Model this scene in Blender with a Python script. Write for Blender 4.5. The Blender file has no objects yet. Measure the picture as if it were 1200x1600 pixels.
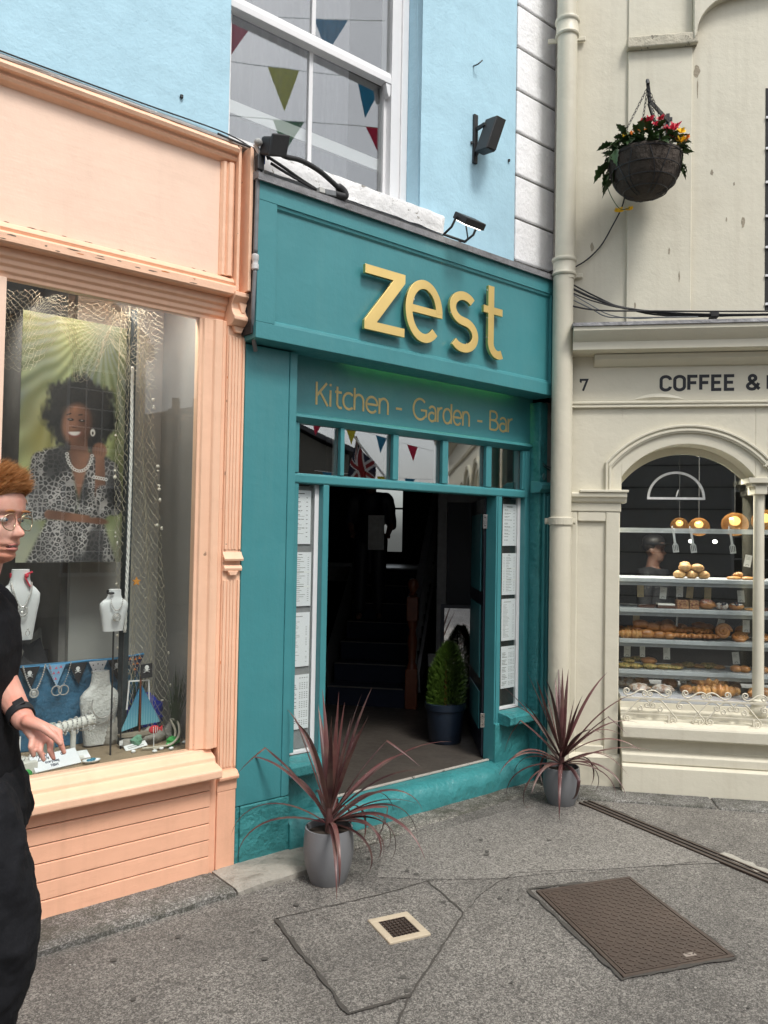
import bpy, bmesh, math, random
import numpy as np
from mathutils import Matrix, Vector, noise

random.seed(7)
R = math.radians
sc = bpy.context.scene
COL = sc.collection

# ------------------------------------------------------------------ camera
cam = bpy.data.cameras.new("camera")
cam.sensor_fit = 'VERTICAL'
cam.sensor_height = 36.0
cam.lens = 36.0 * 1250.0 / 1600.0
cam.clip_start = 0.05
cam.clip_end = 400.0
camera = bpy.data.objects.new("camera", cam)
COL.objects.link(camera)
camera.matrix_world = (Matrix.Translation((0, 0, 1.75)) @ Matrix.Rotation(R(90 + 1.66), 4, 'X')
                       @ Matrix.Rotation(R(1.014), 4, 'Z'))
sc.camera = camera

# ------------------------------------------------------------------ sky, sun, exposure
SUN_EL, SUN_AZ = 56.0, 146.0          # azimuth clockwise from +Y
world = bpy.data.worlds.new("World")
sc.world = world
world.use_nodes = True
wt = world.node_tree
bg = wt.nodes["Background"]
sky = wt.nodes.new("ShaderNodeTexSky")
sky.sky_type = 'NISHITA'
sky.sun_disc = False
sky.sun_elevation = R(SUN_EL)
sky.sun_rotation = R(SUN_AZ)
sky.air_density = 1.0
sky.dust_density = 3.0
hs = wt.nodes.new("ShaderNodeHueSaturation")      # an overcast sky: the blue is washed out by cloud
hs.inputs["Saturation"].default_value = 0.24
hs.inputs["Value"].default_value = 1.0
wt.links.new(sky.outputs[0], hs.inputs["Color"])
tcw = wt.nodes.new("ShaderNodeTexCoord")
cl = wt.nodes.new("ShaderNodeTexNoise")
cl.inputs["Scale"].default_value = 2.2
cl.inputs["Detail"].default_value = 5.0
wt.links.new(tcw.outputs["Generated"], cl.inputs["Vector"])
cr = wt.nodes.new("ShaderNodeMapRange")
cr.inputs["From Min"].default_value = 0.3
cr.inputs["From Max"].default_value = 0.7
cr.inputs["To Min"].default_value = 0.86
cr.inputs["To Max"].default_value = 1.12
wt.links.new(cl.outputs["Fac"], cr.inputs["Value"])
mul = wt.nodes.new("ShaderNodeMix")
mul.data_type = 'RGBA'
mul.blend_type = 'MULTIPLY'
mul.inputs[0].default_value = 1.0
wt.links.new(hs.outputs[0], mul.inputs[6])
wt.links.new(cr.outputs[0], mul.inputs[7])
wt.links.new(mul.outputs[2], bg.inputs["Color"])
bg.inputs["Strength"].default_value = 0.125

sl = bpy.data.lights.new("sun", 'SUN')
sl.energy = 1.5
sl.angle = R(14)
sl.color = (1.0, 0.96, 0.9)
sun = bpy.data.objects.new("sun", sl)
COL.objects.link(sun)
sd = Vector((math.sin(R(SUN_AZ)) * math.cos(R(SUN_EL)), math.cos(R(SUN_AZ)) * math.cos(R(SUN_EL)), math.sin(R(SUN_EL))))
sun.rotation_euler = (-sd).to_track_quat('-Z', 'Y').to_euler()

sc.view_settings.view_transform = 'Standard'
sc.view_settings.look = 'None'
sc.view_settings.gamma = 1.0
sc.view_settings.use_curve_mapping = False
sc.view_settings.exposure = 0.70
sc.cycles.max_bounces = 8
sc.cycles.transparent_max_bounces = 16
sc.cycles.caustics_reflective = False
sc.cycles.caustics_refractive = False

# ------------------------------------------------------------------ frames of the two facades
# x runs right along the wall, y into the building, z up
def frame(x, y, deg):
    t = R(deg)
    return Matrix(((math.sin(t), -math.cos(t), 0, x), (math.cos(t), math.sin(t), 0, y), (0, 0, 1, 0), (0, 0, 0, 1)))
FA = frame(-0.758, 4.262, 50.1)     # jeweller's, blue house and the teal restaurant front
FB = frame(1.077, 5.797, 99.4)      # cream bakery
FW = Matrix.Identity(4)

# ------------------------------------------------------------------ node helpers
def nd(nt, t, ins=None, **props):
    n = nt.nodes.new(t)
    for k, v in props.items():
        setattr(n, k, v)
    for k, v in (ins or {}).items():
        s = n.inputs[k]
        if isinstance(v, bpy.types.NodeSocket):
            nt.links.new(v, s)
        else:
            s.default_value = v
    return n

def c4(c):
    return (c[0], c[1], c[2], 1.0)

def mixc(nt, f, a, b, mode='MIX'):
    n = nt.nodes.new("ShaderNodeMix")
    n.data_type = 'RGBA'
    n.blend_type = mode
    for i, v in ((0, f), (6, a), (7, b)):
        if isinstance(v, bpy.types.NodeSocket):
            nt.links.new(v, n.inputs[i])
        elif i == 0:
            n.inputs[0].default_value = v
        else:
            n.inputs[i].default_value = c4(v)
    return n.outputs[2]

def rng(nt, v, a, b, c=0.0, d=1.0):
    return nd(nt, "ShaderNodeMapRange", {"Value": v, "From Min": a, "From Max": b, "To Min": c, "To Max": d}).outputs[0]

def new_mat(name):
    m = bpy.data.materials.new(name)
    m.use_nodes = True
    nt = m.node_tree
    return m, nt, nt.nodes["Principled BSDF"]

def paint(name, col, rough=0.5, var=0.07, bump=0.15, bs=45.0, lump=0.0, chip=None, chipcol=(0.2, 0.16, 0.12),
          chipscale=16.0, dirt=0.0, dirtcol=(0.10, 0.09, 0.07), dirtscale=1.6, metal=0.0, streak=0.0, spec=0.5, brush=None):
    m, nt, b = new_mat(name)
    tc = nd(nt, "ShaderNodeTexCoord").outputs["Object"]
    n1 = nd(nt, "ShaderNodeTexNoise", {"Vector": tc, "Scale": 2.3, "Detail": 8.0, "Roughness": 0.62})
    f1 = rng(nt, n1.outputs["Fac"], 0.3, 0.7)
    base = mixc(nt, f1, [c * (1 - var) for c in col], [min(1, c * (1 + var)) for c in col])
    if streak:
        mp = nd(nt, "ShaderNodeMapping", {"Vector": tc, "Scale": (14.0, 14.0, 0.7)})
        ns = nd(nt, "ShaderNodeTexNoise", {"Vector": mp.outputs[0], "Scale": 1.0, "Detail": 6.0, "Roughness": 0.6})
        base = mixc(nt, rng(nt, ns.outputs["Fac"], 0.5, 0.75, 0.0, streak), base, dirtcol)
    if dirt:
        n2 = nd(nt, "ShaderNodeTexNoise", {"Vector": tc, "Scale": dirtscale, "Detail": 10.0, "Roughness": 0.72})
        base = mixc(nt, rng(nt, n2.outputs["Fac"], 0.52, 0.78, 0.0, dirt), base, dirtcol)
    hgt = None
    if chip:
        n3 = nd(nt, "ShaderNodeTexNoise", {"Vector": tc, "Scale": chipscale, "Detail": 9.0, "Roughness": 0.66})
        cf = rng(nt, n3.outputs["Fac"], chip, chip + 0.015)
        base = mixc(nt, cf, base, chipcol)
        hgt = cf
    nt.links.new(base, b.inputs["Base Color"])
    n4 = nd(nt, "ShaderNodeTexNoise", {"Vector": tc, "Scale": bs, "Detail": 6.0, "Roughness": 0.6})
    rr = rng(nt, n4.outputs["Fac"], 0.3, 0.7, max(0.05, rough - 0.08), min(1, rough + 0.08))
    nt.links.new(rr, b.inputs["Roughness"])
    h = n4.outputs["Fac"]
    bp = nd(nt, "ShaderNodeBump", {"Height": h, "Strength": bump, "Distance": 0.01})
    last = bp.outputs[0]
    if brush:
        mb_ = nd(nt, "ShaderNodeMapping", {"Vector": tc, "Scale": brush})
        nb = nd(nt, "ShaderNodeTexNoise", {"Vector": mb_.outputs[0], "Scale": 1.0, "Detail": 5.0, "Roughness": 0.6})
        last = nd(nt, "ShaderNodeBump", {"Height": nb.outputs["Fac"], "Strength": 0.16, "Distance": 0.006, "Normal": last}).outputs[0]
    if lump:
        n5 = nd(nt, "ShaderNodeTexNoise", {"Vector": tc, "Scale": 5.0, "Detail": 7.0, "Roughness": 0.55})
        last = nd(nt, "ShaderNodeBump", {"Height": n5.outputs["Fac"], "Strength": lump, "Distance": 0.05, "Normal": last}).outputs[0]
    if hgt is not None:
        last = nd(nt, "ShaderNodeBump", {"Height": hgt, "Strength": 0.35, "Distance": 0.004, "Normal": last, }, invert=True).outputs[0]
    nt.links.new(last, b.inputs["Normal"])
    b.inputs["Metallic"].default_value = metal
    b.inputs["Specular IOR Level"].default_value = spec
    return m

def plain(name, col, rough=0.5, metal=0.0, emit=None, estr=0.0, spec=0.5):
    m, nt, b = new_mat(name)
    tc = nd(nt, "ShaderNodeTexCoord").outputs["Object"]
    n1 = nd(nt, "ShaderNodeTexNoise", {"Vector": tc, "Scale": 25.0, "Detail": 4.0})
    nt.links.new(mixc(nt, rng(nt, n1.outputs["Fac"], 0.3, 0.7), [c * 0.88 for c in col], [min(1, c * 1.1) for c in col]), b.inputs["Base Color"])
    b.inputs["Roughness"].default_value = rough
    b.inputs["Metallic"].default_value = metal
    b.inputs["Specular IOR Level"].default_value = spec
    if emit:
        b.inputs["Emission Color"].default_value = c4(emit)
        b.inputs["Emission Strength"].default_value = estr
    return m

def glass(name, tint=(0.96, 0.98, 0.97), gain=1.7, rough=0.0, wob=0.0):
    m, nt, b = new_mat(name)
    nt.nodes.remove(b)
    out = nt.nodes["Material Output"]
    tr = nd(nt, "ShaderNodeBsdfTransparent", {"Color": c4(tint)})
    gl = nd(nt, "ShaderNodeBsdfGlossy", {"Color": (1, 1, 1, 1), "Roughness": rough})
    gm = nd(nt, "ShaderNodeNewGeometry")      # a thin pane: the same reflection from either side
    fr = nd(nt, "ShaderNodeFresnel", {"IOR": rng(nt, gm.outputs["Backfacing"], 0, 1, 1.5, 1 / 1.5)})
    if wob:
        tc = nd(nt, "ShaderNodeTexCoord").outputs["Object"]
        nz = nd(nt, "ShaderNodeTexNoise", {"Vector": tc, "Scale": 3.0, "Detail": 1.0})
        bp = nd(nt, "ShaderNodeBump", {"Height": nz.outputs["Fac"], "Strength": wob, "Distance": 0.02})
        nt.links.new(bp.outputs[0], gl.inputs["Normal"])
    f = nd(nt, "ShaderNodeMath", {0: fr.outputs[0], 1: gain}, operation='MULTIPLY', use_clamp=True)
    mx = nd(nt, "ShaderNodeMixShader", {0: f.outputs[0], 1: tr.outputs[0], 2: gl.outputs[0]})
    nt.links.new(mx.outputs[0], out.inputs["Surface"])
    return m

def img_mat(name, arr, rough=0.5, axes='XZ', alpha=False):
    """flat print: an image drawn below with numpy, laid over the object's own bounding box"""
    h, w = arr.shape[:2]
    im = bpy.data.images.new(name, w, h, alpha=False)
    px = np.ones((h, w, 4), np.float32)
    px[..., :3] = np.clip(arr, 0, 1)
    im.pixels.foreach_set(px[::-1].ravel())
    im.pack()
    m, nt, b = new_mat(name)
    g = nd(nt, "ShaderNodeTexCoord").outputs["Generated"]
    s = nd(nt, "ShaderNodeSeparateXYZ", {0: g})
    c = nd(nt, "ShaderNodeCombineXYZ", {"X": s.outputs[axes[0]], "Y": s.outputs[axes[1]]})
    t = nd(nt, "ShaderNodeTexImage", {"Vector": c.outputs[0]}, image=im, extension='EXTEND')
    nt.links.new(t.outputs["Color"], b.inputs["Base Color"])
    b.inputs["Roughness"].default_value = rough
    return m

# ------------------------------------------------------------------ mesh builder
class MB:
    def __init__(s):
        s.v = []; s.f = []
    def add(s, vs, fs):
        o = len(s.v)
        s.v += [tuple(p) for p in vs]
        s.f += [tuple(i + o for i in f) for f in fs]
        return s
    def box(s, x0, x1, y0, y1, z0, z1):
        return s.add([(x0, y0, z0), (x1, y0, z0), (x1, y1, z0), (x0, y1, z0), (x0, y0, z1), (x1, y0, z1), (x1, y1, z1), (x0, y1, z1)],
                     [(0, 1, 2, 3), (7, 6, 5, 4), (0, 4, 5, 1), (1, 5, 6, 2), (2, 6, 7, 3), (3, 7, 4, 0)])
    def obox(s, c, ax, ay, az):
        c, ax, ay, az = map(Vector, (c, ax, ay, az))
        p = [c - ax - ay - az, c + ax - ay - az, c + ax + ay - az, c - ax + ay - az, c - ax - ay + az, c + ax - ay + az, c + ax + ay + az, c - ax + ay + az]
        return s.add(p, [(0, 1, 2, 3), (7, 6, 5, 4), (0, 4, 5, 1), (1, 5, 6, 2), (2, 6, 7, 3), (3, 7, 4, 0)])
    def bar(s, p, q, w, d=None, up=(0, 0, 1)):
        p, q = Vector(p), Vector(q)
        t = (q - p); L = t.length; t.normalize()
        up = Vector(up)
        if abs(t.dot(up)) > 0.98: up = Vector((1, 0, 0))
        a = t.cross(up).normalized(); b = a.cross(t)
        return s.obox((p + q) / 2, a * w / 2, b * (d or w) / 2, t * L / 2)
    def poly(s, pts):
        return s.add(pts, [tuple(range(len(pts)))])
    def prof(s, pts, x0, x1):
        """profile in (y,z) run along x"""
        n = len(pts)
        vs = [(x0, y, z) for y, z in pts] + [(x1, y, z) for y, z in pts]
        fs = [(i, (i + 1) % n, n + (i + 1) % n, n + i) for i in range(n)]
        fs += [tuple(range(n))[::-1], tuple(range(n, 2 * n))]
        return s.add(vs, fs)
    def profz(s, pts, z0, z1):
        """profile in (x,y) run along z"""
        n = len(pts)
        vs = [(x, y, z0) for x, y in pts] + [(x, y, z1) for x, y in pts]
        fs = [(i, (i + 1) % n, n + (i + 1) % n, n + i) for i in range(n)]
        fs += [tuple(range(n))[::-1], tuple(range(n, 2 * n))]
        return s.add(vs, fs)
    def plate(s, pts, y0, y1):
        """outline in (x,z) with thickness y0..y1"""
        n = len(pts)
        vs = [(x, y0, z) for x, z in pts] + [(x, y1, z) for x, z in pts]
        fs = [(i, (i + 1) % n, n + (i + 1) % n, n + i) for i in range(n)]
        fs += [tuple(range(n))[::-1], tuple(range(n, 2 * n))]
        return s.add(vs, fs)
    def band(s, A, B, y0, y1, closed=False):
        """solid strip between two polylines in (x,z)"""
        n = len(A)
        vs = []
        for (a, b) in zip(A, B):
            vs += [(a[0], y0, a[1]), (b[0], y0, b[1]), (b[0], y1, b[1]), (a[0], y1, a[1])]
        fs = []
        m = n if closed else n - 1
        for i in range(m):
            j = (i + 1) % n
            for k in range(4):
                l = (k + 1) % 4
                fs.append((4 * i + k, 4 * i + l, 4 * j + l, 4 * j + k))
        if not closed:
            fs += [(0, 1, 2, 3), (4 * n - 1, 4 * n - 2, 4 * n - 3, 4 * n - 4)]
        return s.add(vs, fs)
    def stroke(s, pts, w, y0, y1, closed=False):
        P = [Vector(p) for p in pts]
        n = len(P)
        A, B = [], []
        for i in range(n):
            if closed:
                d0 = (P[i] - P[i - 1]).normalized(); d1 = (P[(i + 1) % n] - P[i]).normalized()
            else:
                d0 = (P[i] - P[max(i - 1, 0)]); d1 = (P[min(i + 1, n - 1)] - P[i])
                if d0.length < 1e-9: d0 = d1
                if d1.length < 1e-9: d1 = d0
                d0 = d0.normalized(); d1 = d1.normalized()
            t = d0 + d1
            t = t.normalized() if t.length > 1e-6 else d0
            nn = Vector((-t.y, t.x))
            k = max(0.45, nn.dot(Vector((-d0.y, d0.x))))
            A.append(P[i] + nn * (w / 2 / k)); B.append(P[i] - nn * (w / 2 / k))
        return s.band(A, B, y0, y1, closed)
    def tube(s, pts, r, n=6, closed=False, cap=True):
        P = [Vector(p) for p in pts]
        m = len(P)
        rr = r if isinstance(r, (list, tuple)) else [r] * m
        vs = []
        up = None
        for i in range(m):
            a = P[i - 1] if (i > 0 or closed) else P[i]
            b = P[(i + 1) % m] if (i < m - 1 or closed) else P[i]
            t = (b - a)
            t = t.normalized() if t.length > 1e-9 else Vector((0, 0, 1))
            if up is None:
                up = Vector((0, 0, 1)) if abs(t.z) < 0.9 else Vector((1, 0, 0))
            x = (up - t * up.dot(t))
            if x.length < 1e-6: x = t.orthogonal()
            x.normalize(); y = t.cross(x); up = x
            for k in range(n):
                an = 2 * math.pi * k / n
                vs.append(P[i] + (x * math.cos(an) + y * math.sin(an)) * rr[i])
        fs = []
        for i in range(m if closed else m - 1):
            j = (i + 1) % m
            for k in range(n):
                l = (k + 1) % n
                fs.append((i * n + k, i * n + l, j * n + l, j * n + k))
        if cap and not closed:
            fs += [tuple(range(n))[::-1], tuple(range((m - 1) * n, m * n))]
        return s.add(vs, fs)
    def lathe(s, prof, c=(0, 0, 0), n=24, sx=1.0, sy=1.0, jit=0.0, seed=0):
        """profile list of (r,z)"""
        vs = []
        m = len(prof)
        for i, (r, z) in enumerate(prof):
            for k in range(n):
                a = 2 * math.pi * k / n
                q = 1.0
                if jit:
                    q += jit * noise.noise((math.cos(a) * 3 + seed, math.sin(a) * 3, z * 14 + i * .1))
                vs.append((c[0] + r * sx * q * math.cos(a), c[1] + r * sy * q * math.sin(a), c[2] + z))
        fs = []
        for i in range(m - 1):
            for k in range(n):
                l = (k + 1) % n
                fs.append((i * n + k, i * n + l, (i + 1) * n + l, (i + 1) * n + k))
        if prof[0][0] > 1e-6: fs.append(tuple(range(n))[::-1])
        if prof[-1][0] > 1e-6: fs.append(tuple(range((m - 1) * n, m * n)))
        return s.add(vs, fs)
    def blob(s, c, r, nu=12, nv=8, amp=0.0, fr=2.0, seed=0.0):
        vs = []
        for i in range(nv + 1):
            th = math.pi * i / nv
            for k in range(nu):
                a = 2 * math.pi * k / nu
                d = Vector((math.sin(th) * math.cos(a), math.sin(th) * math.sin(a), math.cos(th)))
                q = 1 + (amp * noise.noise(d * fr + Vector((seed, seed * 1.7, seed * .3))) if amp else 0)
                vs.append((c[0] + d.x * r[0] * q, c[1] + d.y * r[1] * q, c[2] + d.z * r[2] * q))
        fs = []
        for i in range(nv):
            for k in range(nu):
                l = (k + 1) % nu
                fs.append((i * nu + k, (i + 1) * nu + k, (i + 1) * nu + l, i * nu + l))
        return s.add(vs, fs)
    def slices(s, sl, n=20, e=2.0):
        """stacked ellipses: (z, half width x, half depth y, cx, cy)"""
        vs = []
        for (z, a, b, cx, cy) in sl:
            for k in range(n):
                t = 2 * math.pi * k / n
                co, si = math.cos(t), math.sin(t)
                vs.append((cx + a * math.copysign(abs(co) ** (2 / e), co), cy + b * math.copysign(abs(si) ** (2 / e), si), z))
        fs = []
        m = len(sl)
        for i in range(m - 1):
            for k in range(n):
                l = (k + 1) % n
                fs.append((i * n + k, i * n + l, (i + 1) * n + l, (i + 1) * n + k))
        fs += [tuple(range(n))[::-1], tuple(range((m - 1) * n, m * n))]
        return s.add(vs, fs)
    def shift(s, d):
        s.v = [(x + d[0], y + d[1], z + d[2]) for x, y, z in s.v]
        return s
    def mesh(s, name, mat, off=(0, 0, 0), smooth=False):
        me = bpy.data.meshes.new(name)
        me.from_pydata([(x - off[0], y - off[1], z - off[2]) for x, y, z in s.v], [], s.f)
        bm = bmesh.new(); bm.from_mesh(me)
        bmesh.ops.remove_doubles(bm, verts=bm.verts, dist=1e-6)
        bmesh.ops.recalc_face_normals(bm, faces=bm.faces)
        bm.to_mesh(me); bm.free()
        if smooth is True:
            me.shade_smooth()
        elif smooth:
            me.shade_smooth(); me.set_sharp_from_angle(angle=R(smooth))
        if mat: me.materials.append(mat)
        return me

BASE = {}
ORD = ('first', 'second', 'third', 'fourth', 'fifth', 'sixth', 'seventh', 'eighth', 'ninth')
def props(o, label, cat=None, group=None, kind=None):
    if label: o["label"] = label
    if cat: o["category"] = cat
    if group: o["group"] = group
    if kind: o["kind"] = kind
    return o

def thing(name, label, cat, F=FW, base=(0, 0, 0), group=None):
    o = bpy.data.objects.new(name, None)
    o.empty_display_size = 0.1
    COL.objects.link(o)
    o.matrix_world = F @ Matrix.Translation(base)
    BASE[o.name] = tuple(base)
    return props(o, label, cat, group)

def bevel(o, w, seg=2):
    if w:
        b = o.modifiers.new("bevel", 'BEVEL')
        b.width = w; b.segments = seg; b.limit_method = 'ANGLE'; b.angle_limit = R(35)

def part(name, mb, mat, parent, label=None, bev=0, smooth=False, kind=None):
    base = BASE[parent.name]
    o = bpy.data.objects.new(name, mb.mesh(name, mat, base, smooth))
    COL.objects.link(o)
    o.parent = parent
    BASE[o.name] = base
    bevel(o, bev)
    return props(o, label, None, None, kind)

def single(name, mb, mat, label, cat, F=FW, base=(0, 0, 0), group=None, bev=0, smooth=False, kind=None):
    o = bpy.data.objects.new(name, mb.mesh(name, mat, base, smooth))
    COL.objects.link(o)
    o.matrix_world = F @ Matrix.Translation(base)
    BASE[o.name] = tuple(base)
    bevel(o, bev)
    return props(o, label, cat, group, kind)

def inst(name, me, parent=None, F=FW, loc=(0, 0, 0), rot=(0, 0, 0), scale=1.0, label=None, cat=None, group=None):
    """an object of its own on shared mesh data"""
    o = bpy.data.objects.new(name, me)
    COL.objects.link(o)
    s = scale if isinstance(scale, (tuple, list)) else (scale,) * 3
    M = Matrix.LocRotScale(Vector(loc), Matrix.Rotation(rot[2], 3, 'Z') @ Matrix.Rotation(rot[1], 3, 'Y') @ Matrix.Rotation(rot[0], 3, 'X'), Vector(s))
    if parent:
        b = BASE[parent.name]
        o.parent = parent
        o.matrix_local = Matrix.Translation((-b[0], -b[1], -b[2])) @ M
    else:
        o.matrix_world = F @ M
    return props(o, label, cat, group)

def copy_tree(o, M, label=None):
    c = o.copy(); COL.objects.link(c)
    c.matrix_world = M
    if label: c["label"] = label
    for ch in o.children:
        d = ch.copy(); COL.objects.link(d); d.parent = c
        for g in ch.children:
            e = g.copy(); COL.objects.link(e); e.parent = d
    return c

def arc(cx, cy, rx, ry, a0, a1, n=18):
    return [(cx + rx * math.cos(R(a0 + (a1 - a0) * i / n)), cy + ry * math.sin(R(a0 + (a1 - a0) * i / n))) for i in range(n + 1)]

def curve3(pts, n=6):
    """smooth polyline through points"""
    P = [Vector(p) for p in pts]
    out = []
    for i in range(len(P) - 1):
        p0 = P[max(i - 1, 0)]; p1 = P[i]; p2 = P[i + 1]; p3 = P[min(i + 2, len(P) - 1)]
        for k in range(n):
            t = k / n
            out.append(0.5 * ((2 * p1) + (p2 - p0) * t + (2 * p0 - 5 * p1 + 4 * p2 - p3) * t * t + (3 * p1 - p0 - 3 * p2 + p3) * t ** 3))
    out.append(P[-1])
    return out

# ------------------------------------------------------------------ lettering: single-line strokes, cap height 1
def rr(cx, w, h0, h1, r):   # rounded bowl loop used by the narrow capitals
    return arc(cx + w / 2, h1 - r, w / 2, r, 0, 180) + arc(cx + w / 2, h0 + r, w / 2, r, 180, 360)
G_LIGHT = {
    'K': (.72, [[(0, 0), (0, 1)], [(.52, 1), (.03, .42)], [(.18, .58), (.58, 0)]]),
    'i': (.24, [[(0, 0), (0, .72)], [(0, .9), (0, 1.0)]]),
    't': (.44, [[(.12, .93), (.12, .2)] + arc(.3, .2, .18, .2, 180, 295, 8), [(0, .69), (.36, .69)]]),
    'c': (.62, [arc(.31, .36, .31, .36, 48, 312)]),
    'h': (.66, [[(0, 0), (0, 1)], arc(.25, .44, .25, .28, 180, 0, 12) + [(.5, 0)]]),
    'n': (.66, [[(0, 0), (0, .72)], arc(.25, .44, .25, .28, 180, 0, 12) + [(.5, 0)]]),
    'e': (.76, [arc(.32, .36, .32, .36, 0, 318), [(.03, .37), (.63, .37)]]),
    '-': (.5, [[(0, .36), (.3, .36)]]),
    'G': (1.12, [arc(.48, .5, .48, .5, 45, 318), [(.84, .16), (.93, .2), (.93, .46), (.54, .46)]]),
    'a': (.68, [arc(.26, .47, .25, .25, 150, 0, 12) + [(.51, 0)], arc(.25, .21, .25, .21, 50, 315, 16) + [(.5, .14)]]),
    'r': (.42, [[(0, 0), (0, .72)], arc(.32, .42, .32, .3, 180, 88, 8)]),
    'd': (.78, [arc(.31, .36, .31, .36, 0, 345), [(.62, 1), (.62, 0)]]),
    'B': (.76, [[(0, 0), (0, 1)], [(0.02, .98), (.3, .98)] + arc(.3, .75, .24, .23, 90, -90, 10) + [(.02, .52)], [(.3, .5)] + arc(.34, .26, .28, .25, 90, -90, 10) + [(.02, .02)]]),
}
G_BOLD = {
    'C': (.74, [arc(.25, .75, .25, .25, 0, 180) + arc(.25, .25, .25, .25, 180, 360)]),
    'O': (.76, [arc(.26, .74, .26, .26, 0, 180) + arc(.26, .26, .26, .26, 180, 360) + [(.52, .745)]]),
    'F': (.64, [[(0, 0), (0, 1), (.46, 1)], [(.04, .52), (.4, .52)]]),
    'E': (.68, [[(.46, 0), (0, 0), (0, 1), (.46, 1)], [(.04, .52), (.4, .52)]]),
    ' ': (.5, []),
    '&': (.92, [[(.66, 0), (.14, .66)] + arc(.29, .8, .17, .2, 215, -25, 14) + [(.14, .42)] + arc(.26, .22, .24, .22, 120, 300, 12) + [(.52, .22), (.62, .44)]]),
    'B': (.74, [[(0, 0), (0, 1)], [(0.05, .99), (.26, .99)] + arc(.26, .76, .2, .23, 90, -90, 10) + [(.05, .53)], [(.26, .51)] + arc(.28, .255, .24, .255, 90, -90, 10) + [(.05, .01)]]),
    '7': (.6, [[(0, .8), (0, 1), (.5, 1), (.18, 0)]]),
}
def word(mb, txt, G, x0, z0, h, w, y, th, x1=None, track=0.0):
    adv = sum(G[c][0] + track for c in txt) - track - (G[txt[-1]][0] - max((p[0] for s in G[txt[-1]][1] for p in s), default=0))
    sx = h if x1 is None else (x1 - x0) / adv
    x = x0
    k = 0
    for c in txt:
        for st in G[c][1]:
            mb.stroke([(x + p[0] * sx, z0 + w / 2 + p[1] * (h - w)) for p in st], w, y - th - 0.0003 * (k % 3), y + 0.0005)
            k += 1
        x += (G[c][0] + track) * sx
    return mb
# ------------------------------------------------------------------ materials
M = {}
M['blue'] = paint("sky blue masonry paint", (0.41, 0.64, 0.76), 0.75, 0.05, 0.22, 60, lump=0.24, dirt=0.30, dirtcol=(0.25, 0.40, 0.49), chip=0.74, chipcol=(0.25, 0.27, 0.27), streak=0.12)
M['white_stone'] = paint("white painted stone", (0.90, 0.90, 0.91), 0.7, 0.02, 0.4, 40, lump=0.3, chip=0.73, chipcol=(0.30, 0.28, 0.25), dirt=0.10, dirtcol=(0.45, 0.44, 0.42))
M['peeling'] = paint("peeling white paint on slate sill", (0.74, 0.74, 0.74), 0.7, 0.06, 0.6, 30, lump=0.6, chip=0.60, chipcol=(0.27, 0.26, 0.235), chipscale=16)
M['white_wood'] = paint("white gloss joinery", (0.76, 0.76, 0.77), 0.4, 0.04, 0.12, 30, chip=0.74, chipcol=(0.35, 0.3, 0.25), dirt=0.15, dirtcol=(0.4, 0.38, 0.35))
M['peach'] = paint("peach gloss paint", (0.86, 0.545, 0.375), 0.42, 0.05, 0.16, 22, lump=0.10, chip=0.685, chipcol=(0.34, 0.21, 0.14), chipscale=17, dirt=0.30, dirtcol=(0.60, 0.33, 0.20), streak=0.22, brush=(4, 60, 60))
M['peach_pale'] = paint("pale peach paint", (0.88, 0.64, 0.50), 0.5, 0.04, 0.10, 16, lump=0.10, chip=0.76, chipcol=(0.5, 0.33, 0.24), dirt=0.22, dirtcol=(0.62, 0.42, 0.31), streak=0.12, brush=(3, 30, 50))
M['peach_board'] = paint("peach paint on boards", (0.86, 0.475, 0.315), 0.5, 0.05, 0.14, 26, lump=0.12, chip=0.73, chipcol=(0.38, 0.22, 0.15), dirt=0.30, dirtcol=(0.52, 0.28, 0.18), streak=0.2, brush=(4, 60, 70))  # same peach paint; the more orange look from exposure is in the colour
M['teal'] = paint("teal gloss paint", (0.052, 0.238, 0.262), 0.42, 0.06, 0.14, 24, lump=0.10, chip=0.765, chipcol=(0.05, 0.10, 0.10), dirt=0.28, dirtcol=(0.095, 0.27, 0.275), streak=0.22, brush=(25, 25, 5))
M['teal_rough'] = paint("teal paint on rough render", (0.040, 0.225, 0.235), 0.45, 0.12, 0.5, 40, lump=0.9, chip=0.74, chipcol=(0.16, 0.36, 0.38), dirt=0.2, dirtcol=(0.02, 0.09, 0.1))
M['teal_step'] = paint("worn teal step paint", (0.046, 0.235, 0.245), 0.34, 0.10, 0.4, 30, lump=0.8, chip=0.70, chipcol=(0.25, 0.42, 0.43), dirt=0.3, dirtcol=(0.03, 0.13, 0.14))
M['cream'] = paint("stone cream masonry paint", (0.66, 0.625, 0.51), 0.68, 0.03, 0.12, 45, lump=0.12, chip=0.735, chipcol=(0.22, 0.20, 0.15), dirt=0.34, dirtcol=(0.45, 0.405, 0.31), streak=0.26)
M['cream_gloss'] = paint("stone cream gloss paint", (0.66, 0.625, 0.51), 0.5, 0.03, 0.14, 30, lump=0.14, chip=0.74, chipcol=(0.3, 0.26, 0.2), dirt=0.2, dirtcol=(0.40, 0.36, 0.27))
M['cream_dark'] = paint("cream paint with crust", (0.50, 0.46, 0.36), 0.7, 0.08, 0.6, 30, lump=0.7, chip=0.6, chipcol=(0.2, 0.18, 0.14))
M['lead'] = paint("weathered lead flashing", (0.22, 0.22, 0.23), 0.55, 0.25, 0.3, 20, lump=0.6, dirt=0.5, dirtcol=(0.10, 0.09, 0.085), metal=0.2, streak=0.5)
M['render_grey'] = paint("bare grey render", (0.30, 0.28, 0.25), 0.85, 0.18, 0.8, 40, lump=0.9)
M['dark_gap'] = plain("dark gap", (0.02, 0.02, 0.02), 0.8)
M['black_metal'] = paint("black painted metal", (0.018, 0.018, 0.02), 0.45, 0.15, 0.15, 30)
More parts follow.
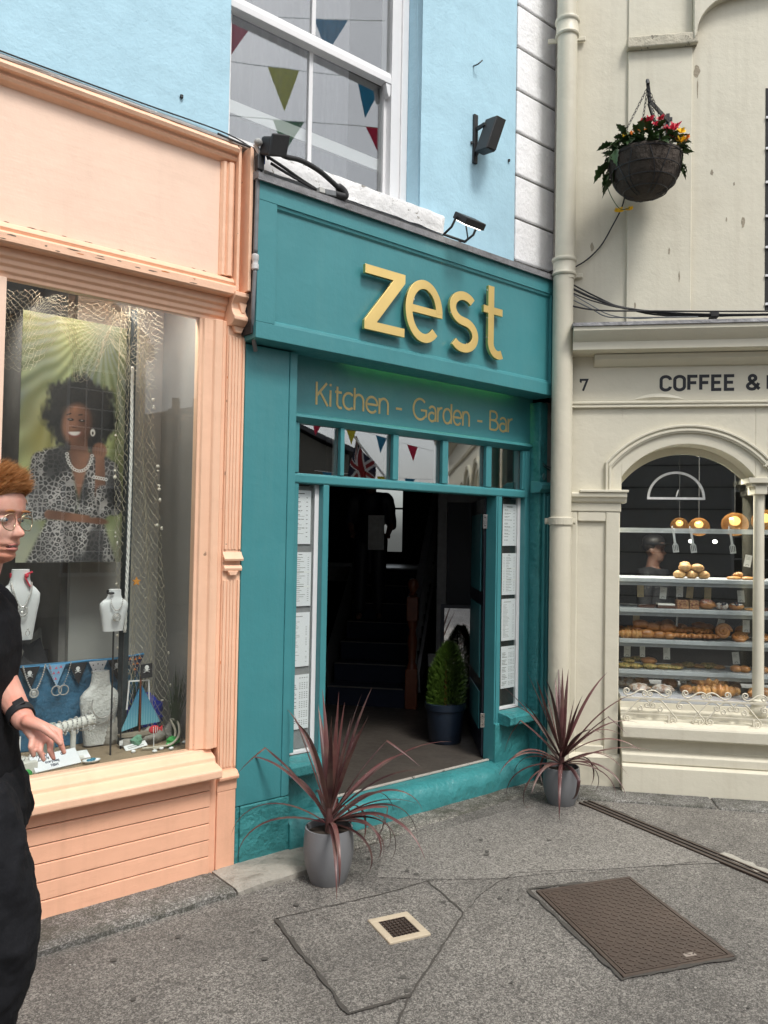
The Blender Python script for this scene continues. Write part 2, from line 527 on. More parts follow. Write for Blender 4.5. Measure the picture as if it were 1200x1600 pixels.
M['black_plastic'] = plain("black plastic", (0.02, 0.02, 0.022), 0.5)
M['rubber'] = plain("black cable sheath", (0.022, 0.022, 0.024), 0.6)
M['grey_pipe'] = plain("grey conduit", (0.16, 0.17, 0.18), 0.5)
M['steel'] = plain("polished steel", (0.62, 0.60, 0.57), 0.22, 1.0)
M['gold'] = plain("brushed gold metal", (0.86, 0.62, 0.24), 0.33, 1.0)
M['gold'].node_tree.nodes["Noise Texture"].inputs["Scale"].default_value = 3.0
M['gold_paint'] = plain("gold lettering paint", (0.52, 0.40, 0.17), 0.42, 0.25)
M['black_paint'] = plain("black lettering paint", (0.016, 0.018, 0.024), 0.5)
M['glass'] = glass("shop window glass", gain=.95)
M['glass_sash'] = glass("old sash glass", gain=4.0, wob=0.02)
M['glass_transom'] = glass("old transom glass", gain=5.5, wob=0.02)
M['glass_bakery'] = glass("bakery glass", gain=1.25)
M['paper'] = plain("paper", (0.78, 0.79, 0.80), 0.6)
M['navy'] = plain("dark navy paint", (0.012, 0.015, 0.026), 0.5)
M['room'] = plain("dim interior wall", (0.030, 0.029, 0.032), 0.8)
M['room_grey'] = plain("grey interior paint", (0.10, 0.10, 0.10), 0.7)
M['shop_white'] = paint("white interior paint", (0.58, 0.58, 0.56), 0.7, 0.04, 0.1, 20)
M['marble'] = paint("grey veined marble", (0.50, 0.52, 0.54), 0.25, 0.06, 0.02, 10, dirt=0.8, dirtcol=(0.22, 0.24, 0.27), dirtscale=9.0)
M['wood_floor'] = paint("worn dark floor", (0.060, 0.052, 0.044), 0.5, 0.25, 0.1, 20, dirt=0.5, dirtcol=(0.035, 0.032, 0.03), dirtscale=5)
M['wood_red'] = plain("varnished newel wood", (0.16, 0.045, 0.018), 0.35)
M['bracket_iron'] = M['black_metal']
M['quoin_joint'] = paint("recessed mortar joint", (0.20, 0.19, 0.18), 0.9, 0.2, 0.6, 40)

# asphalt with pale aggregate
def asphalt(name, base, pale, amount, dark=0.5, moss=0.0):
    m, nt, b = new_mat(name)
    tc = nd(nt, "ShaderNodeTexCoord").outputs["Object"]
    v = nd(nt, "ShaderNodeTexVoronoi", {"Vector": tc, "Scale": 230.0, "Randomness": 1.0})
    v2 = nd(nt, "ShaderNodeTexVoronoi", {"Vector": tc, "Scale": 105.0, "Randomness": 1.0})
    sep = nd(nt, "ShaderNodeSeparateColor", {0: v.outputs["Color"]})
    sep2 = nd(nt, "ShaderNodeSeparateColor", {0: v2.outputs["Color"]})
    st = rng(nt, sep.outputs[0], 1 - amount, 1 - amount + 0.12)
    c = mixc(nt, rng(nt, sep.outputs[1], 0, 1), [x * 0.55 for x in base], [x * 1.35 for x in base])
    c = mixc(nt, st, c, pale)
    c = mixc(nt, rng(nt, sep2.outputs[0], 0.88, 0.92, 0, 0.75), c, [x * 1.08 for x in pale])
    c = mixc(nt, rng(nt, sep2.outputs[1], 0.85, 0.9, 0, 0.7), c, [x * 0.45 for x in base])
    n1 = nd(nt, "ShaderNodeTexNoise", {"Vector": tc, "Scale": 1.1, "Detail": 9.0, "Roughness": 0.65})
    c = mixc(nt, rng(nt, n1.outputs["Fac"], 0.42, 0.72, 0, dark), c, (0.055, 0.050, 0.045))
    n3 = nd(nt, "ShaderNodeTexNoise", {"Vector": tc, "Scale": 5.5, "Detail": 6.0, "Roughness": 0.6})
    c = mixc(nt, rng(nt, n3.outputs["Fac"], 0.63, 0.72, 0, 0.65), c, (0.05, 0.046, 0.04))
    if moss:
        n2 = nd(nt, "ShaderNodeTexNoise", {"Vector": tc, "Scale": 6.0, "Detail": 9.0, "Roughness": 0.7})
        c = mixc(nt, rng(nt, n2.outputs["Fac"], 0.45, 0.62, 0, moss), c, (0.045, 0.048, 0.028))
    nt.links.new(c, b.inputs["Base Color"])
    b.inputs["Roughness"].default_value = 0.85
    dmix = nd(nt, "ShaderNodeMath", {0: v.outputs["Distance"], 1: sep.outputs[2]}, operation='MULTIPLY')
    b1 = nd(nt, "ShaderNodeBump", {"Height": dmix.outputs[0], "Strength": 0.9, "Distance": 0.006}, invert=True)
    b2 = nd(nt, "ShaderNodeBump", {"Height": n3.outputs["Fac"], "Strength": 0.35, "Distance": 0.02, "Normal": b1.outputs[0]})
    nt.links.new(b2.outputs[0], b.inputs["Normal"])
    return m
M['asphalt'] = asphalt("worn pavement asphalt", (0.155, 0.144, 0.130), (0.33, 0.31, 0.28), 0.34, dark=0.62)
M['asphalt_pale'] = asphalt("pale asphalt patch", (0.185, 0.172, 0.155), (0.345, 0.325, 0.295), 0.38, dark=0.28)
M['granite'] = asphalt("mossy granite kerb", (0.17, 0.165, 0.15), (0.42, 0.41, 0.39), 0.28, dark=0.75, moss=0.5)
M['concrete'] = paint("pale worn stone slab", (0.34, 0.32, 0.28), 0.85, 0.15, 0.9, 50, lump=0.9, dirt=0.8, dirtcol=(0.08, 0.075, 0.055), dirtscale=7)
M['rough_strip'] = asphalt("rough mossy strip", (0.17, 0.16, 0.14), (0.46, 0.43, 0.38), 0.30, dark=0.5, moss=0.75)
M['iron'] = paint("rusty cast iron", (0.072, 0.050, 0.040), 0.55, 0.2, 0.3, 60, metal=0.35, dirt=0.5, dirtcol=(0.11, 0.075, 0.055), dirtscale=4)
M['joint'] = plain("tarred joint", (0.060, 0.054, 0.047), 0.9)
M['drain_rim'] = paint("worn brass coloured drain surround", (0.50, 0.42, 0.31), 0.6, 0.1, 0.3, 40, dirt=0.5, dirtcol=(0.2, 0.15, 0.1), dirtscale=6)

# ------------------------------------------------------------------ ground
FAi = FA.inverted()
def gz(x, y):
    p = FAi @ Vector((x, y, 0))
    t = min(1, max(0, (p.x - 0.3) / 0.9)); t = t * t * (3 - 2 * t)
    return -0.03 * (1 - t)
def ground_sheet(x0, x1, y0, y1, st, dz=0.0):
    mb = MB()
    nx, ny = int((x1 - x0) / st) + 1, int((y1 - y0) / st) + 1
    vs = [(x0 + i * (x1 - x0) / (nx - 1), y0 + j * (y1 - y0) / (ny - 1)) for j in range(ny) for i in range(nx)]
    mb.add([(x, y, gz(x, y) + dz + 0.0016 * noise.noise((x * 1.7, y * 1.7, 3))) for x, y in vs],
           [(j * nx + i, j * nx + i + 1, (j + 1) * nx + i + 1, (j + 1) * nx + i) for j in range(ny - 1) for i in range(nx - 1)])
    return mb
pavement = single('pavement', ground_sheet(-9, 9, 0.2, 9, 0.12), M['asphalt'], None, None, kind='structure', smooth=True)
pv2 = MB().box(-60, 60, -60, -0.2, -0.30, -0.14)
road = single('road', pv2, M['asphalt'], None, None, kind='structure')
kb = single('kerb', MB().box(-60, 60, -0.2, 0.199, -0.30, -0.012), M['granite'], None, None, kind='structure', bev=0.015)
far = MB().box(9.001, 60, 0.2, 9, -0.4, -0.004).box(-60, -9.001, 0.2, 9, -0.4, -0.034)
single('pavement', far, M['asphalt'], None, None, kind='structure')

def gpt(x, y, dz=0.0): return (x, y, gz(x, y) + dz)
def gline(pts, w, dz, jit=0.0, seed=1):
    """a ribbon lying on the ground"""
    mb = MB()
    rnd = random.Random(seed)
    P = []
    for a, b in zip(pts, pts[1:]):
        n = max(2, int((Vector(b) - Vector(a)).length / 0.04))
        for i in range(n):
            P.append(Vector(a).lerp(Vector(b), i / n))
    P.append(Vector(pts[-1]))
    L = []
    for i, p in enumerate(P):
        d = (P[min(i + 1, len(P) - 1)] - P[max(i - 1, 0)]).normalized()
        n = Vector((-d.y, d.x))
        p = p + n * rnd.uniform(-jit, jit)
        ww = w * rnd.uniform(0.5, 1.4) / 2
        L.append((gpt(p.x + n.x * ww, p.y + n.y * ww, dz), gpt(p.x - n.x * ww, p.y - n.y * ww, dz)))
    vs = [q for l in L for q in l]
    fs = [(2 * i, 2 * i + 1, 2 * i + 3, 2 * i + 2) for i in range(len(L) - 1)]
    return mb.add(vs, fs)
# saw cut trench patch round the small drain
pc = [(-0.466, 3.739), (0.255, 4.139), (0.409, 3.816), (0.132, 3.143), (-0.098, 3.019)]
def gpoly(pts, dz, n=10):
    c = Vector((sum(p[0] for p in pts) / len(pts), sum(p[1] for p in pts) / len(pts)))
    mb = MB()
    rings = 8
    E = []
    for a, b in zip(pts, pts[1:] + pts[:1]):
        for i in range(n): E.append(Vector(a).lerp(Vector(b), i / n))
    vs = [gpt(c.x, c.y, dz)]
    for r in range(1, rings + 1):
        for e in E:
            q = c.lerp(e, r / rings); vs.append(gpt(q.x, q.y, dz))
    m = len(E)
    fs = [(0, 1 + i, 1 + (i + 1) % m) for i in range(m)]
    for r in range(rings - 1):
        for i in range(m):
            fs.append((1 + r * m + i, 1 + (r + 1) * m + i, 1 + (r + 1) * m + (i + 1) % m, 1 + r * m + (i + 1) % m))
    return mb.add(vs, fs)
part('tarmac_patch', gpoly(pc, 0.0035), M['asphalt'], pavement, 'trench patch of grey tarmac round the small drain', smooth=True)
part('patch_joint', gline(pc[:4], 0.009, 0.0065, 0.004, 1), M['joint'], pavement)
part('patch_joint', gline([pc[3], pc[4], pc[0]], 0.017, 0.0065, 0.006, 2), M['joint'], pavement)
part('crack', gline([(0.132, 3.143), (0.10, 3.02), (0.08, 2.92), (0.02, 2.7)], 0.008, 0.0055, 0.006, 3), M['joint'], pavement)
part('crack', gline([(0.409, 3.816), (0.55, 4.05), (0.72, 4.22), (1.1, 4.28)], 0.004, 0.0055, 0.006, 4), M['joint'], pavement)
part('crack', gline([(1.05, 4.22), (1.45, 4.30), (1.75, 4.42)], 0.003, 0.0055, 0.006, 5), M['joint'], pavement)
# pale patch beyond the covers, towards the restaurant step
part('tarmac_patch', gpoly([(0.30, 4.16), (0.62, 4.16), (1.05, 4.26), (1.55, 4.36), (1.86, 4.40), (1.40, 5.24), (1.15, 5.42), (0.55, 4.96), (0.02, 4.52), (0.0, 4.2)], 0.0030), M['asphalt_pale'], pavement, 'paler tarmac patch in front of the teal step', smooth=True)

# kerb stones along the foot of the shopfronts (in facade coordinates)
def slab(x0, x1, y0, z1, mat, label, seed):
    rnd = random.Random(seed)
    mb = MB()
    nx, ny = max(3, int((x1 - x0) / 0.05)), 8
    top = []
    for j in range(ny + 1):
        for i in range(nx + 1):
            x = x0 + (x1 - x0) * i / nx; y = y0 + (0.0 - y0) * j / ny
            e = 0.012 * noise.noise((x * 9 + seed, 0, 0)) if j == 0 else 0
            z = z1 + 0.006 * noise.noise((x * 6, y * 6, seed)) - (0.010 if j == 0 else 0) - (0.008 if i in (0, nx) else 0)
            top.append((x, y + e, z))
    n = len(top)
    vs = top + [(x, y, -0.06) for x, y, z in top]
    W = nx + 1
    fs = [(j * W + i, j * W + i + 1, (j + 1) * W + i + 1, (j + 1) * W + i) for j in range(ny) for i in range(nx)]
    for i in range(nx): fs.append((i, i + 1, n + i + 1, n + i))
    for j in range(ny):
        fs.append((j * W, (j + 1) * W, n + (j + 1) * W, n + j * W))
        fs.append((j * W + nx, (j + 1) * W + nx, n + (j + 1) * W + nx, n + j * W + nx))
    mb.add(vs, fs)
    mb.v = [tuple(FA @ Vector(p)) for p in mb.v]
    part('kerb_stone', mb, mat, pavement, label, smooth=40)
slab(-2.9, -0.135, -0.262, 0.004, M['granite'], 'dark speckled granite kerb stone under the peach stall riser', 3)
slab(-0.125, 0.46, -0.272, 0.006, M['concrete'], 'pale worn kerb stone below the teal pillar', 5)
slab(0.47, 2.62, -0.20, 0.006, M['rough_strip'], 'rough mossy strip along the teal step', 8)
mb = MB().box(0.27, 1.2, -0.33, 0.2, -0.05, 0.012).box(1.21, 2.4, -0.34, 0.2, -0.05, 0.010)
mb.v = [tuple(FB @ Vector(p)) for p in mb.v]
part('kerb_stone', mb, M['granite'], pavement, 'grey kerb along the foot of the cream bakery', bev=0.012)

# loose grit and litter
rnd = random.Random(5)
mb = MB()
for i in range(420):
    x = rnd.uniform(-1.6, 2.4); y = rnd.uniform(2.4, 5.0)
    p = FAi @ Vector((x, y, 0))
    if p.y > -0.05: continue
    r = rnd.uniform(0.002, 0.0055)
    mb.blob(gpt(x, y, r * .5), (r, r * rnd.uniform(.6, 1), r * .6), 5, 3, 0.4, 2, i)
single('grit', mb, plain("pale grit", (0.42, 0.40, 0.36), 0.8), None, None, kind='stuff')

mb = MB()
for i in range(46):      # trodden chewing gum and old spots
    x, y = rnd.uniform(-1.5, 2.4), rnd.uniform(2.6, 5.0)
    if (FAi @ Vector((x, y, 0))).y > -.3: continue
    r = rnd.uniform(.006, .017)
    mb.poly([gpt(x + r * rnd.uniform(.7, 1.1) * math.cos(q * .785), y + r * rnd.uniform(.7, 1.1) * math.sin(q * .785), .0062) for q in range(8)])
single('gum_spots', mb, plain("old chewing gum", (0.075, 0.07, 0.062), 0.8), None, None, kind='stuff')

# square drain with a pale surround
def gframe(a, b, d):
    """frame matrix from three ground corners: a near left, b along x, d along y"""
    a, b, d = (Vector(gpt(*p)) for p in (a, b, d))
    X = (b - a).normalized(); Y = (d - a); Y = (Y - X * Y.dot(X)).normalized(); Z = X.cross(Y)
    Mx = Matrix.Identity(4)
    for i, c in enumerate((X, Y, Z, a)): Mx.col[i][:3] = c
    return Mx
DF = gframe((0.058, 3.523), (0.247, 3.614), (-0.053, 3.742))
dr = thing('drain', 'small square black drain grating in a pale square surround in the tarmac patch', 'drain', DF)
w, h = 0.205, 0.232
mb = MB()
for x0, x1, y0, y1 in ((0, w, 0, .038), (0, w, h - .038, h), (0, .036, .0381, h - .0381), (w - .036, w, .0381, h - .0381)):
    mb.box(x0, x1, y0, y1, -0.02, 0.013)
part('surround', mb, M['drain_rim'], dr, bev=0.004)
mb = MB()
gx0, gx1, gy0, gy1 = .0365, w - .0365, .0385, h - .0385
for i in range(8):
    x = gx0 + (gx1 - gx0) * i / 7
    mb.box(x - .003, x + .003, gy0, gy1, -0.02, 0.0105)
for i in range(8):
    y = gy0 + (gy1 - gy0) * i / 7
    mb.box(gx0, gx1, y - .003, y + .003, -0.019, 0.010)
part('grating', mb, M['iron'], dr, kind=None)
part('sump', MB().box(gx0, gx1, gy0, gy1, -0.03, -0.021), M['dark_gap'], dr)

# manhole cover with raised tread
MF = gframe((0.998, 3.27), (1.504, 3.414), (0.755, 4.027))
mh = thing('manhole_cover', 'brown rectangular iron manhole cover with raised tread pattern', 'manhole cover', MF)
W_, H_ = 0.53, 0.775
mb = MB().box(0, W_, 0, .018, -.03, .0090).box(0, W_, H_ - .018, H_, -.03, .0090).box(0, .018, .0181, H_ - .0181, -.03, .0090).box(W_ - .018, W_, .0181, H_ - .0181, -.03, .0090)
part('rim', mb, M['iron'], mh, bev=0.002)
part('plate', MB().box(.022, W_ - .022, .022, H_ - .022, -.03, .0080), M['iron'], mh)
mb = MB()
k = 0
nx, ny = 17, 27
for j in range(ny):
    for i in range(nx):
        cx = .04 + (W_ - .08) * i / (nx - 1); cy = .04 + (H_ - .08) * j / (ny - 1)
        a = R(45) if (i + j) % 2 else R(-45)
        d = Vector((math.cos(a), math.sin(a), 0)); n = Vector((-d.y, d.x, 0))
        mb.obox((cx, cy, .0087), d * .0115, n * .0035, (0, 0, .0014))
part('tread_pattern', mb, M['iron'], mh, kind='stuff')
part('lifting_slot', MB().box(W_ * .62, W_ * .72, .05, .075, .0082, .0100), plain("slot plug", (0.25, 0.21, 0.18), 0.6), mh)
single('patch_joint', gline([(0.748, 4.03), (0.99, 3.262), (1.51, 3.408), (1.292, 4.175), (0.748, 4.035)], 0.02, 0.0065, 0.004, 9), M['joint'], None, None, kind='structure')

# slot drain running out from the corner
sd_ = thing('slot_drain', 'narrow black steel slot drain running across the pavement from the corner', 'drain', FW, (1.37, 5.34, 0))
A0, A1 = Vector((1.36, 5.36, 0)), Vector((2.75, 2.95, 0))
t = (A1 - A0).normalized(); n = Vector((-t.y, t.x, 0))
for k, (o, w, z, mt) in enumerate(((-.040, .012, .012, 'iron'), (0.0, .012, .012, 'iron'), (.040, .012, .012, 'iron'))):
    part('rail', MB().obox((A0 + A1) / 2 + n * o, t * (A1 - A0).length / 2, n * w / 2, (0, 0, z)), M[mt], sd_)
part('channel_bed', MB().obox((A0 + A1) / 2 + Vector((0, 0, .001)), t * (A1 - A0).length / 2, n * .034, (0, 0, .004)), M['joint'], sd_)
part('mortar_edge', gline([(A0 + t * 1.0 + n * .065).xy[:], (A0 + t * 1.5 + n * .08).xy[:], (A1 + n * .085).xy[:]], .07, .006, .012, 11), M['concrete'], sd_)
part('broken_edge', gline([(A0 + t * .1 + n * .06).xy[:], (A0 + t * 1.25 + n * .06).xy[:]], .035, .0055, .012, 12), M['joint'], sd_)
# ------------------------------------------------------------------ blue house above the shops (facade A)
bh = thing('blue_house', 'rough sky blue rendered house wall above the peach and teal shopfronts', 'building', FA, (0, 0, 3.6))
WX0, WX1, WZ0, WZ1 = -0.13, 1.245, 3.80, 6.6
mb = MB()
T = 0.16
def wallpiece(x0, x1, z0, z1, n=1):
    mb.box(x0, x1, 0.0, T, z0, z1)
mb.box(-5.0, WX0, 0, T, 3.805, 8.0)
mb.box(WX1, 2.155, 0, T, 3.55, 8.0)
mb.box(.035, WX1, 0, T, 3.55, 3.70)
mb.box(WX0, WX1, 0, T, WZ1, 8.0)
part('wall', mb, M['blue'], bh, bev=0.006)
for k in range(13):          # white corner quoins, flush blocks with open joints
    z0 = 3.412 + 0.3105 * k
    part('quoin', MB().box(2.162, 2.62, -0.004, T, z0 + .010, z0 + .3105 - .008), M['white_stone'], bh, bev=0.008)
part('joint_bed', MB().box(2.158, 2.615, 0.012, T, 3.4, 7.5), M['quoin_joint'], bh)
part('bare_edge', MB().box(2.622, 2.95, 0.02, T + .1, 3.3, 8.0), M['render_grey'], bh)
# sash window
mb = MB().box(1.115, 1.243, .15, .26, 3.86, WZ1).box(WX0 - .05, -.06, .15, .26, 3.86, WZ1).box(-.06, 1.115, .15, .26, 6.45, WZ1)
mb.box(1.19, 1.2445, .135, .1495, 3.88, WZ1)
sw = part('sash_window', mb, M['white_wood'], bh, bev=0.004)
# outer upper sash: meeting rail and glazing bars; inner lower sash
part('meeting_rail', MB().prof([(.150, 4.665), (.150, 4.70), (.165, 4.742), (.215, 4.742), (.215, 4.665)], -.0599, 1.1149), M['white_wood'], sw, bev=0.003)
part('glazing_bar', MB().box(.497, .525, .165, .195, 4.7425, 6.449), M['white_wood'], sw, bev=0.004)
part('glazing_bar', MB().box(.512, .540, .205, .235, 3.9405, 4.664), M['white_wood'], sw, bev=0.004)
part('bottom_rail', MB().box(-.0599, 1.1149, .198, .245, 3.861, 3.94), M['white_wood'], sw, bev=0.004)
part('stile', MB().box(1.092, 1.1149, .198, .245, 3.9405, 4.664).box(-.0599, -.02, .198, .245, 3.9405, 4.664), M['white_wood'], sw)
part('sash_horn', MB().plate([(1.07, 4.664), (1.112, 4.664), (1.112, 4.60), (1.10, 4.575), (1.085, 4.60)], .155, .195), M['white_wood'], sw, bev=0.003)
part('pane', MB().box(-.0195, 1.0915, .218, .222, 3.941, 4.663), M['glass_sash'], sw)
part('pane', MB().box(-.0598, 1.1148, .178, .182, 4.743, 6.449), M['glass_sash'], sw)
# peeling sill
mb = MB()
prof = [(-.060, 3.742), (-.066, 3.80), (-.056, 3.822), (.15, 3.858), (.2, 3.858), (.2, 3.705), (-.06, 3.705)]
nseg = 48
vs, fs = [], []
for i in range(nseg + 1):
    x = .036 + (1.40 - .036) * i / nseg
    for j, (y, z) in enumerate(prof):
        a = .007 if j in (0, 1, 2, 6) else .002
        vs.append((x, y + a * noise.noise((x * 9, j * 3.1, 1)), z + a * noise.noise((x * 9, j * 3.1, 7))))
m = len(prof)
for i in range(nseg):
    for j in range(m):
        l = (j + 1) % m
        fs.append((i * m + j, i * m + l, (i + 1) * m + l, (i + 1) * m + j))
fs += [tuple(range(m)), tuple(range(nseg * m, nseg * m + m))]
mb.add(vs, fs)
mb.box(WX0, .0355, .0, .2, 3.806, 3.857)
part('window_sill', mb, M['peeling'], bh, 'white stone sill with peeling paint', smooth=40)
# dim room behind the sash, curtains and a white rail
mb = MB().box(-1.0, 2.2, 2.6, 2.65, 3.5, 6.8).box(-1.05, -1.0, .3, 2.6, 3.5, 6.8).box(2.2, 2.25, .3, 2.6, 3.5, 6.8).box(-1, 2.2, .3, 2.6, 3.45, 3.5).box(-1, 2.2, .3, 2.6, 6.8, 6.85)
part('room_lining', mb, M['room'], bh)
mb = MB()
vs = []
n = 60
for i in range(n + 1):
    x = -.10 + 1.085 * i / n
    y = .46 + .018 * math.sin(i * 1.25) + .01 * math.sin(i * .6)
    vs += [(x, y, 3.87), (x, y, 6.5)]
mb.add(vs, [(2 * i, 2 * i + 2, 2 * i + 3, 2 * i + 1) for i in range(n)])
cu = single('net_curtain', mb, paint("pale net curtain", (0.16, 0.155, 0.18), 0.9, 0.05, 0.1, 60), 'pale hanging curtain behind the upstairs sash window', 'curtain', FA, (.4, .46, 3.87), smooth=True)
single('curtain_rail', MB().box(-.058, 1.113, .255, .275, 4.13, 4.205), M['white_wood'], 'broad white rail crossing behind the upstairs sash window', 'rail', FA, (.6, .26, 4.13))
# nails and a hook left in the wall
for x, z in ((-.404, 3.958), (2.08, 4.42), (1.70, 4.42)):
    single('wall_plug', MB().lathe([(0, -.012), (.009, -.008), (.009, .006), (0, .008)], (0, 0, 0), 8).shift((x, -.006, z)), M['black_metal'], {0: 'small dark plug in the blue wall above the peach fascia', 1: 'tiny dark plug in the blue wall near the white quoins', 2: 'tiny dark plug in the blue wall left of the black speaker'}[(-.404, 2.08, 1.70).index(x)], 'wall plug', FA, (x, 0, z))
single('wall_hook', MB().tube(curve3([(1.712, 0, 4.955), (1.712, -.04, 4.95), (1.73, -.055, 4.97), (1.745, -.05, 4.985)]), .005), M['black_metal'], 'small black hook on the blue wall above the speaker', 'hook', FA, (1.712, 0, 4.95))

# ------------------------------------------------------------------ peach jeweller's front (facade A)
js = thing('jewellery_shopfront', 'peach painted wooden shopfront with large display window and panelled fascia', 'shopfront', FA, (-1, 0, 0))
X0 = -3.3
part('fascia_panel', MB().box(X0, -.168, .012, .06, 3.085, 3.71), M['peach_pale'], js)
part('cornice_moulding', MB().prof([(.06, 3.703), (.010, 3.703), (-.004, 3.712), (-.022, 3.716), (-.030, 3.728), (-.022, 3.741), (-.026, 3.748), (-.052, 3.752), (-.060, 3.768), (-.052, 3.782), (-.034, 3.79), (-.030, 3.80), (.06, 3.80)], X0, -.092), M['peach'], js, smooth=30)
vs, fs = [], []
for i in range(121):
    x = X0 + (.03 - X0) * i / 120
    for j, (y, z) in enumerate(((-.0005, 3.802), (-.034, 3.802), (-.036, 3.812), (-.012, 3.826), (-.003, 3.836), (-.0005, 3.836))):
        k = .006 * noise.noise((x * 7, j * .6, 4)) if 0 < j < 5 else 0
        vs.append((x, y + k, z + (k if j > 1 else 0)))
fs = [(6 * i + j, 6 * i + j + 1, 6 * i + j + 7, 6 * i + j + 6) for i in range(120) for j in range(5)]
part('lead_flashing', MB().add(vs, fs), paint("pale chalky lead", (.38, .37, .36), .7, .2, .5, 30, dirt=.6, dirtcol=(.10, .095, .09), dirtscale=7, chip=.62, chipcol=(.62, .60, .56), chipscale=22), js)
r_ = random.Random(31)      # flaked paint and rust along the peach mouldings
BARE = paint("bare weathered wood", (.20, .145, .11), .85, .3, .5, 60); RUST = paint("rust stain", (.62, .20, .055), .8, .2, .2, 60)
for k in range(34):
    if k < 16: x, z, y, w, h = r_.uniform(-1.25, -.12), r_.choice((3.006, 3.029, 3.018)), -.0526, r_.uniform(.01, .06), r_.uniform(.004, .009)
    elif k < 26: x, z, y, w, h = r_.uniform(-1.25, -.2), 3.104, .0114, r_.uniform(.01, .05), r_.uniform(.003, .007)
    else: x, z, y, w, h = r_.choice((-.103, -.003)), r_.uniform(.55, 2.8), .0032, .005, r_.uniform(.008, .03)
    P = [(x + w / 2 * math.cos(2 * math.pi * q / 9) * r_.uniform(.5, 1.1), z + h / 2 * math.sin(2 * math.pi * q / 9) * r_.uniform(.5, 1.1)) for q in range(9)]
    part('paint_flake', MB().poly([(a, y, b) for a, b in P]), RUST if k in (3, 7, 12, 28, 31) else BARE, js)
part('frieze_moulding', MB().prof([(.06, 3.10), (.012, 3.10), (-.004, 3.095), (-.022, 3.082), (-.030, 3.066), (-.022, 3.052), (-.045, 3.045), (-.052, 3.035), (-.052, 3.0), (-.040, 2.992), (.06, 2.992)], X0, -.092), M['peach'], js, smooth=30)
part('stile_moulding', MB().profz([(-.168, .06), (-.168, .004), (-.158, -.012), (-.146, -.016), (-.136, -.006), (-.128, -.020), (-.110, -.024), (-.098, -.016), (-.094, .06)], 3.1005, 3.7025), M['peach'], js, smooth=30)
part('upper_pilaster', MB().box(-.0915, .030, .01, .06, 3.02, 3.79).box(-.0915, -.075, -.050, .0099, 3.02, 3.79).box(-.044, -.025, -.088, .0099, 3.02, 3.79), M['peach'], js, bev=0.004)
# window head: stepped mouldings
part('head_moulding', MB().prof([(.10, 2.868), (.052, 2.868), (.052, 2.885), (.040, 2.895), (.040, 2.915), (.026, 2.925), (.026, 2.945), (.008, 2.955), (.008, 2.9915), (.10, 2.9915)], X0, -.1055), M['peach'], js, bev=0.003)
part('side_moulding', MB().profz([(-.2445, .10), (-.2445, .052), (-.230, .048), (-.224, .034), (-.178, .030), (-.170, .014), (-.160, .010), (-.132, .008), (-.126, .016), (-.1055, .016), (-.1055, .10)], .628, 2.8675), M['peach'], js, bev=0.003)
part('mullion', MB().box(-1.262, -1.19, .035, .10, .628, 2.8675), M['peach_pale'], js, bev=0.004)
# pilaster with reeds
pil = part('pilaster', MB().box(-.105, 0.0, 0.004, .10, .475, 2.842), M['peach'], js, bev=0.003)
for x in (-.094, -.0705, -.0525, -.0345, -.011):
    part('reed', MB().box(x - .0065, x + .0065, -.0015 if abs(x + .0525) < .03 else -.007, .0039, 1.66, 2.79).box(x - .0065, x + .0065, -.0015 if abs(x + .0525) < .03 else -.007, .0039, .52, 1.50), M['peach'], pil, bev=0.003)
part('corbel', MB().prof([(.10, 2.8425), (-.028, 2.8425), (-.045, 2.855), (-.062, 2.868), (-.062, 2.885), (-.046, 2.90), (-.030, 2.93), (-.030, 2.955), (-.050, 2.975), (-.068, 2.99), (-.068, 3.012), (-.04, 3.019), (.10, 3.019)], -.1045, .020), M['peach'], js, bev=0.004)
part('corbel_drop', MB().plate([(-.07, 2.965), (-.018, 2.965), (-.026, 2.945), (-.034, 2.91), (-.054, 2.91), (-.062, 2.945)], -.045, -.025), M['peach'], js, bev=0.003)
part('pilaster_band', MB().prof([(.0, 1.548), (-.016, 1.548), (-.020, 1.562), (-.012, 1.575), (0, 1.58)], -.105, -.0).prof([(0, 1.625), (-.024, 1.60), (-.028, 1.612), (-.010, 1.632), (0, 1.65)], -.108, .003), M['peach'], js, bev=0.002)
part('pilaster_drop', MB().plate([(-.085, 1.5475), (-.022, 1.5475), (-.036, 1.525), (-.07, 1.525)], -.02, .0035), M['peach'], js, bev=0.002)
part('pilaster_drop', MB().plate([(-.085, 2.841), (-.022, 2.841), (-.036, 2.81), (-.07, 2.81)], -.02, .0035), M['peach'], js, bev=0.002)
part('pilaster_base', MB().prof([(.10, .40), (-.006, .40), (-.010, .455), (-.030, .462), (-.034, .478), (-.012, .500), (.004, .505), (.10, .505)], -.112, .004).box(-.108, .0, -.004, .10, 0.0, .3995), M['peach_board'], js, bev=0.004)
part('window_sill', MB().prof([(.10, .627), (.036, .627), (.030, .610), (-.015, .590), (-.018, .566), (-.082, .548), (-.094, .540), (-.094, .505), (-.085, .497), (.10, .497)], X0, -.128), M['peach'], js, 'chunky peach sill of two steps', bev=0.006)
zz = [-.03, .084, .168, .252, .336, .418, .496]
for k in range(6):
    part('riser_board', MB().box(X0, -.150, -.008 + .002 * (k % 2), .03, zz[k] + .0022, zz[k + 1] - .0018), M['peach_board'], js, bev=0.0035)
part('riser_back', MB().box(X0, -.1505, .004, .06, -.03, .496), M['dark_gap'], js)
part('corner_fillet', MB().box(-.1495, -.1085, .006, .06, -.02, .497), M['peach_board'], js, bev=0.004)
part('pane', MB().box(-1.1895, -.244, .060, .066, .628, 2.8675), M['glass'], js)
part('pane', MB().box(X0, -1.2625, .060, .066, .628, 2.8675), M['glass'], js)
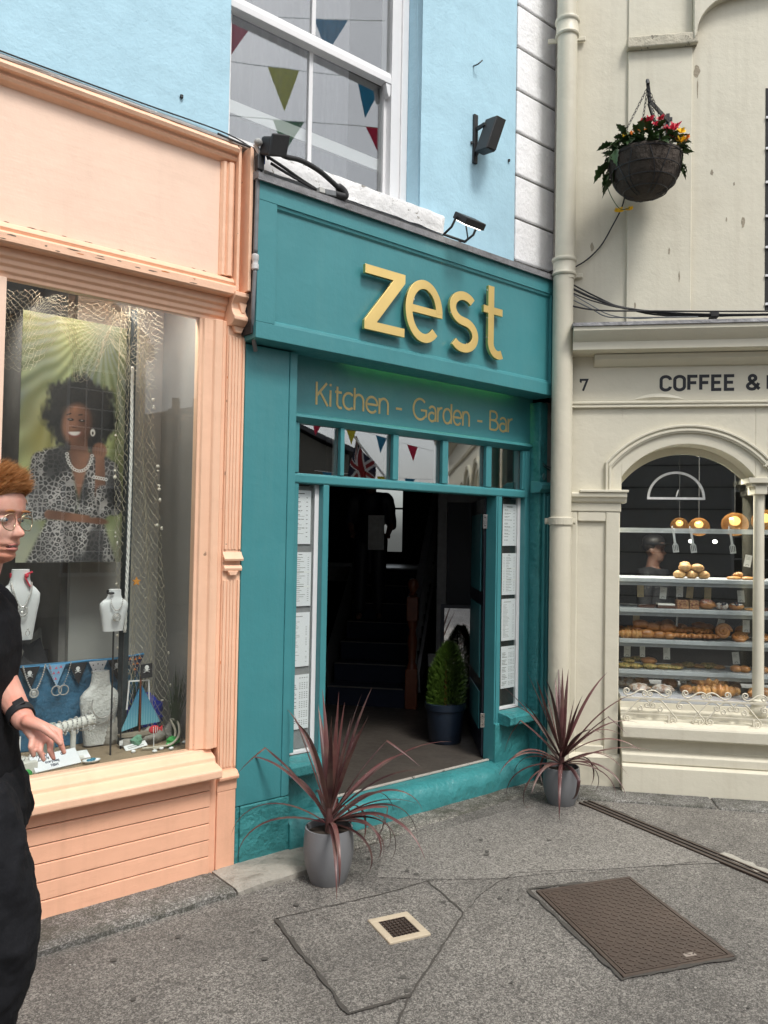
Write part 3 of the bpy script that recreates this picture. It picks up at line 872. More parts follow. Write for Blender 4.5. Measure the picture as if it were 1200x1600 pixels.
# display box behind the glass
M['sand'] = paint("sand strewn display floor", (0.30, 0.225, 0.145), 0.95, 0.25, 0.9, 160, lump=0.5)
part('display_floor', MB().box(X0, -.10, .10, .80, .50, .560), M['sand'], js)
M['reveal'] = paint("off white display lining", (0.34, 0.33, 0.31), 0.7, 0.06, 0.1, 20)
part('display_side', MB().box(-.105, -.06, .11, 1.6, .5601, 3.2), M['reveal'], js)
part('display_ceiling', MB().box(X0, -.1055, .101, 2.8, 3.2, 3.25), M['room_grey'], js)
part('display_partition', MB().box(-.62, -.1055, .80, .84, .50, 3.199), M['reveal'], js)
part('back_room', MB().box(X0 - .3, -.6205, 2.8, 2.85, .4, 3.25).box(X0 - .35, X0 - .3, .1, 2.8, .4, 3.25).box(X0, -.6205, .801, 2.8, .40, .45).box(-.66, -.6205, .8405, 2.8, .45, 3.2), paint("dim shop interior", (0.16, 0.15, 0.14), 0.8, 0.3, 0.1, 10), js)
# a dark doorway post, cabinets and packing paper seen beyond
part('cabinet', MB().box(-1.75, -1.05, 2.2, 2.6, .45, 2.1).box(-1.7, -1.1, 2.15, 2.1999, 1.2, 1.24).box(-1.7, -1.1, 2.15, 2.1999, 1.6, 1.64), plain("olive cabinet", (0.16, 0.14, 0.09), 0.6), js)

# ------------------------------------------------------------------ teal restaurant front (facade A)
zs = thing('restaurant_shopfront', 'teal painted restaurant front with open doorway, transom lights and menu windows', 'shopfront', FA, (1.3, 0, 0))
part('pillar', MB().box(0.003, .283, 0, .12, .302, 2.765), M['teal'], zs, bev=0.004)
part('pillar_edge', MB().box(.2835, .333, -.006, .12, .302, 2.765), M['teal'], zs, bev=0.005)
part('pillar_plinth', MB().box(.030, .338, -.004, .12, -.02, .2985).box(.003, .0295, .004, .12, -.02, .2985), M['teal_rough'], zs, bev=0.006)
part('name_board', MB().box(.3335, 2.50, .10, .14, 2.445, 2.92), M['teal'], zs)
part('transom_moulding', MB().prof([(.14, 2.445), (.088, 2.445), (.072, 2.436), (.068, 2.422), (.080, 2.412), (.100, 2.402), (.112, 2.392), (.14, 2.392)], .3335, 2.46), M['teal'], zs, smooth=30)
part('transom_rail', MB().prof([(.19, 2.042), (.092, 2.042), (.088, 2.05), (.088, 2.088), (.094, 2.096), (.115, 2.102), (.19, 2.102)], .3335, 2.46), M['teal'], zs, bev=0.003)
bars = [(.3335, .425), (.722, .752), (1.139, 1.185), (1.575, 1.628), (2.002, 2.058), (2.394, 2.46)]
for a, b in bars:
    br = part('glazing_bar', MB().box(a, b, .098, .130, 2.1025, 2.3915), M['teal'], zs, bev=0.004)
    part('bar_back', MB().box(a + .002, b - .002, .1405, .185, 2.1025, 2.3915), M['white_wood'], br)
for k in range(5):
    part('transom_pane', MB().box(bars[k][1] - .004, bars[k + 1][0] + .004, .1315, .1355, 2.1025, 2.3915), M['glass_transom'], zs)
# frame uprights
part('door_jamb', MB().box(.597, .640, .092, .19, .18, 2.0415), M['teal'], zs, bev=0.004)
part('door_jamb', MB().box(2.108, 2.166, .092, .19, .17, 2.0415).box(2.118, 2.130, .084, .0915, .17, 2.0415), M['teal'], zs, bev=0.003)
part('frame_stile', MB().box(.3335, .424, .096, .19, .50, 2.0415), M['teal'], zs)
part('frame_stile', MB().box(2.418, 2.468, .090, .19, .50, 2.39), M['teal'], zs, bev=0.004)
# menu windows: white inner frames, glass, sills
def menu_window(x0, x1, z0, right):
    fr = part('menu_window', MB().box(x0, x0 + .012, .135, .20, z0, 2.0415).box(x1 - .030, x1, .135, .20, z0, 2.0415).box(x0 + .012, x1 - .030, .135, .20, z0, z0 + .02), M['white_wood'], zs, bev=0.002)
    part('pane', MB().box(x0 + .012, x1 - .030, .142, .146, z0 + .02, 2.0415), M['glass'], fr)
    return fr
menu_window(.4245, .5965, .475, False)
menu_window(2.1665, 2.4175, .51, True)
for x0, x1, z in ((.3335, .60, .455), (2.150, 2.45, .49)):
    part('menu_sill', MB().prof([(.12, z + .022), (.0, z + .008), (-.028, z - .002), (-.028, z - .052), (-.01, z - .066), (.12, z - .066)], x0, x1), M['teal_step'], zs, bev=0.004)
part('apron_panel', MB().box(.3385, .597, .085, .19, .12, .405), M['teal_step'], zs, bev=0.006)
part('apron_panel', MB().box(2.1085, 2.47, .075, .19, .12, .435), M['teal_step'], zs, bev=0.006)
# return wall and right pilaster
part('right_return', MB().box(2.4705, 2.56, .002, .20, .10, 2.75), M['teal_rough'], zs, bev=0.01)
part('right_pilaster', MB().box(2.500, 2.585, -.024, .0015, .10, 2.08).box(2.525, 2.56, -.034, -.0245, .14, 2.06), M['teal'], zs, bev=0.005)
part('pilaster_bracket', MB().prof([(.05, 2.075), (-.03, 2.082), (-.052, 2.105), (-.056, 2.135), (-.02, 2.16), (.05, 2.165)], 2.425, 2.60), M['teal'], zs, bev=0.005)
part('right_edge', MB().box(2.5605, 2.72, .012, .16, 0, 2.76), M['render_grey'], zs, bev=0.01)
# lumpy painted step
mb = MB()
nx = 60
prof = [(-.014, -.02), (-.022, .06), (-.014, .118), (.012, .142), (.06, .156), (.10, .166), (.16, .168), (.16, -.02)]
vs, fs = [], []
for i in range(nx + 1):
    x = .339 + (2.60 - .339) * i / nx
    rise = .022 * (1 - i / nx)
    for j, (y, z) in enumerate(prof):
        a = .012 if j in (1, 2, 3, 4) else 0
        w = 1.6 if .9 < x < 1.3 else .8
        vs.append((x, y + w * a * noise.noise((x * 5, j * .7, 2)), z + (rise if 1 < j < 5 else 0) * .8 + w * a * .7 * noise.noise((x * 6, j * .7, 9))))
m = len(prof)
for i in range(nx):
    for j in range(m):
        l = (j + 1) % m
        fs.append((i * m + j, i * m + l, (i + 1) * m + l, (i + 1) * m + j))
fs += [tuple(range(m)), tuple(range(nx * m, nx * m + m))]
mb.add(vs, fs)
part('door_step', mb, M['teal_step'], zs, 'lumpy teal painted step with chipped edge', smooth=50)
part('threshold_strip', MB().box(.641, 2.107, .128, .150, .1685, .180), paint("scuffed pale threshold", (0.40, 0.37, 0.33), 0.6, 0.1, 0.5, 30, chip=0.6, chipcol=(0.1, 0.09, 0.08)), zs, bev=0.003)

# fascia sign over the doorway
sg = thing('shop_sign', 'large teal fascia sign box reading zest in raised gold letters', 'sign', FA, (1.25, -.06, 2.775))
part('board', MB().box(.105, 2.425, -.100, .08, 2.862, 3.508), M['teal'], sg)
part('rail', MB().box(-.010, 2.50, -.122, .08, 3.5085, 3.613), M['teal'], sg, bev=0.003)
part('rail', MB().box(-.010, 2.50, -.122, .08, 2.775, 2.8615), M['teal'], sg, bev=0.003)
part('stile', MB().box(-.010, .1045, -.1215, .08, 2.862, 3.508), M['teal'], sg, bev=0.002)
part('stile', MB().box(2.4255, 2.50, -.1215, .08, 2.862, 3.508), M['teal'], sg, bev=0.002)
mb = MB().prof([(-.1005, 3.508), (-.116, 3.508), (-.112, 3.492), (-.1005, 3.482)], .105, 2.425).prof([(-.1005, 2.8622), (-.116, 2.8622), (-.112, 2.876), (-.1005, 2.886)], .105, 2.425)
part('bead', mb, M['teal'], sg)
part('lead_capping', MB().prof([(.02, 3.6135), (-.136, 3.6135), (-.140, 3.600), (-.147, 3.602), (-.147, 3.640), (-.10, 3.652), (.02, 3.668)], -.03, 2.53), M['lead'], sg, smooth=30)
part('gap_shade_strip', MB().box(-.0245, -.011, -.095, .06, 2.80, 3.61), M['black_plastic'], sg)  # black strip standing in for the shaded gap beside the peach pilaster
Z0, XH, SW = 2.942, .380, .056
yb, yf = -.128, -.150
def letter(mb, lab=None):
    o = part('letter', mb, M['gold'], sg, bev=0.0015)
    return o
def zpoly(x0, x1):
    w, h, s, k = x1 - x0, XH, SW * .95, .082
    return [(x0, Z0 + h), (x1, Z0 + h), (x1, Z0 + h - s), (x0 + k + .012, Z0 + s), (x1, Z0 + s), (x1, Z0), (x0, Z0), (x0, Z0 + s), (x1 - k - .012, Z0 + h - s), (x0, Z0 + h - s)]
letter(MB().plate(zpoly(.690, 1.0), yf, yb))
cx, cz = 1.160, Z0 + XH / 2
letter(MB().stroke(arc(cx, cz, .155 - SW / 2, XH / 2 - SW / 2 + .004, 2, 316, 48), SW, yf, yb).box(cx - .13, cx + .155, yf + .001, yb, cz - .018, cz + .028))
cx = 1.505
letter(MB().stroke(arc(cx, Z0 + .276, .100, .082, 38, 262, 22) + arc(cx, Z0 + .106, .108, .086, 86, -142, 22), SW, yf, yb))
letter(MB().stroke([(1.762, Z0 + .478), (1.762, Z0 + .10)] + arc(1.835, Z0 + .10, .073, .075, 180, 300, 12), SW, yf, yb).box(1.690, 1.875, yf + .001, yb, Z0 + .292, Z0 + .340))
for (x, z) in ((.80, 3.30), (.74, 2.97), (1.09, 3.2), (1.2, 2.97), (1.45, 3.2), (1.56, 3.0), (1.762, 3.3), (1.762, 3.05)):
    part('stand_off', MB().bar((x, yb + .0005, z), (x, -.0995, z), .012), M['steel'], sg)
for x, z in ((1.757, 3.385), (1.757, 3.2), (1.757, 3.07), (1.42, 3.17)):
    part('screw', MB().lathe([(0, -.003), (.006, -.002), (.006, .002), (0, .003)], (0, 0, 0), 8).shift((x - SW / 2 - .004, yf + .006, z)), M['steel'], sg)
# painted line under the sign
st = thing('painted_lettering', 'thin gold painted line reading Kitchen - Garden - Bar under the sign', 'lettering', FA, (1.3, .1, 2.5))
for t_, a, b in (('Kitchen', .538, 1.088), ('-', 1.155, 1.205), ('Garden', 1.305, 1.822), ('-', 1.905, 1.955), ('Bar', 2.035, 2.272)):
    part('word' if t_ != '-' else 'dash', word(MB(), t_, G_LIGHT, a, 2.503, .150, .0145, .0995, .0012, b), M['gold_paint'], st)
# green strip lamp tucked under the sign, washing the name board
lm = thing('strip_lamp', 'slim green strip lamp under the sign lighting the name board', 'strip lamp', FA, (1.5, .03, 2.77))
part('housing', MB().box(.75, 2.25, .0805, .098, 2.861, 2.875), M['black_plastic'], lm)
part('diffuser', MB().box(.76, 2.24, .082, .097, 2.856, 2.8605), plain("lit green diffuser", (.4, .6, .2), .4, 0, (.55, .80, .14), 16.0), lm)
# ------------------------------------------------------------------ cream bakery (facade B)
bk = thing('bakery_building', 'cream painted bakery with arched shop window, cornice and lettered frieze', 'building', FB, (2, 0, 0))
UE = 6.5
def arc_pts(c, half, spring, rise, off=0.0, n=28, a=-1.0, b=1.0):
    Rr = (half * half + rise * rise) / (2 * rise)
    zc = spring + rise - Rr
    am = math.asin(half / Rr)
    return [(c + (Rr + off) * math.sin(am * (a + (b - a) * i / n)), zc + (Rr + off) * math.cos(am * (a + (b - a) * i / n))) for i in range(n + 1)]
C1, HALF, SPR, RISE = 1.070, .450, 2.195, .235
bays = [C1 + k * .98 for k in range(4)]
# wall above the shopfront
mb = MB().box(.15, UE, 0.0, .2, 3.2, 8.0)
part('wall', mb, M['cream'], bk)
part('wall_return', MB().box(.13, .1499, .03, .6, 0, 8.0), M['render_grey'], bk)
# raised pilaster strip, capital and the recessed arch of the upper storey
part('upper_pilaster', MB().box(.640, 1.080, -.022, -.0005, 3.27, 5.27), M['cream'], bk, bev=0.004)
part('pilaster_capital', MB().box(.628, 1.112, -.065, -.0005, 5.271, 5.352), M['cream_dark'], bk, bev=0.008)
part('upper_pilaster', MB().box(.640, 1.080, -.015, -.0005, 5.353, 7.5), M['cream'], bk, bev=0.004)
ap = arc(1.40, 5.13, .30, .27, 180, 92, 20) + [(1.9, 5.47), (2.6, 5.50)]
mb = MB()
mb.band([(1.0805, 5.30)] + [(x, z + .2) for x, z in ap] , [(1.0805, 7.5)] + [(x, 7.5) for x, z in ap], -.075, -.0005)
part('arch_surround', mb, M['cream'], bk, bev=0.005)
# upper sash window at the frame edge
uw = part('upper_window', MB().box(2.451, 2.47, -.004, .12, 3.36, 4.94), M['white_wood'], bk)
part('dark_pane', MB().box(1.576, 2.45, -.002, .02, 3.36, 4.94), M['dark_gap'], uw)
mb = MB()
for z in (3.40, 3.60, 3.80, 4.02, 4.26, 4.50, 4.72): mb.box(1.577, 2.44, -.012, -.0025, z, z + .016)
mb.box(1.9, 1.92, -.0115, -.0025, 3.36, 4.94)
part('glazing_bars', mb, M['white_wood'], uw)
# cornice
part('cornice', MB().prof([(0, 3.245), (-.235, 3.222), (-.235, 3.195), (-.215, 3.165), (-.18, 3.135), (-.172, 3.128), (-.172, 3.075), (-.162, 3.07), (-.03, 3.062), (0, 3.06)], .262, UE), M['cream_gloss'], bk, smooth=25)
part('cornice_bed', MB().prof([(0, 3.059), (-.085, 3.059), (-.075, 3.025), (-.045, 3.0), (-.02, 2.985), (0, 2.985)], .42, UE), M['cream_gloss'], bk, smooth=25)
part('lead_capping', MB().prof([(0, 3.285), (-.19, 3.256), (-.242, 3.248), (-.246, 3.224), (-.236, 3.2235), (0, 3.2465)], .255, UE), M['lead'], bk, smooth=25)
part('frieze', MB().box(.15, UE, -.004, .1, 2.737, 3.199), M['cream_gloss'], bk)
part('string_course', MB().prof([(0, 2.735), (-.018, 2.735), (-.030, 2.728), (-.030, 2.718), (-.020, 2.714), (-.020, 2.706), (-.026, 2.70), (-.026, 2.692), (0, 2.688)], .262, UE), M['cream_gloss'], bk)
# lifted flake of paint on the frieze
mb = MB()
vs = []
for i in range(17):
    t_ = i / 16
    x = .70 + .34 * t_
    hh = .045 * math.sin(math.pi * t_) ** .7
    vs += [(x, -.0045, 2.745), (x, -.005 - .012 * math.sin(math.pi * t_), 2.745 + hh * .4), (x, -.0042, 2.745 + hh)]
mb.add(vs, [(3 * i + k, 3 * i + k + 1, 3 * i + k + 4, 3 * i + k + 3) for i in range(16) for k in range(2)])
part('paint_blister', mb, M['cream_gloss'], bk)
# wall with arched openings
mb = MB()
xl = .15
for c in bays:
    A = arc_pts(c, HALF, SPR, RISE)
    mb.band(A, [(x, 2.69) for x, z in A], 0.0, .19)
    x0 = c - HALF
    mb.box(xl, x0, 0, .19, 2.08 if xl > .2 else 0.0, 2.69) if xl > .2 else mb.box(xl, x0, 0, .19, 1.945, 2.69)
    xl = c + HALF
mb.box(xl, UE, 0, .19, 0, 2.69)
part('arcade_wall', mb, M['cream_gloss'], bk, bev=0.004)
for k, c in enumerate(bays[:3]):
    lo = .505 if k == 0 else c - HALF - .035
    n = 30
    # raised archivolt with two beads
    def ring(o0, o1, y):
        if k == 0:
            out = arc_pts(c + .0, .565, 2.300, .270, o1)
            inn = arc_pts(c + .0, .565, 2.300, .270, o0)
            out = [(out[0][0], 2.082)] + out; inn = [(inn[0][0], 2.082)] + inn
        else:
            out = arc_pts(c, .485, 2.275, .285, o1); inn = arc_pts(c, .485, 2.275, .285, o0)
        return MB().band(inn, out, y, -.0003)
    a = part('archivolt', ring(-.060, 0.0, -.016), M['cream_gloss'], bk)
    part('bead', ring(-.020, -.004, -.028), M['cream_gloss'], a, bev=0.003)
    part('bead', ring(-.050, -.034, -.024), M['cream_gloss'], a, bev=0.003)
# impost and panelled pilaster
part('impost', MB().prof([(.1, 2.081), (-.040, 2.081), (-.046, 2.072), (-.044, 2.050), (-.030, 2.042), (-.024, 2.02), (-.012, 2.008), (.1, 2.008)], .255, .655), M['cream_gloss'], bk, bev=0.003)
part('impost_cap', MB().box(.33, .665, -.056, .1, 2.0815, 2.10), M['cream_gloss'], bk, bev=0.004)
pp = part('pier', MB().box(.15, .615, .022, .19, 0.0, 2.0075), M['cream_gloss'], bk)
part('pier_frame', MB().box(.262, .318, 0.0, .0215, .215, 1.9445).box(.515, .612, -.001, .0215, .215, 1.9445).box(.3185, .5145, .0, .0215, 1.875, 1.9445).box(.3185, .5145, 0, .0215, .215, .285).box(.255, .618, -.006, .0215, 1.945, 2.0078), M['cream_gloss'], pp, bev=0.007)
part('pier_base', MB().box(.25, .628, -.03, .0215, -.02, .205).prof([(.02, .205), (-.03, .205), (-.012, .228), (.02, .235)], .25, .628), M['cream'], bk, bev=0.008)
# stall riser with stepped sills
part('stall_riser', MB().prof([(.30, .60), (.045, .60), (.040, .555), (.015, .545), (.005, .50), (-.055, .485), (-.115, .470), (-.122, .455), (-.118, .385), (-.105, .375), (-.030, .372), (-.025, .285), (-.07, .268), (-.085, .258), (-.085, .205), (-.072, .20), (-.115, .185), (-.118, -.02), (.30, -.02)], .629, UE), M['cream'], bk, bev=0.007)
# slim columns between the bays
for k, c in enumerate(bays[:3]):
    x = c + .49
    col = part('column', MB().lathe([(.038, .70), (.037, 1.2), (.035, 2.12)], (x, .06, 0), 20), M['cream_gloss'], bk, smooth=40)
    part('column_base', MB().lathe([(.062, .545), (.066, .56), (.062, .585), (.052, .60), (.05, .615), (.056, .63), (.052, .65), (.038, .66), (.038, .702)], (x, .06, 0), 20), M['cream_gloss'], col, smooth=40)
    part('column_capital', MB().box(x - .085, x + .085, -.02, .19, 2.158, 2.1945).box(x - .062, x + .062, 0, .15, 2.135, 2.1575).lathe([(.035, 2.11), (.048, 2.12), (.05, 2.1345)], (x, .06, 0), 20), M['cream_gloss'], col, bev=0.002)
# soffits, glass, inside
part('pane', MB().box(.622, 3.6, .196, .203, .632, 2.60), M['glass_bakery'], bk)
mb = MB()
A = arc_pts(C1 + .005, .445, 2.14, .235)
part('arch_frame', MB().band(A, [(x, 2.60) for x, z in A], .1905, .1955).box(.615, .626, .1905, .26, .60, 2.62), M['cream_gloss'], bk)
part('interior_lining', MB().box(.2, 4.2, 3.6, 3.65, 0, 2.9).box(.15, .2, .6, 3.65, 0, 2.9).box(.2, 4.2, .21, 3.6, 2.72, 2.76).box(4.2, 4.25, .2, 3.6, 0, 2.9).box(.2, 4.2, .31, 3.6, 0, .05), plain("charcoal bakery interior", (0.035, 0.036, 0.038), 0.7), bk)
part('white_reveal', MB().box(.6205, .640, .26, .60, .60, 1.86), M['shop_white'], bk)
# marble bed and shelves
part('marble_bed', MB().box(.6405, 3.5, .0455, .82, .6005, .634), M['marble'], bk, bev=0.002)
for z in (1.470, 1.247, 1.020, .795):
    sh = part('shelf', MB().box(.645, 3.5, .235, .62, z - .030, z), M['marble'], bk, bev=0.003)
    part('shelf_rail', MB().box(.645, 3.5, .250, .27, z - .056, z - .0305), plain("brushed aluminium %g" % z, (0.42, 0.43, 0.44), 0.35, 0.7), sh)
part('shelf_support', MB().box(1.075, 1.087, .40, .42, 1.0205, 1.216).box(1.075, 1.087, .40, .42, 1.2475, 1.439), M['steel'], bk)
part('back_panel', MB().box(.645, 3.5, .80, .82, .635, 1.20), plain("near black panel", (0.02, 0.02, 0.022), 0.4), bk)
part('hanging_bar', MB().box(.645, 3.5, .245, .262, 1.803, 1.838), plain("white bar", (0.62, 0.63, 0.64), 0.4), bk)
# frieze lettering
lt = thing('painted_lettering', 'black painted capitals reading COFFEE & on the cream frieze', 'lettering', FB, (1.2, 0, 2.85))
W_ = .0215
word(mb := MB(), 'COFFEE', G_BOLD, .886, 2.803, .117, W_, -.0045, .001, 1.376)
part('word', mb, M['black_paint'], lt)
word(mb := MB(), '&', G_BOLD, 1.462, 2.803, .117, W_, -.0045, .001, 1.542)
part('ampersand', mb, M['black_paint'], lt)
word(mb := MB(), 'B', G_BOLD, 1.600, 2.803, .117, W_, -.0045, .001, 1.668)
part('letter', mb, M['black_paint'], lt)
word(mb := MB(), '7', G_BOLD, .330, 2.808, .094, .015, -.0045, .001, .376)
single('house_number', mb.box(.328, .336, -.0048, -.004, 2.872, 2.884), M['black_paint'], 'black painted house number 7 on the cream frieze', 'number', FB, (.35, 0, 2.8))
# semicircle emblem on the glass
mb = MB().stroke(arc(1.03, 2.058, .193, .185, 0, 180, 40), .017, .1935, .1955).box(.828, 1.232, .1932, .1955, 2.047, 2.0635).bar((1.032, .1945, 2.068), (1.047, .1945, 2.118), .007)
single('window_emblem', mb, plain("white vinyl emblem", (0.74, 0.75, 0.75), 0.5), 'white half circle emblem with a short hand on the bakery glass', 'emblem', FB, (1.03, .195, 2.05))

# damage marks on the cream wall
mk = paint("weathered patch of bare render", (0.33, 0.29, 0.22), 0.9, 0.25, 0.6, 60)
for i, (x, z, w, h) in enumerate(((1.115, 5.10, .05, .10), (1.12, 4.97, .012, .16), (1.22, 4.36, .022, .05), (1.37, 4.27, .012, .03), (1.32, 4.02, .014, .035), (1.43, 3.99, .032, .09), (.40, 3.86, .03, .07), (.93, 3.80, .018, .06), (.70, 3.42, .02, .05), (1.0, 3.62, .014, .09))):
    mb = MB()
    n = 14
    r_ = random.Random(i)
    P = [(x + w / 2 * math.cos(2 * math.pi * k / n) * r_.uniform(.5, 1.1), z + h / 2 * math.sin(2 * math.pi * k / n) * r_.uniform(.7, 1.1)) for k in range(n)]
    yy = -.0228 if .64 < x < 1.08 else -.0008
    mb.poly([(px, yy, pz) for px, pz in P])
    part('paint_chip', mb, mk, bk)

# ------------------------------------------------------------------ wrought iron scroll rail
ir = thing('scroll_rail', 'cream wrought iron rail with scrolls in front of the bakery sill', 'railing', FB, (1.3, -.06, .46))
IM = paint("cream painted iron", (0.66, 0.62, 0.51), 0.5, 0.05, 0.1, 40)
YR = -.055
part('top_bar', MB().box(.62, 3.4, YR - .006, YR + .006, .640, .652), IM, ir)
part('lower_bar', MB().box(.62, 3.4, YR - .004, YR + .004, .535, .541), IM, ir)
def spiral(cx, cz, r, a0, turns, sgn, n=22):
    return [(cx + r * (1 - .78 * i / n) * math.cos(R(a0 + sgn * 360 * turns * i / n)), YR, cz + r * (1 - .78 * i / n) * math.sin(R(a0 + sgn * 360 * turns * i / n))) for i in range(n + 1)]
def s_scroll(c0, r0, a0, s0, c1, r1, a1, s1):
    """two spirals joined by a flowing bar"""
    A = spiral(c0[0], c0[1], r0, a0, 1.35, s0)[::-1]
    B = spiral(c1[0], c1[1], r1, a1, 1.35, s1)
    P, Q = Vector(A[-1]), Vector(B[0])
    tp = (Vector(A[-1]) - Vector(A[-2])).normalized(); tq = (Vector(B[1]) - Vector(B[0])).normalized()
    L = (Q - P).length * .45
    mid = []
    for i in range(1, 10):
        t_ = i / 10
        mid.append((1 - t_) ** 3 * P + 3 * (1 - t_) ** 2 * t_ * (P + tp * L) + 3 * (1 - t_) * t_ * t_ * (Q - tq * L) + t_ ** 3 * Q)
    return MB().tube(A + mid + B, .0052, 6)
scr1 = s_scroll((.0, .690), .024, 250, -1, (.118, .676), .021, 80, -1).mesh('scroll', IM, smooth=True)
scr2 = s_scroll((-.0, .690), .024, -70, 1, (-.118, .676), .021, 100, 1).mesh('scroll', IM, smooth=True)
for k in range(7):
    x = .728 + .392 * k
    s1 = inst('scroll', scr1, ir, loc=(x - .06 - .005, 0, .002))
    s2 = inst('scroll', scr2, ir, loc=(x + .17 + .04, 0, .002))
# below the bar: long falling scrolls
scr3 = s_scroll((.0, .602), .024, 120, 1, (.135, .505), .026, 60, -1).mesh('scroll', IM, smooth=True)
scr4 = s_scroll((.0, .602), .024, 60, -1, (-.135, .505), .026, 120, 1).mesh('scroll', IM, smooth=True)
mids1 = MB().tube(spiral(.066, .575, .020, 90, 1.3, -1), .0048, 6).mesh('scroll', IM, smooth=True)
for k in range(4):
    x = .82 + .55 * k
    inst('scroll', scr3, ir, loc=(x + .02, 0, 0)); inst('scroll', scr4, ir, loc=(x - .02, 0, 0))
    inst('scroll', mids1, ir, loc=(x + .0, 0, .0)); inst('scroll', mids1, ir, loc=(x - .135, 0, .0))
    inst('scroll', scr4, ir, loc=(x + .02 + .42, 0, 0.0))
    inst('scroll', scr3, ir, loc=(x + .10 + .10, 0, 0.0))
for x in (.945, 1.50, 2.05):
    part('foot', MB().box(x - .008, x + .008, YR - .008, YR + .008, .485, .5345).box(x - .03, x + .03, YR - .02, YR + .02, .478, .4855), IM, ir, bev=0.003)

# ------------------------------------------------------------------ downpipe at the corner
dp = thing('downpipe', 'cream cast iron downpipe in the corner between the teal front and the bakery', 'downpipe', FB, (.2, -.09, 0))
CP = paint("cream painted iron pipe", (0.60, 0.565, 0.455), 0.45, 0.04, 0.2, 25, lump=0.15, chip=0.75, chipcol=(0.25, 0.16, 0.1), dirt=0.25, dirtcol=(0.4, 0.35, 0.25), streak=0.2)
part('pipe', MB().lathe([(.076, -.02), (.076, 1.84), (.0735, 1.86), (.0725, 3.62)], (.195, -.09, 0), 28).lathe([(.0705, 3.60), (.0705, 5.40)], (.205, -.09, 0), 28).lathe([(.069, 5.38), (.069, 7.2)], (.2, -.09, 0), 28), CP, dp, smooth=40)
for z, x in ((3.62, .200), (5.36, .203)):
    part('socket', MB().lathe([(.070, 0), (.082, .006), (.086, .016), (.082, .028), (.079, .032), (.079, .098), (.086, .104), (.090, .118), (.086, .130), (.074, .134)], (x, -.09, z), 28), CP, dp, smooth=40)
    part('lug', MB().box(x - .135, x + .135, -.03, -.012, z + .01, z + .045), CP, dp, bev=0.006)
br = part('bracket', MB().lathe([(.078, 1.842), (.086, 1.846), (.086, 1.896), (.078, 1.90)], (.195, -.09, 0), 28).box(.085, .305, -.065, -.035, 1.85, 1.892), CP, dp, bev=0.003)
part('bolt', MB().bar((.100, -.075, 1.871), (.100, -.02, 1.871), .018).bar((.29, -.075, 1.871), (.29, -.02, 1.871), .018), CP, br)
# ------------------------------------------------------------------ fittings on the upper walls (facade A)
# small speaker
sp = thing('wall_speaker', 'small black speaker tilted on a bracket on the blue wall', 'speaker', FA, (1.70, 0, 4.3))
part('wall_bar', MB().box(1.712, 1.748, -.018, 0, 4.285, 4.62), M['black_metal'], sp, bev=0.002)
part('arm', MB().bar((1.735, -.018, 4.52), (1.74, -.09, 4.53), .02).bar((1.735, -.018, 4.38), (1.73, -.085, 4.385), .02).bar((1.735, -.01, 4.33), (1.74, -.05, 4.38), .012), M['black_metal'], sp)
ax = Vector((.042, 0, 0)); az = Vector((.085, -.03, .27)).normalized() * .125; ay = az.cross(ax).normalized() * .055
part('cabinet', MB().obox((1.765, -.115, 4.45), ax * 1.05, ay, az), M['black_plastic'], sp, bev=0.008)
part('grille', MB().obox(Vector((1.765, -.115, 4.45)) - ay * 1.06, ax * .92, ay * .06, az * .93), plain("speaker grille", (0.012, 0.012, 0.012), 0.8), sp)
part('knob', MB().blob((1.83, -.13, 4.47), (.014, .014, .014), 8, 6), M['black_plastic'], sp)

# lit floodlight above the sign
fl = thing('floodlight', 'small lit floodlight on a bracket above the right part of the sign', 'floodlight', FA, (1.45, -.2, 3.66))
c = Vector((1.43, -.26, 3.735)); ax = Vector((.085, 0, 0)); ay = Vector((0, .045, .030)); az = Vector((0, -.012, .018))
part('housing', MB().obox(c, ax, ay * 1.25, az), M['black_metal'], fl, bev=0.006)
part('lamp_glass', MB().obox(c - az * 1.12, ax * .82, ay * .95, az * .1), plain("lit lamp glass", (0.8, 0.8, 0.78), 0.3, 0, (1.0, 0.97, 0.88), 3.0), fl)
part('bracket', MB().tube([(1.335, -.24, 3.745), (1.332, -.20, 3.69), (1.335, -.13, 3.665)], .008).tube([(1.525, -.24, 3.745), (1.528, -.20, 3.69), (1.525, -.13, 3.665)], .008).bar((1.33, -.13, 3.662), (1.53, -.13, 3.662), .02, .008), M['black_metal'], fl)
part('lead', MB().tube(curve3([(1.43, -.22, 3.75), (1.50, -.17, 3.71), (1.56, -.11, 3.69), (1.52, -.05, 3.68)]), .005), M['rubber'], fl)

# dark floodlight over the left end of the sign, seen from behind and below
fb = thing('floodlight', 'black floodlight on a white stub over the left end of the sign', 'floodlight', FA, (.12, -.1, 3.68))
c = Vector((.035, -.17, 3.785)); ax = Vector((.046, .0, .010)); ay = Vector((-.010, .036, .010)); az = Vector((.0, -.015, .046))
part('housing', MB().obox(c, ax, ay, az), M['black_plastic'], fb, bev=0.012)
part('visor', MB().obox(c - ay * 1.25 + az * .1, ax * 1.12, ay * .25, az * 1.15), M['black_metal'], fb, bev=0.006)
part('knuckle', MB().blob((-.038, -.15, 3.79), (.024, .020, .020), 10, 8), plain("grey gland", (0.30, 0.30, 0.29), 0.5), fb)
part('stub', MB().tube([(-.05, -.135, 3.785), (-.01, -.12, 3.75), (.03, -.08, 3.69), (.035, -.06, 3.66)], .012), M['white_wood'], fb)

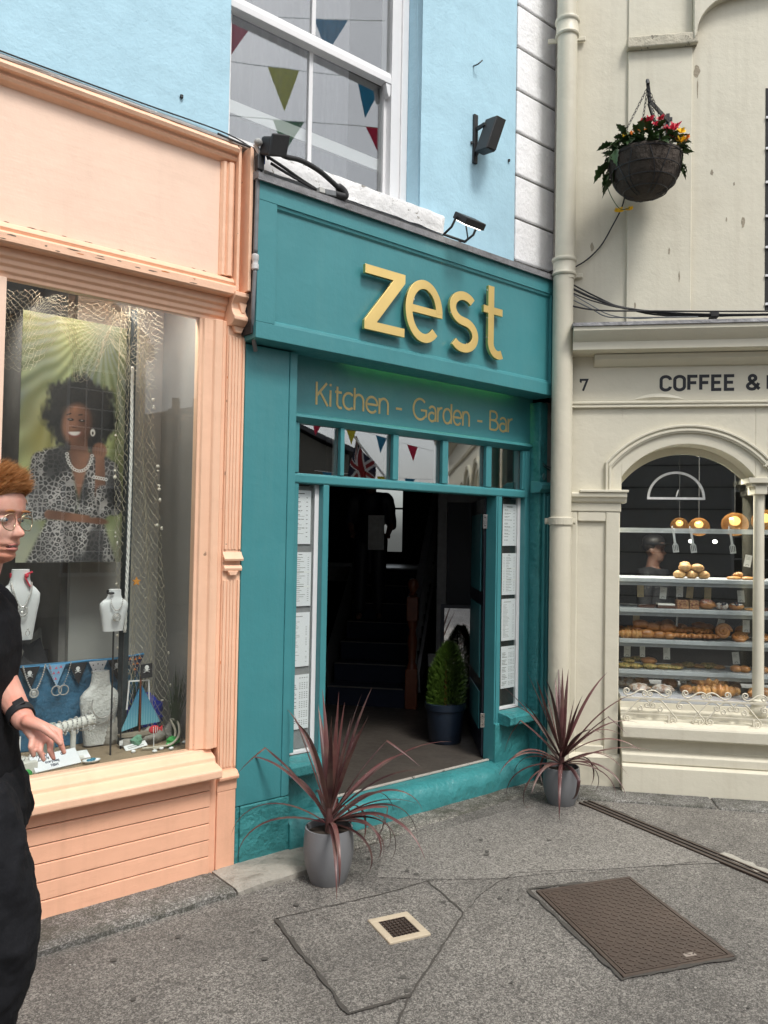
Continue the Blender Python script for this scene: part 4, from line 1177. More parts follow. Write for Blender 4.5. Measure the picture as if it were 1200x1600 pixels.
# hose from the floodlight into the sign
single('cable_hose', MB().tube(curve3([(.085, -.17, 3.765), (.12, -.17, 3.757), (.22, -.165, 3.77), (.34, -.16, 3.755), (.44, -.155, 3.72), (.50, -.15, 3.695)]), .014, 8), M['rubber'], 'thick black cable hose looping from the floodlight along the sill', 'cable', FA, (.4, -.15, 3.75), smooth=True)
gl = thing('cable_gland', 'black elbow cable joint with grey couplings on top of the sign', 'cable joint', FA, (.6, -.15, 3.68))
part('elbow', MB().tube(curve3([(.48, -.15, 3.71), (.52, -.15, 3.695), (.53, -.15, 3.668), (.47, -.14, 3.665)]), .022, 8), M['rubber'], gl, smooth=True)
part('coupling', MB().bar((.48, -.14, 3.665), (.40, -.13, 3.66), .034), M['grey_pipe'], gl, bev=0.006)
part('clip', MB().bar((.395, -.13, 3.66), (.355, -.13, 3.658), .045, .03), plain("pale clip", (0.5, 0.5, 0.48), 0.6), gl, bev=0.004)
# cables lying on the lead
cabs = [([(-.20, -.01, 3.835), (-.10, -.06, 3.80), (.02, -.10, 3.775), (.05, -.11, 3.74)], .006, 'thin black cable hooked over the end of the peach cornice', 'cable'),
        ([(.05, -.10, 3.76), (.15, -.10, 3.735), (.30, -.09, 3.70), (.5, -.085, 3.668), (.9, -.07, 3.668), (1.4, -.06, 3.67)], .009, 'black cable running under the white sill to the sign capping', 'cable'),
        ([(.06, -.12, 3.72), (.2, -.12, 3.69), (.42, -.12, 3.66), (.9, -.11, 3.658), (1.35, -.10, 3.662)], .008, 'second black cable lying on the lead capping of the sign', 'cable'),
        ([(1.62, -.05, 3.675), (1.9, -.06, 3.668), (2.15, -.07, 3.672), (2.4, -.08, 3.665), (2.58, -.05, 3.665)], .007, 'black cable on the sign capping right of the lit floodlight', 'cable'),
        ([(-2.6, -.008, 3.842), (-2.0, -.010, 3.846), (-1.2, -.008, 3.843), (-.6, -.010, 3.846), (-.15, -.02, 3.846), (.03, -.06, 3.78)], .0042, 'thin dark cable lying along the top of the peach cornice', 'cable'),
        ([(2.40, -.10, 3.665), (2.47, -.13, 3.70), (2.52, -.12, 3.735), (2.56, -.11, 3.70), (2.53, -.12, 3.66), (2.48, -.13, 3.69), (2.55, -.1, 3.75)], .004, 'tangle of thin black wire by the downpipe above the sign', 'wire')]
for pts, r, lab, cat in cabs:
    single(cat, MB().tube(curve3(pts), r, 6), M['rubber'], lab, cat, FA, pts[len(pts) // 2], smooth=True)
# conduit between the peach and teal fronts
cd = thing('conduit', 'grey conduit with white coupling running down between the peach and teal fronts', 'conduit', FA, (.035, -.07, 2.9))
part('pipe', MB().tube(curve3([(-.010, -.112, 3.76), (-.016, -.112, 3.4), (-.018, -.112, 3.22)]), .0125, 10).tube(curve3([(-.018, -.112, 3.13), (-.022, -.11, 3.0), (-.018, -.10, 2.90), (.005, -.07, 2.80), (.05, -.02, 2.73)]), .0115, 10), M['grey_pipe'], cd, smooth=True)
part('coupling', MB().lathe([(.014, -.05), (.019, -.045), (.019, -.02), (.016, -.018), (.016, .0), (.019, .004), (.019, .03), (.014, .034)], (-.018, -.112, 3.18), 12), plain("white coupling", (0.62, 0.62, 0.62), 0.5), cd, smooth=40)
part('junction', MB().box(-.028, .012, -.135, -.095, 3.66, 3.74), M['black_plastic'], cd, bev=0.006)
part('blue_tape', MB().box(.0125, .018, -.13, -.10, 3.70, 3.76), plain("blue tape", (0.03, 0.08, 0.35), 0.5), cd)
# cord loops on the teal return wall
single('cord', MB().tube(curve3([(2.50, .0, 2.30), (2.53, -.02, 2.275), (2.60, -.03, 2.275), (2.66, -.03, 2.33), (2.68, -.02, 2.5), (2.66, -.01, 2.7)]), .0045, 5).tube(curve3([(2.50, -.0, 2.285), (2.56, -.02, 2.25), (2.62, -.03, 2.26), (2.66, -.03, 2.31)]), .0045, 5), plain("dark teal cord", (0.02, 0.06, 0.065), 0.6), 'thin cord looped across the teal return wall beside the downpipe', 'cord', FA, (2.55, 0, 2.3), smooth=True)
single('wall_ring', MB().tube([(2.506 + .012 * math.cos(a * .5), -.008, 2.2 + .022 * math.sin(a * .5)) for a in range(13)], .004, 5), plain("teal ring", (0.10, 0.20, 0.20), 0.5), 'small ring hanging on the teal return wall below the cord', 'ring', FA, (2.506, -.008, 2.2))

# bundle of wires falling from the pipe onto the bakery cornice (facade B)
rnd = random.Random(3)
labs = ['topmost black wire sweeping from the downpipe to the bakery cornice', 'thick black wire in the middle of the bundle on the bakery cornice', 'thin black wire sagging lowest over the bakery cornice', 'grey wire curling behind the bundle at the bakery cornice', 'pale wire crossing the bundle beside the downpipe', 'black wire with the flattest sag on the cornice']
for i in range(6):
    z0 = 3.60 - .035 * i
    xe = 1.0 + .15 * i
    pts = [(.25, -.06 - .01 * i, z0 - .02), (.42, -.10 - .012 * i, z0 - .13 + .012 * i), (.62 + .03 * i, -.13 - .012 * i, 3.37 - .008 * i), (xe, -.14 - .012 * i, 3.300), (2.0 + .3 * i, -.14 - .012 * i, 3.30 - .004 * i), (4.5, -.14 - .012 * i, 3.296)]
    if i == 4: pts = [(.25, -.09, 3.50), (.36, -.12, 3.42), (.50, -.14, 3.33), (.66, -.16, 3.29), (.8, -.17, 3.287)]
    if i == 3: pts = [(.25, -.09, 3.46), (.40, -.12, 3.37), (.48, -.13, 3.32), (.60, -.15, 3.30), (1.1, -.16, 3.289)]
    single('wire', MB().tube(curve3(pts), (.006, .009, .005, .005, .004, .006)[i], 5), M['rubber'] if i not in (3, 4) else M['grey_pipe'], labs[i], 'wire', FB, (.6, -.13, 3.33), 'wires on the bakery cornice', smooth=True)
single('cable_clip', MB().box(1.18, 1.235, -.17, -.10, 3.285, 3.325), M['black_plastic'], 'small black clip holding the wires on the bakery cornice', 'clip', FB, (1.2, -.14, 3.285), bev=0.004)
single('wire', MB().tube(curve3([(.26, -.03, 3.70), (.36, -.02, 3.76), (.46, -.02, 3.86), (.54, -.03, 4.0), (.60, -.06, 4.12), (.62, -.14, 4.22)]), .0055, 5), M['rubber'], 'thin black wire curving up from the downpipe to the hanging basket', 'wire', FB, (.4, -.02, 3.8), smooth=True)

# ------------------------------------------------------------------ hanging basket
hb = thing('hanging_basket', 'coir lined hanging basket with dark leaves and red and yellow flowers', 'hanging basket', FB, (.72, -.33, 4.05))
HC = Vector((.715, -.34, 4.33))
RB = .235
prof = [(0.001, -.272)] + [(RB * math.sin(R(a)) ** .85, -.272 * math.cos(R(a)) ** .9) for a in (12, 24, 36, 48, 60, 72, 84)] + [(RB * 1.0, 0.0), (RB * .97, .012), (RB * .86, .005), (.001, -.015)]
COIR = paint("dark coir liner", (0.055, 0.043, 0.034), 0.95, 0.35, 1.0, 55, lump=1.2, dirt=0.5, dirtcol=(0.02, 0.017, 0.014), dirtscale=8)
part('coir_liner', MB().lathe(prof, HC, 40, jit=.10, seed=2), COIR, hb, smooth=True)
WIRE = M['black_metal']
for a in (33, 52, 70, 88):
    r, z = RB * math.sin(R(a)) ** .85 * 1.02, -.272 * math.cos(R(a)) ** .9
    part('wire_ring', MB().tube([(HC.x + r * math.cos(2 * math.pi * k / 32), HC.y + r * math.sin(2 * math.pi * k / 32), HC.z + z) for k in range(32)], .0038, 5, closed=True), WIRE, hb)
for k in range(12):
    t0 = 2 * math.pi * k / 12
    P = []
    for a in range(14, 92, 8):
        r, z = RB * math.sin(R(a)) ** .85 * 1.02, -.272 * math.cos(R(a)) ** .9
        tt = t0 + .5 * math.sin(R(a * 2.2)) * (1 if k % 2 else -1) * .35
        P.append((HC.x + r * math.cos(tt), HC.y + r * math.sin(tt), HC.z + z))
    part('wire_rib', MB().tube(P, .0034, 5), WIRE, hb)
TIP = Vector((.735, -.33, 4.80))
# wall bracket
bkt = thing('basket_bracket', 'black iron wall bracket carrying the hanging basket', 'bracket', FB, (.88, 0, 4.6))
part('wall_plate', MB().box(.885, .945, -.03, -.0225, 4.74, 4.765).box(.902, .926, -.034, -.0225, 4.40, 4.79), M['black_metal'], bkt, bev=0.002)
part('arm', MB().bar((.914, -.035, 4.735), TIP + Vector((0, 0, -.06)), .012, .03).tube(curve3([TIP + Vector((.01, .02, -.07)), TIP + Vector((0, 0, 0)), TIP + Vector((-.01, -.02, .045)), TIP + Vector((-.015, -.04, .05)), TIP + Vector((-.012, -.05, .02))]), .012, 8), M['black_metal'], bkt)
part('stay', MB().bar((.914, -.035, 4.42), TIP + Vector((0, .01, -.08)), .010, .022), M['black_metal'], bkt)
# chains with links
def chain(p, q, n, parent):
    mb = MB()
    p, q = Vector(p), Vector(q)
    t_ = (q - p).normalized()
    a = t_.orthogonal().normalized(); b = t_.cross(a)
    L = (q - p).length / n
    for i in range(n):
        c = p.lerp(q, (i + .5) / n)
        u = a if i % 2 else b
        mb.tube([c + t_ * (L * .62 * math.cos(2 * math.pi * k / 8)) + u * (.007 * math.sin(2 * math.pi * k / 8)) for k in range(8)], .0022, 4, closed=True)
    part('chain', mb, WIRE, parent)
for an in (15, 100, 195, 285):
    chain(TIP + Vector((-.01, -.03, .01)), HC + Vector((RB * .95 * math.cos(R(an)), RB * .95 * math.sin(R(an)), .01)), 22, hb)
# leaves and flowers
def leafmat(name, a, b, rough=0.45):
    m, nt, bs = new_mat(name)
    oi = nd(nt, "ShaderNodeObjectInfo")
    tc = nd(nt, "ShaderNodeTexCoord").outputs["Object"]
    nz = nd(nt, "ShaderNodeTexNoise", {"Vector": tc, "Scale": 18.0, "Detail": 4.0})
    f = nd(nt, "ShaderNodeMath", {0: oi.outputs["Random"], 1: rng(nt, nz.outputs["Fac"], .3, .7, -.25, .25)}, operation='ADD', use_clamp=True)
    nt.links.new(mixc(nt, f.outputs[0], a, b), bs.inputs["Base Color"])
    bs.inputs["Roughness"].default_value = rough
    return m
LF = leafmat("begonia leaf", (0.018, 0.045, 0.014), (0.06, 0.115, 0.03))
def leaf_mesh(L, W, seed, teeth=5):
    """pointed serrated leaf, folded along its rib, drooping"""
    r_ = random.Random(seed)
    mb = MB()
    n = 9
    vs = []
    for i in range(n + 1):
        t_ = i / n
        w = W * (math.sin(math.pi * min(1, t_ * 1.02) ** .75)) * (1 + .22 * ((i % 2) * 2 - 1)) if 0 < i < n else 0.0015
        x = L * t_
        z = -L * .28 * t_ * t_
        vs += [(x, -w, z + w * .35), (x, 0, z), (x, w, z + w * .35)]
    fs = []
    for i in range(n):
        for k in range(2):
            fs.append((3 * i + k, 3 * i + k + 1, 3 * i + k + 4, 3 * i + k + 3))
    return mb.add(vs, fs).mesh('leaf', LF, smooth=True)
LM = [leaf_mesh(.11, .030, 1), leaf_mesh(.13, .036, 2), leaf_mesh(.09, .028, 3)]
rnd = random.Random(12)
for i in range(270):
    an = rnd.uniform(0, 2 * math.pi)
    rr_ = RB * math.sqrt(rnd.uniform(.02, 1.0)) * .98
    x, y = HC.x + rr_ * math.cos(an), HC.y + rr_ * math.sin(an)
    z = HC.z + rnd.uniform(0.01, .14) * (1.25 - rr_ / RB * .55)
    el = rnd.uniform(-35, 55) if rr_ > RB * .7 else rnd.uniform(10, 70)
    inst('leaf', LM[i % 3], hb, loc=(x, y, z), rot=(rnd.uniform(-.5, .5), -R(el), an + rnd.uniform(-.7, .7)), scale=rnd.uniform(.42, .85))
for i in range(22):      # trailing leaves on the left
    an = R(rnd.uniform(150, 215))
    inst('leaf', LM[i % 3], hb, loc=(HC.x + RB * rnd.uniform(.8, 1.12) * math.cos(an), HC.y + RB * .95 * math.sin(an), HC.z + rnd.uniform(-.13, .06)), rot=(rnd.uniform(-.4, .4), R(rnd.uniform(20, 75)), an + rnd.uniform(-.5, .5)), scale=rnd.uniform(.7, 1.15))
for i in range(7):
    an = R(rnd.uniform(-25, 20))
    inst('leaf', LM[i % 3], hb, loc=(HC.x + RB * .98 * math.cos(an), HC.y + RB * math.sin(an), HC.z + rnd.uniform(-.08, .0)), rot=(0, R(rnd.uniform(40, 80)), an), scale=rnd.uniform(.5, .8))
RED = plain("red begonia petal", (0.62, 0.03, 0.07), 0.5); YEL = plain("yellow begonia petal", (0.85, 0.55, 0.02), 0.5); ORG = plain("orange begonia petal", (0.8, 0.25, 0.03), 0.5)
def flower(c, r, mat, n=9, seed=0):
    r_ = random.Random(seed)
    mb = MB()
    for k in range(n):
        a = 2 * math.pi * k / n * 1.7 + r_.uniform(-.2, .2); el = R(r_.uniform(5, 65))
        d = Vector((math.cos(a) * math.cos(el), math.sin(a) * math.cos(el) - .35, math.sin(el))).normalized()
        s_ = d.orthogonal().normalized(); u = d.cross(s_)
        c_ = Vector(c)
        pts = [c_, c_ + d * r * .5 + s_ * r * .38 + u * r * .1, c_ + d * r + u * r * .12, c_ + d * r * .5 - s_ * r * .38 + u * r * .1]
        mb.add(pts, [(0, 1, 2), (0, 2, 3)])
    part('flower', mb, mat, hb)
for i, (dx, dz, r, mt) in enumerate(((-.005, .15, .045, RED), (.03, .125, .03, RED), (.13, .09, .062, RED), (.165, .12, .055, RED), (-.04, .15, .035, RED), (.20, .09, .045, YEL), (-.15, .07, .035, YEL), (.105, .10, .035, RED), (.07, .165, .04, RED), (-.12, .09, .03, ORG), (.15, .055, .035, RED), (.205, .03, .05, YEL), (.235, .055, .04, ORG), (-.10, -.345, .038, YEL), (-.165, -.345, .042, YEL), (-.05, .10, .03, ORG))):
    flower((HC.x + dx, HC.y - (.21 if dz < .2 and dz > -.2 else .02) + abs(dx) * .35, HC.z + dz), r, mt, seed=i)
single('trailing_stem', MB().tube(curve3([HC + Vector((-.2, .1, 0)), HC + Vector((-.24, .06, -.15)), HC + Vector((-.17, 0, -.33)), HC + Vector((-.10, -.02, -.34))]), .003, 4), LF, 'thin stem with yellow flowers trailing under the hanging basket', 'stem', FB, HC, smooth=True)

# ------------------------------------------------------------------ spiky red plants in grey pots
POT = paint("matt grey plant pot", (0.185, 0.19, 0.20), 0.5, 0.05, 0.06, 60, dirt=0.2, dirtcol=(0.12, 0.12, 0.115))
SOIL = plain("potting soil", (0.035, 0.025, 0.018), 0.95)
def leaf_strip(az, el, L, W, droop, bend, rnd):
    mb = MB()
    n = 14
    p = Vector((0.012 * math.cos(az), 0.012 * math.sin(az), 0))
    e = el
    vs = []
    tw = rnd.uniform(-.5, .5)
    for i in range(n + 1):
        t_ = i / n
        d = Vector((math.cos(az) * math.cos(e), math.sin(az) * math.cos(e), math.sin(e)))
        s_ = Vector((-math.sin(az), math.cos(az), 0))
        u = s_.cross(d)
        s2 = s_ * math.cos(tw * t_) + u * math.sin(tw * t_)
        w = W * (.55 + .45 * min(1, t_ * 4)) * max(.02, (1 - t_ ** 2.6)) if i < n else .0006
        fold = -d.cross(s2) * w * .45
        vs += [p - s2 * w + fold, p.copy(), p + s2 * w + fold]
        p = p + d * (L / n)
        e -= droop / n * (0.35 + 1.9 * t_)
        if bend and abs(t_ - bend) < .5 / n: e -= 1.25
        az += rnd.uniform(-.02, .02)
    fs = []
    for i in range(n):
        for k in range(2):
            fs.append((3 * i + k, 3 * i + k + 1, 3 * i + k + 4, 3 * i + k + 3))
    return mb.add(vs, fs)
def cordmat():
    m, nt, bs = new_mat("cordyline leaf")
    oi = nd(nt, "ShaderNodeObjectInfo")
    tc = nd(nt, "ShaderNodeTexCoord")
    nz = nd(nt, "ShaderNodeTexNoise", {"Vector": tc.outputs["Object"], "Scale": 9.0, "Detail": 5.0})
    c = mixc(nt, oi.outputs["Random"], (0.050, 0.015, 0.018), (0.145, 0.055, 0.052))
    c = mixc(nt, rng(nt, nz.outputs["Fac"], .45, .7, 0, .6), c, (0.17, 0.115, 0.085))
    nt.links.new(c, bs.inputs["Base Color"])
    bs.inputs["Roughness"].default_value = 0.42
    return m
CORD = cordmat()
def potted(x, y, rt, h, label, seed, Lm, leaves_hint):
    z = gz(x, y)
    t_ = thing('potted_cordyline', label, 'potted plant', FW, (x, y, z), 'spiky plants in grey pots by the doorway')
    part('pot', MB().lathe([(rt * .70, 0), (rt * .74, .008), (rt * .93, h * .30), (rt * 1.02, h * .55), (rt * 1.0, h * .80), (rt * .955, h), (rt * .90, h), (rt * .90, h - .04), (.001, h - .04)], (x, y, z), 36), POT, t_, smooth=35)
    part('soil', MB().lathe([(rt * .899, h - .035), (.001, h - .028)], (x, y, z), 24, jit=.05), SOIL, t_)
    r_ = random.Random(seed)
    zb = h - .03
    part('stem', MB().lathe([(.022, 0), (.018, .10), (.010, .16)], (x, y, z + zb), 10), CORD, t_)
    spec = []
    for i in range(10): spec.append((r_.uniform(0, 6.28), R(r_.uniform(66, 88)), Lm * r_.uniform(.62, 1.0), .0155, r_.uniform(.0, .25), 0))
    for i in range(12): spec.append((r_.uniform(0, 6.28), R(r_.uniform(42, 70)), Lm * r_.uniform(.80, 1.15), .0150, r_.uniform(.15, 1.0), .62 if r_.random() < .22 else 0))
    for i in range(11): spec.append((r_.uniform(0, 6.28), R(r_.uniform(12, 42)), Lm * r_.uniform(.75, 1.1), .0140, r_.uniform(.6, 1.8), .5 if r_.random() < .2 else 0))
    for i in range(11): spec.append((r_.uniform(0, 6.28), R(r_.uniform(-5, 30)), Lm * r_.uniform(.65, 1.0), .0125, r_.uniform(1.5, 2.5), 0))
    for (az, el, L, W, dr_, bend) in spec:
        zo = zb + (.13 if el > R(60) else .09 if el > R(40) else .05)
        mb = leaf_strip(az, el, L, W, dr_, bend, r_)
        gr = [(vx, vy, max(vz, -zo + .006)) for vx, vy, vz in mb.v]
        mb.v = gr
        mb.shift((x, y, z + zo))
        part('leaf', mb, CORD, t_, smooth=True)
    return t_
p1 = potted(-.255, 4.17, .128, .275, 'spiky dark red plant in a grey pot at the left of the open doorway', 4, .66, 0)
p2 = potted(1.205, 5.34, .120, .245, 'spiky dark red plant in a grey pot in the corner by the downpipe', 21, .58, 0)
# ------------------------------------------------------------------ inside the restaurant (seen through the doorway), set square to the bakery wall
FBi = FB.inverted()
def wb(x, y):
    p = FBi @ Vector((x, y, 0)); return p.x, p.y
FZ = .168
ri = thing('restaurant_interior', 'dark restaurant entrance hall behind the open doorway', 'room', FB, (-.8, 1, 0))
mb = MB()
# floor polygon behind facade A
def a2b(u, y):
    p = FBi @ (FA @ Vector((u, y, 0))); return (p.x, p.y)
f0, f1 = a2b(.3, .15), a2b(2.75, .15)
fl_ = [f0, f1, (.10, 6), (-2.7, 6), (-2.7, 1.3), (-1.93, 1.3), (-1.93, f0[1] - .1)]
n = len(fl_)
mb.add([(x, y, FZ) for x, y in fl_] + [(x, y, FZ - .1) for x, y in fl_], [tuple(range(n)), tuple(range(n, 2 * n))[::-1]] + [(i, (i + 1) % n, n + (i + 1) % n, n + i) for i in range(n)])
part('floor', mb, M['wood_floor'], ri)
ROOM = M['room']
mb = MB()
mb.box(.10, .128, f1[1] + .12, 6, FZ, 3.4)                       # right wall
mb.box(-1.96, -1.93, f0[1] - .1, 1.3, FZ, 3.4).box(-2.73, -2.7, 1.3, 6, FZ, 3.4).box(-2.7, -1.96, 1.27, 1.3, FZ, 3.4)      # left
mb.add([(x, y, 3.401) for x, y in fl_] + [(x, y, 3.45) for x, y in fl_], [tuple(range(n)), tuple(range(n, 2 * n))[::-1]] + [(i, (i + 1) % n, n + (i + 1) % n, n + i) for i in range(n)])   # ceiling
# back wall with a window opening
wx0, wx1, wz0, wz1 = -2.03, -1.60, 1.50, 2.42
yb_ = 4.75
mb.box(-2.7, wx0, yb_, yb_ + .1, FZ, 3.4).box(wx1, .10, yb_, yb_ + .1, FZ, 3.4).box(wx0, wx1, yb_, yb_ + .1, FZ, wz0).box(wx0, wx1, yb_, yb_ + .1, wz1, 3.4)
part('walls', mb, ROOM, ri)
mb = MB()
# face of the facade wall from inside, so that no daylight leaks in
mb.v = []
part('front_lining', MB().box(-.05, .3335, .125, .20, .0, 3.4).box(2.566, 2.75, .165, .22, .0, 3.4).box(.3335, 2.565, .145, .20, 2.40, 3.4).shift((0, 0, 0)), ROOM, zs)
bw = part('back_window', MB().box(wx0, wx0 + .03, yb_ + .03, yb_ + .07, wz0, wz1).box(wx1 - .03, wx1, yb_ + .03, yb_ + .07, wz0, wz1).box(wx0 + .03, wx1 - .03, yb_ + .03, yb_ + .07, wz0, wz0 + .03).box(wx0 + .03, wx1 - .03, yb_ + .03, yb_ + .07, wz1 - .03, wz1).box(wx0 + .03, wx1 - .03, yb_ + .035, yb_ + .065, 2.10, 2.125), M['dark_gap'], ri)
part('pane', MB().box(wx0 + .03, wx1 - .03, yb_ + .048, yb_ + .052, wz0 + .03, wz1 - .03), M['glass'], bw)
# stairs
sx0, sx1, sy0 = -1.83, -1.10, 1.42
CARP = plain("dark blue stair carpet", (0.010, 0.016, 0.036), 0.9)
NOSE = plain("worn stair nosing", (0.16, 0.15, 0.14), 0.5)
for k in range(7):
    z = FZ + .172 * (k + 1)
    s_ = part('stair_tread', MB().box(sx0, sx1, sy0 + .27 * k, sy0 + .27 * (k + 1) + .02, z - .172, z - .006), CARP, ri)
    part('nosing', MB().box(sx0, sx1 - .02, sy0 + .27 * k - .014, sy0 + .27 * k + .02, z - .006, z + .002), NOSE, s_)
ZL = FZ + .172 * 7
part('landing', MB().box(-2.6, -.9, sy0 + .27 * 7, yb_, ZL - .17, ZL), plain("landing boards", (0.30, 0.28, 0.25), 0.35), ri)
part('stair_stringer', MB().add([(sx0 - .05, sy0 - .05, FZ), (sx0 - .05, sy0 + 2.2, FZ), (sx0 - .05, sy0 + 2.2, FZ + 1.9), (sx0 - .05, sy0 - .05, FZ + .35)], [(0, 1, 2, 3)]), M['room_grey'], ri)
# newel and banister
nw = thing('newel_post', 'varnished red brown turned newel post at the foot of the stairs', 'newel post', FB, (-1.06, 1.46, FZ))
nx_, ny_ = -1.045, 1.44
part('base', MB().box(nx_ - .055, nx_ + .055, ny_ - .055, ny_ + .055, FZ, FZ + .36), M['wood_red'], nw, bev=0.006)
part('shaft', MB().lathe([(.05, .36), (.045, .39), (.032, .42), (.042, .55), (.046, .62), (.03, .72), (.045, .76), (.045, .80)], (nx_, ny_, FZ), 16), M['wood_red'], nw, smooth=40)
part('block', MB().box(nx_ - .052, nx_ + .052, ny_ - .052, ny_ + .052, FZ + .80, FZ + 1.02), M['wood_red'], nw, bev=0.006)
part('finial', MB().lathe([(.035, 1.02), (.042, 1.04), (.025, 1.06), (.05, 1.11), (.052, 1.14), (.035, 1.18), (.001, 1.19)], (nx_, ny_, FZ), 16), M['wood_red'], nw, smooth=40)
bn = thing('stair_banister', 'pale painted banister rail and stringer rising behind the newel post', 'banister', FB, (-1.0, 1.6, FZ))
GW = plain("dull white banister paint", (0.28, 0.28, 0.29), 0.5)
part('handrail', MB().bar((-1.03, 1.5, FZ + .95), (-1.03, 3.4, FZ + 2.16), .07, .05), GW, bn)
part('stringer', MB().bar((-.99, 1.5, FZ + .22), (-.99, 3.4, FZ + 1.43), .03, .24), GW, bn)
for k in range(11):
    y = 1.62 + .16 * k
    part('spindle', MB().box(-1.045, -1.02, y - .012, y + .012, FZ + .30 + (y - 1.5) * .637, FZ + .93 + (y - 1.5) * .637), GW, bn)
# doorway architrave in the right wall
dx, dy = wb(.55, 7.5)
dw = thing('inner_door_frame', 'dull white door frame on the dark wall behind the potted conifer', 'door frame', FB, (dx, dy, FZ))
part('jamb', MB().box(dx - .045, dx + .045, dy, dy + .04, FZ + .5, 2.16), GW, dw, bev=0.004)
part('head', MB().box(dx + .0455, dx + .9, dy, dy + .04, 2.07, 2.16), GW, dw, bev=0.004)
part('door_leaf', MB().box(dx + .047, dx + .85, dy + .02, dy + .05, FZ, 2.069), M['navy'], dw)
single('wall_notice', MB().box(dx + .30, dx + .56, dy - .006, dy, 1.22, 1.60), plain("grey notice", (0.05, 0.05, 0.055), 0.6), 'faint grey framed notice on the dark hall wall', 'notice', FB, (dx + .4, dy, 1.2))
# socket
single('wall_socket', MB().box(-.90, -.83, 1.46, 1.475, .55, .67), GW, 'small pale wall socket beside the newel post', 'socket', FB, (-.86, 1.47, .55), bev=0.003)
# standing mirror
mxb, myb = wb(.655, 6.8)
mr = thing('mirror', 'leaning mirror in the dark hall reflecting the bright street', 'mirror', FB, (mxb, myb, FZ))
part('frame', MB().box(mxb - .16, mxb - .13, myb, myb + .03, FZ + .3, 1.17).box(mxb + .13, mxb + .16, myb, myb + .03, FZ + .3, 1.17).box(mxb - .13, mxb + .13, myb, myb + .03, 1.14, 1.17).box(mxb - .13, mxb + .13, myb, myb + .03, FZ + .3, FZ + .33), M['navy'], mr)
part('mirror_glass', MB().box(mxb - .13, mxb + .13, myb + .012, myb + .018, FZ + .33, 1.14), plain("mirror", (0.9, 0.9, 0.9), 0.02, 1.0), mr)
# potted conifer
tp = thing('potted_conifer', 'small green conifer in a dark blue pot just inside the doorway', 'potted plant', FW, (.50, 6.22, FZ))
part('pot', MB().lathe([(.115, 0), (.125, .02), (.145, .25), (.156, .255), (.160, .30), (.145, .305), (.14, .27), (.001, .27)], (.50, 6.22, FZ), 28), plain("dark blue glazed pot", (0.012, 0.022, 0.04), 0.4), tp, smooth=40)
mb = MB()
r_ = random.Random(9)
for i in range(7500):
    t_ = r_.random() ** .9
    zz_ = .25 + .50 * t_
    rad = (.118 * (1 - t_ ** 3.6) + .020) * r_.uniform(.6, 1.05)
    a = r_.uniform(0, 6.283)
    p = Vector((.50 + .03 * t_ + rad * math.cos(a), 6.22 + rad * math.sin(a), FZ + zz_))
    d = Vector((math.cos(a) * .5 + r_.uniform(-.3, .3), math.sin(a) * .5 + r_.uniform(-.3, .3), r_.uniform(.35, 1.0))).normalized() * r_.uniform(.022, .042)
    s_ = d.orthogonal().normalized() * r_.uniform(.003, .006)
    q = Vector((-s_.y, s_.x, s_.z)) * .6
    mb.add([p - s_, p + s_ + q, p + d], [(0, 1, 2)])
part('foliage', mb, leafmat("conifer leaf", (0.05, 0.10, 0.012), (0.10, 0.17, 0.022)), tp)
part('trunk', MB().lathe([(.012, .26), (.006, .7)], (.50, 6.22, FZ), 8), M['wood_red'], tp)
# door leaf folded back against the hall
dl = thing('open_door', 'dark open door leaf folded inwards with two steel hinges', 'door', FW, (.76, 5.78, FZ))
L0 = Vector((.745, 5.775, 0)); L1 = Vector((.742, 6.60, 0))
d_ = (L1 - L0).normalized(); n_ = Vector((-d_.y, d_.x, 0))
NAVY = paint("dark navy gloss door", (0.013, 0.017, 0.030), 0.35, 0.1, 0.1, 20)
def leafbox(t0, t1, o0, o1, z0, z1):
    c = L0 + d_ * (t0 + t1) / 2 + n_ * (o0 + o1) / 2
    return MB().obox((c.x, c.y, (z0 + z1) / 2), d_ * (t1 - t0) / 2, n_ * (o1 - o0) / 2, (0, 0, (z1 - z0) / 2))
part('leaf', leafbox(0, .83, -.022, .020, FZ + .012, 2.03), NAVY, dl, bev=0.003)
for z0, z1 in ((FZ + .18, .62), (.72, 1.25), (1.35, 1.92)):
    part('panel', leafbox(.12, .72, .0205, .028, z0, z1), M['teal'], dl, bev=0.003)
part('lock_edge', leafbox(.8305, .834, -.012, .010, 1.0, 1.2), M['steel'], dl)
for z in (.44, 1.86):
    h_ = part('hinge', MB().box(.715, .757, 5.752, 5.757, z - .05, z + .05).lathe([(.007, -.052), (.007, .052)], (.757, 5.748, z), 10), M['steel'], dl, bev=0.001)
    part('screw_head', MB().blob((.728, 5.751, z + .03), (.004, .002, .004), 6, 4).blob((.728, 5.751, z - .03), (.004, .002, .004), 6, 4), M['dark_gap'], h_)

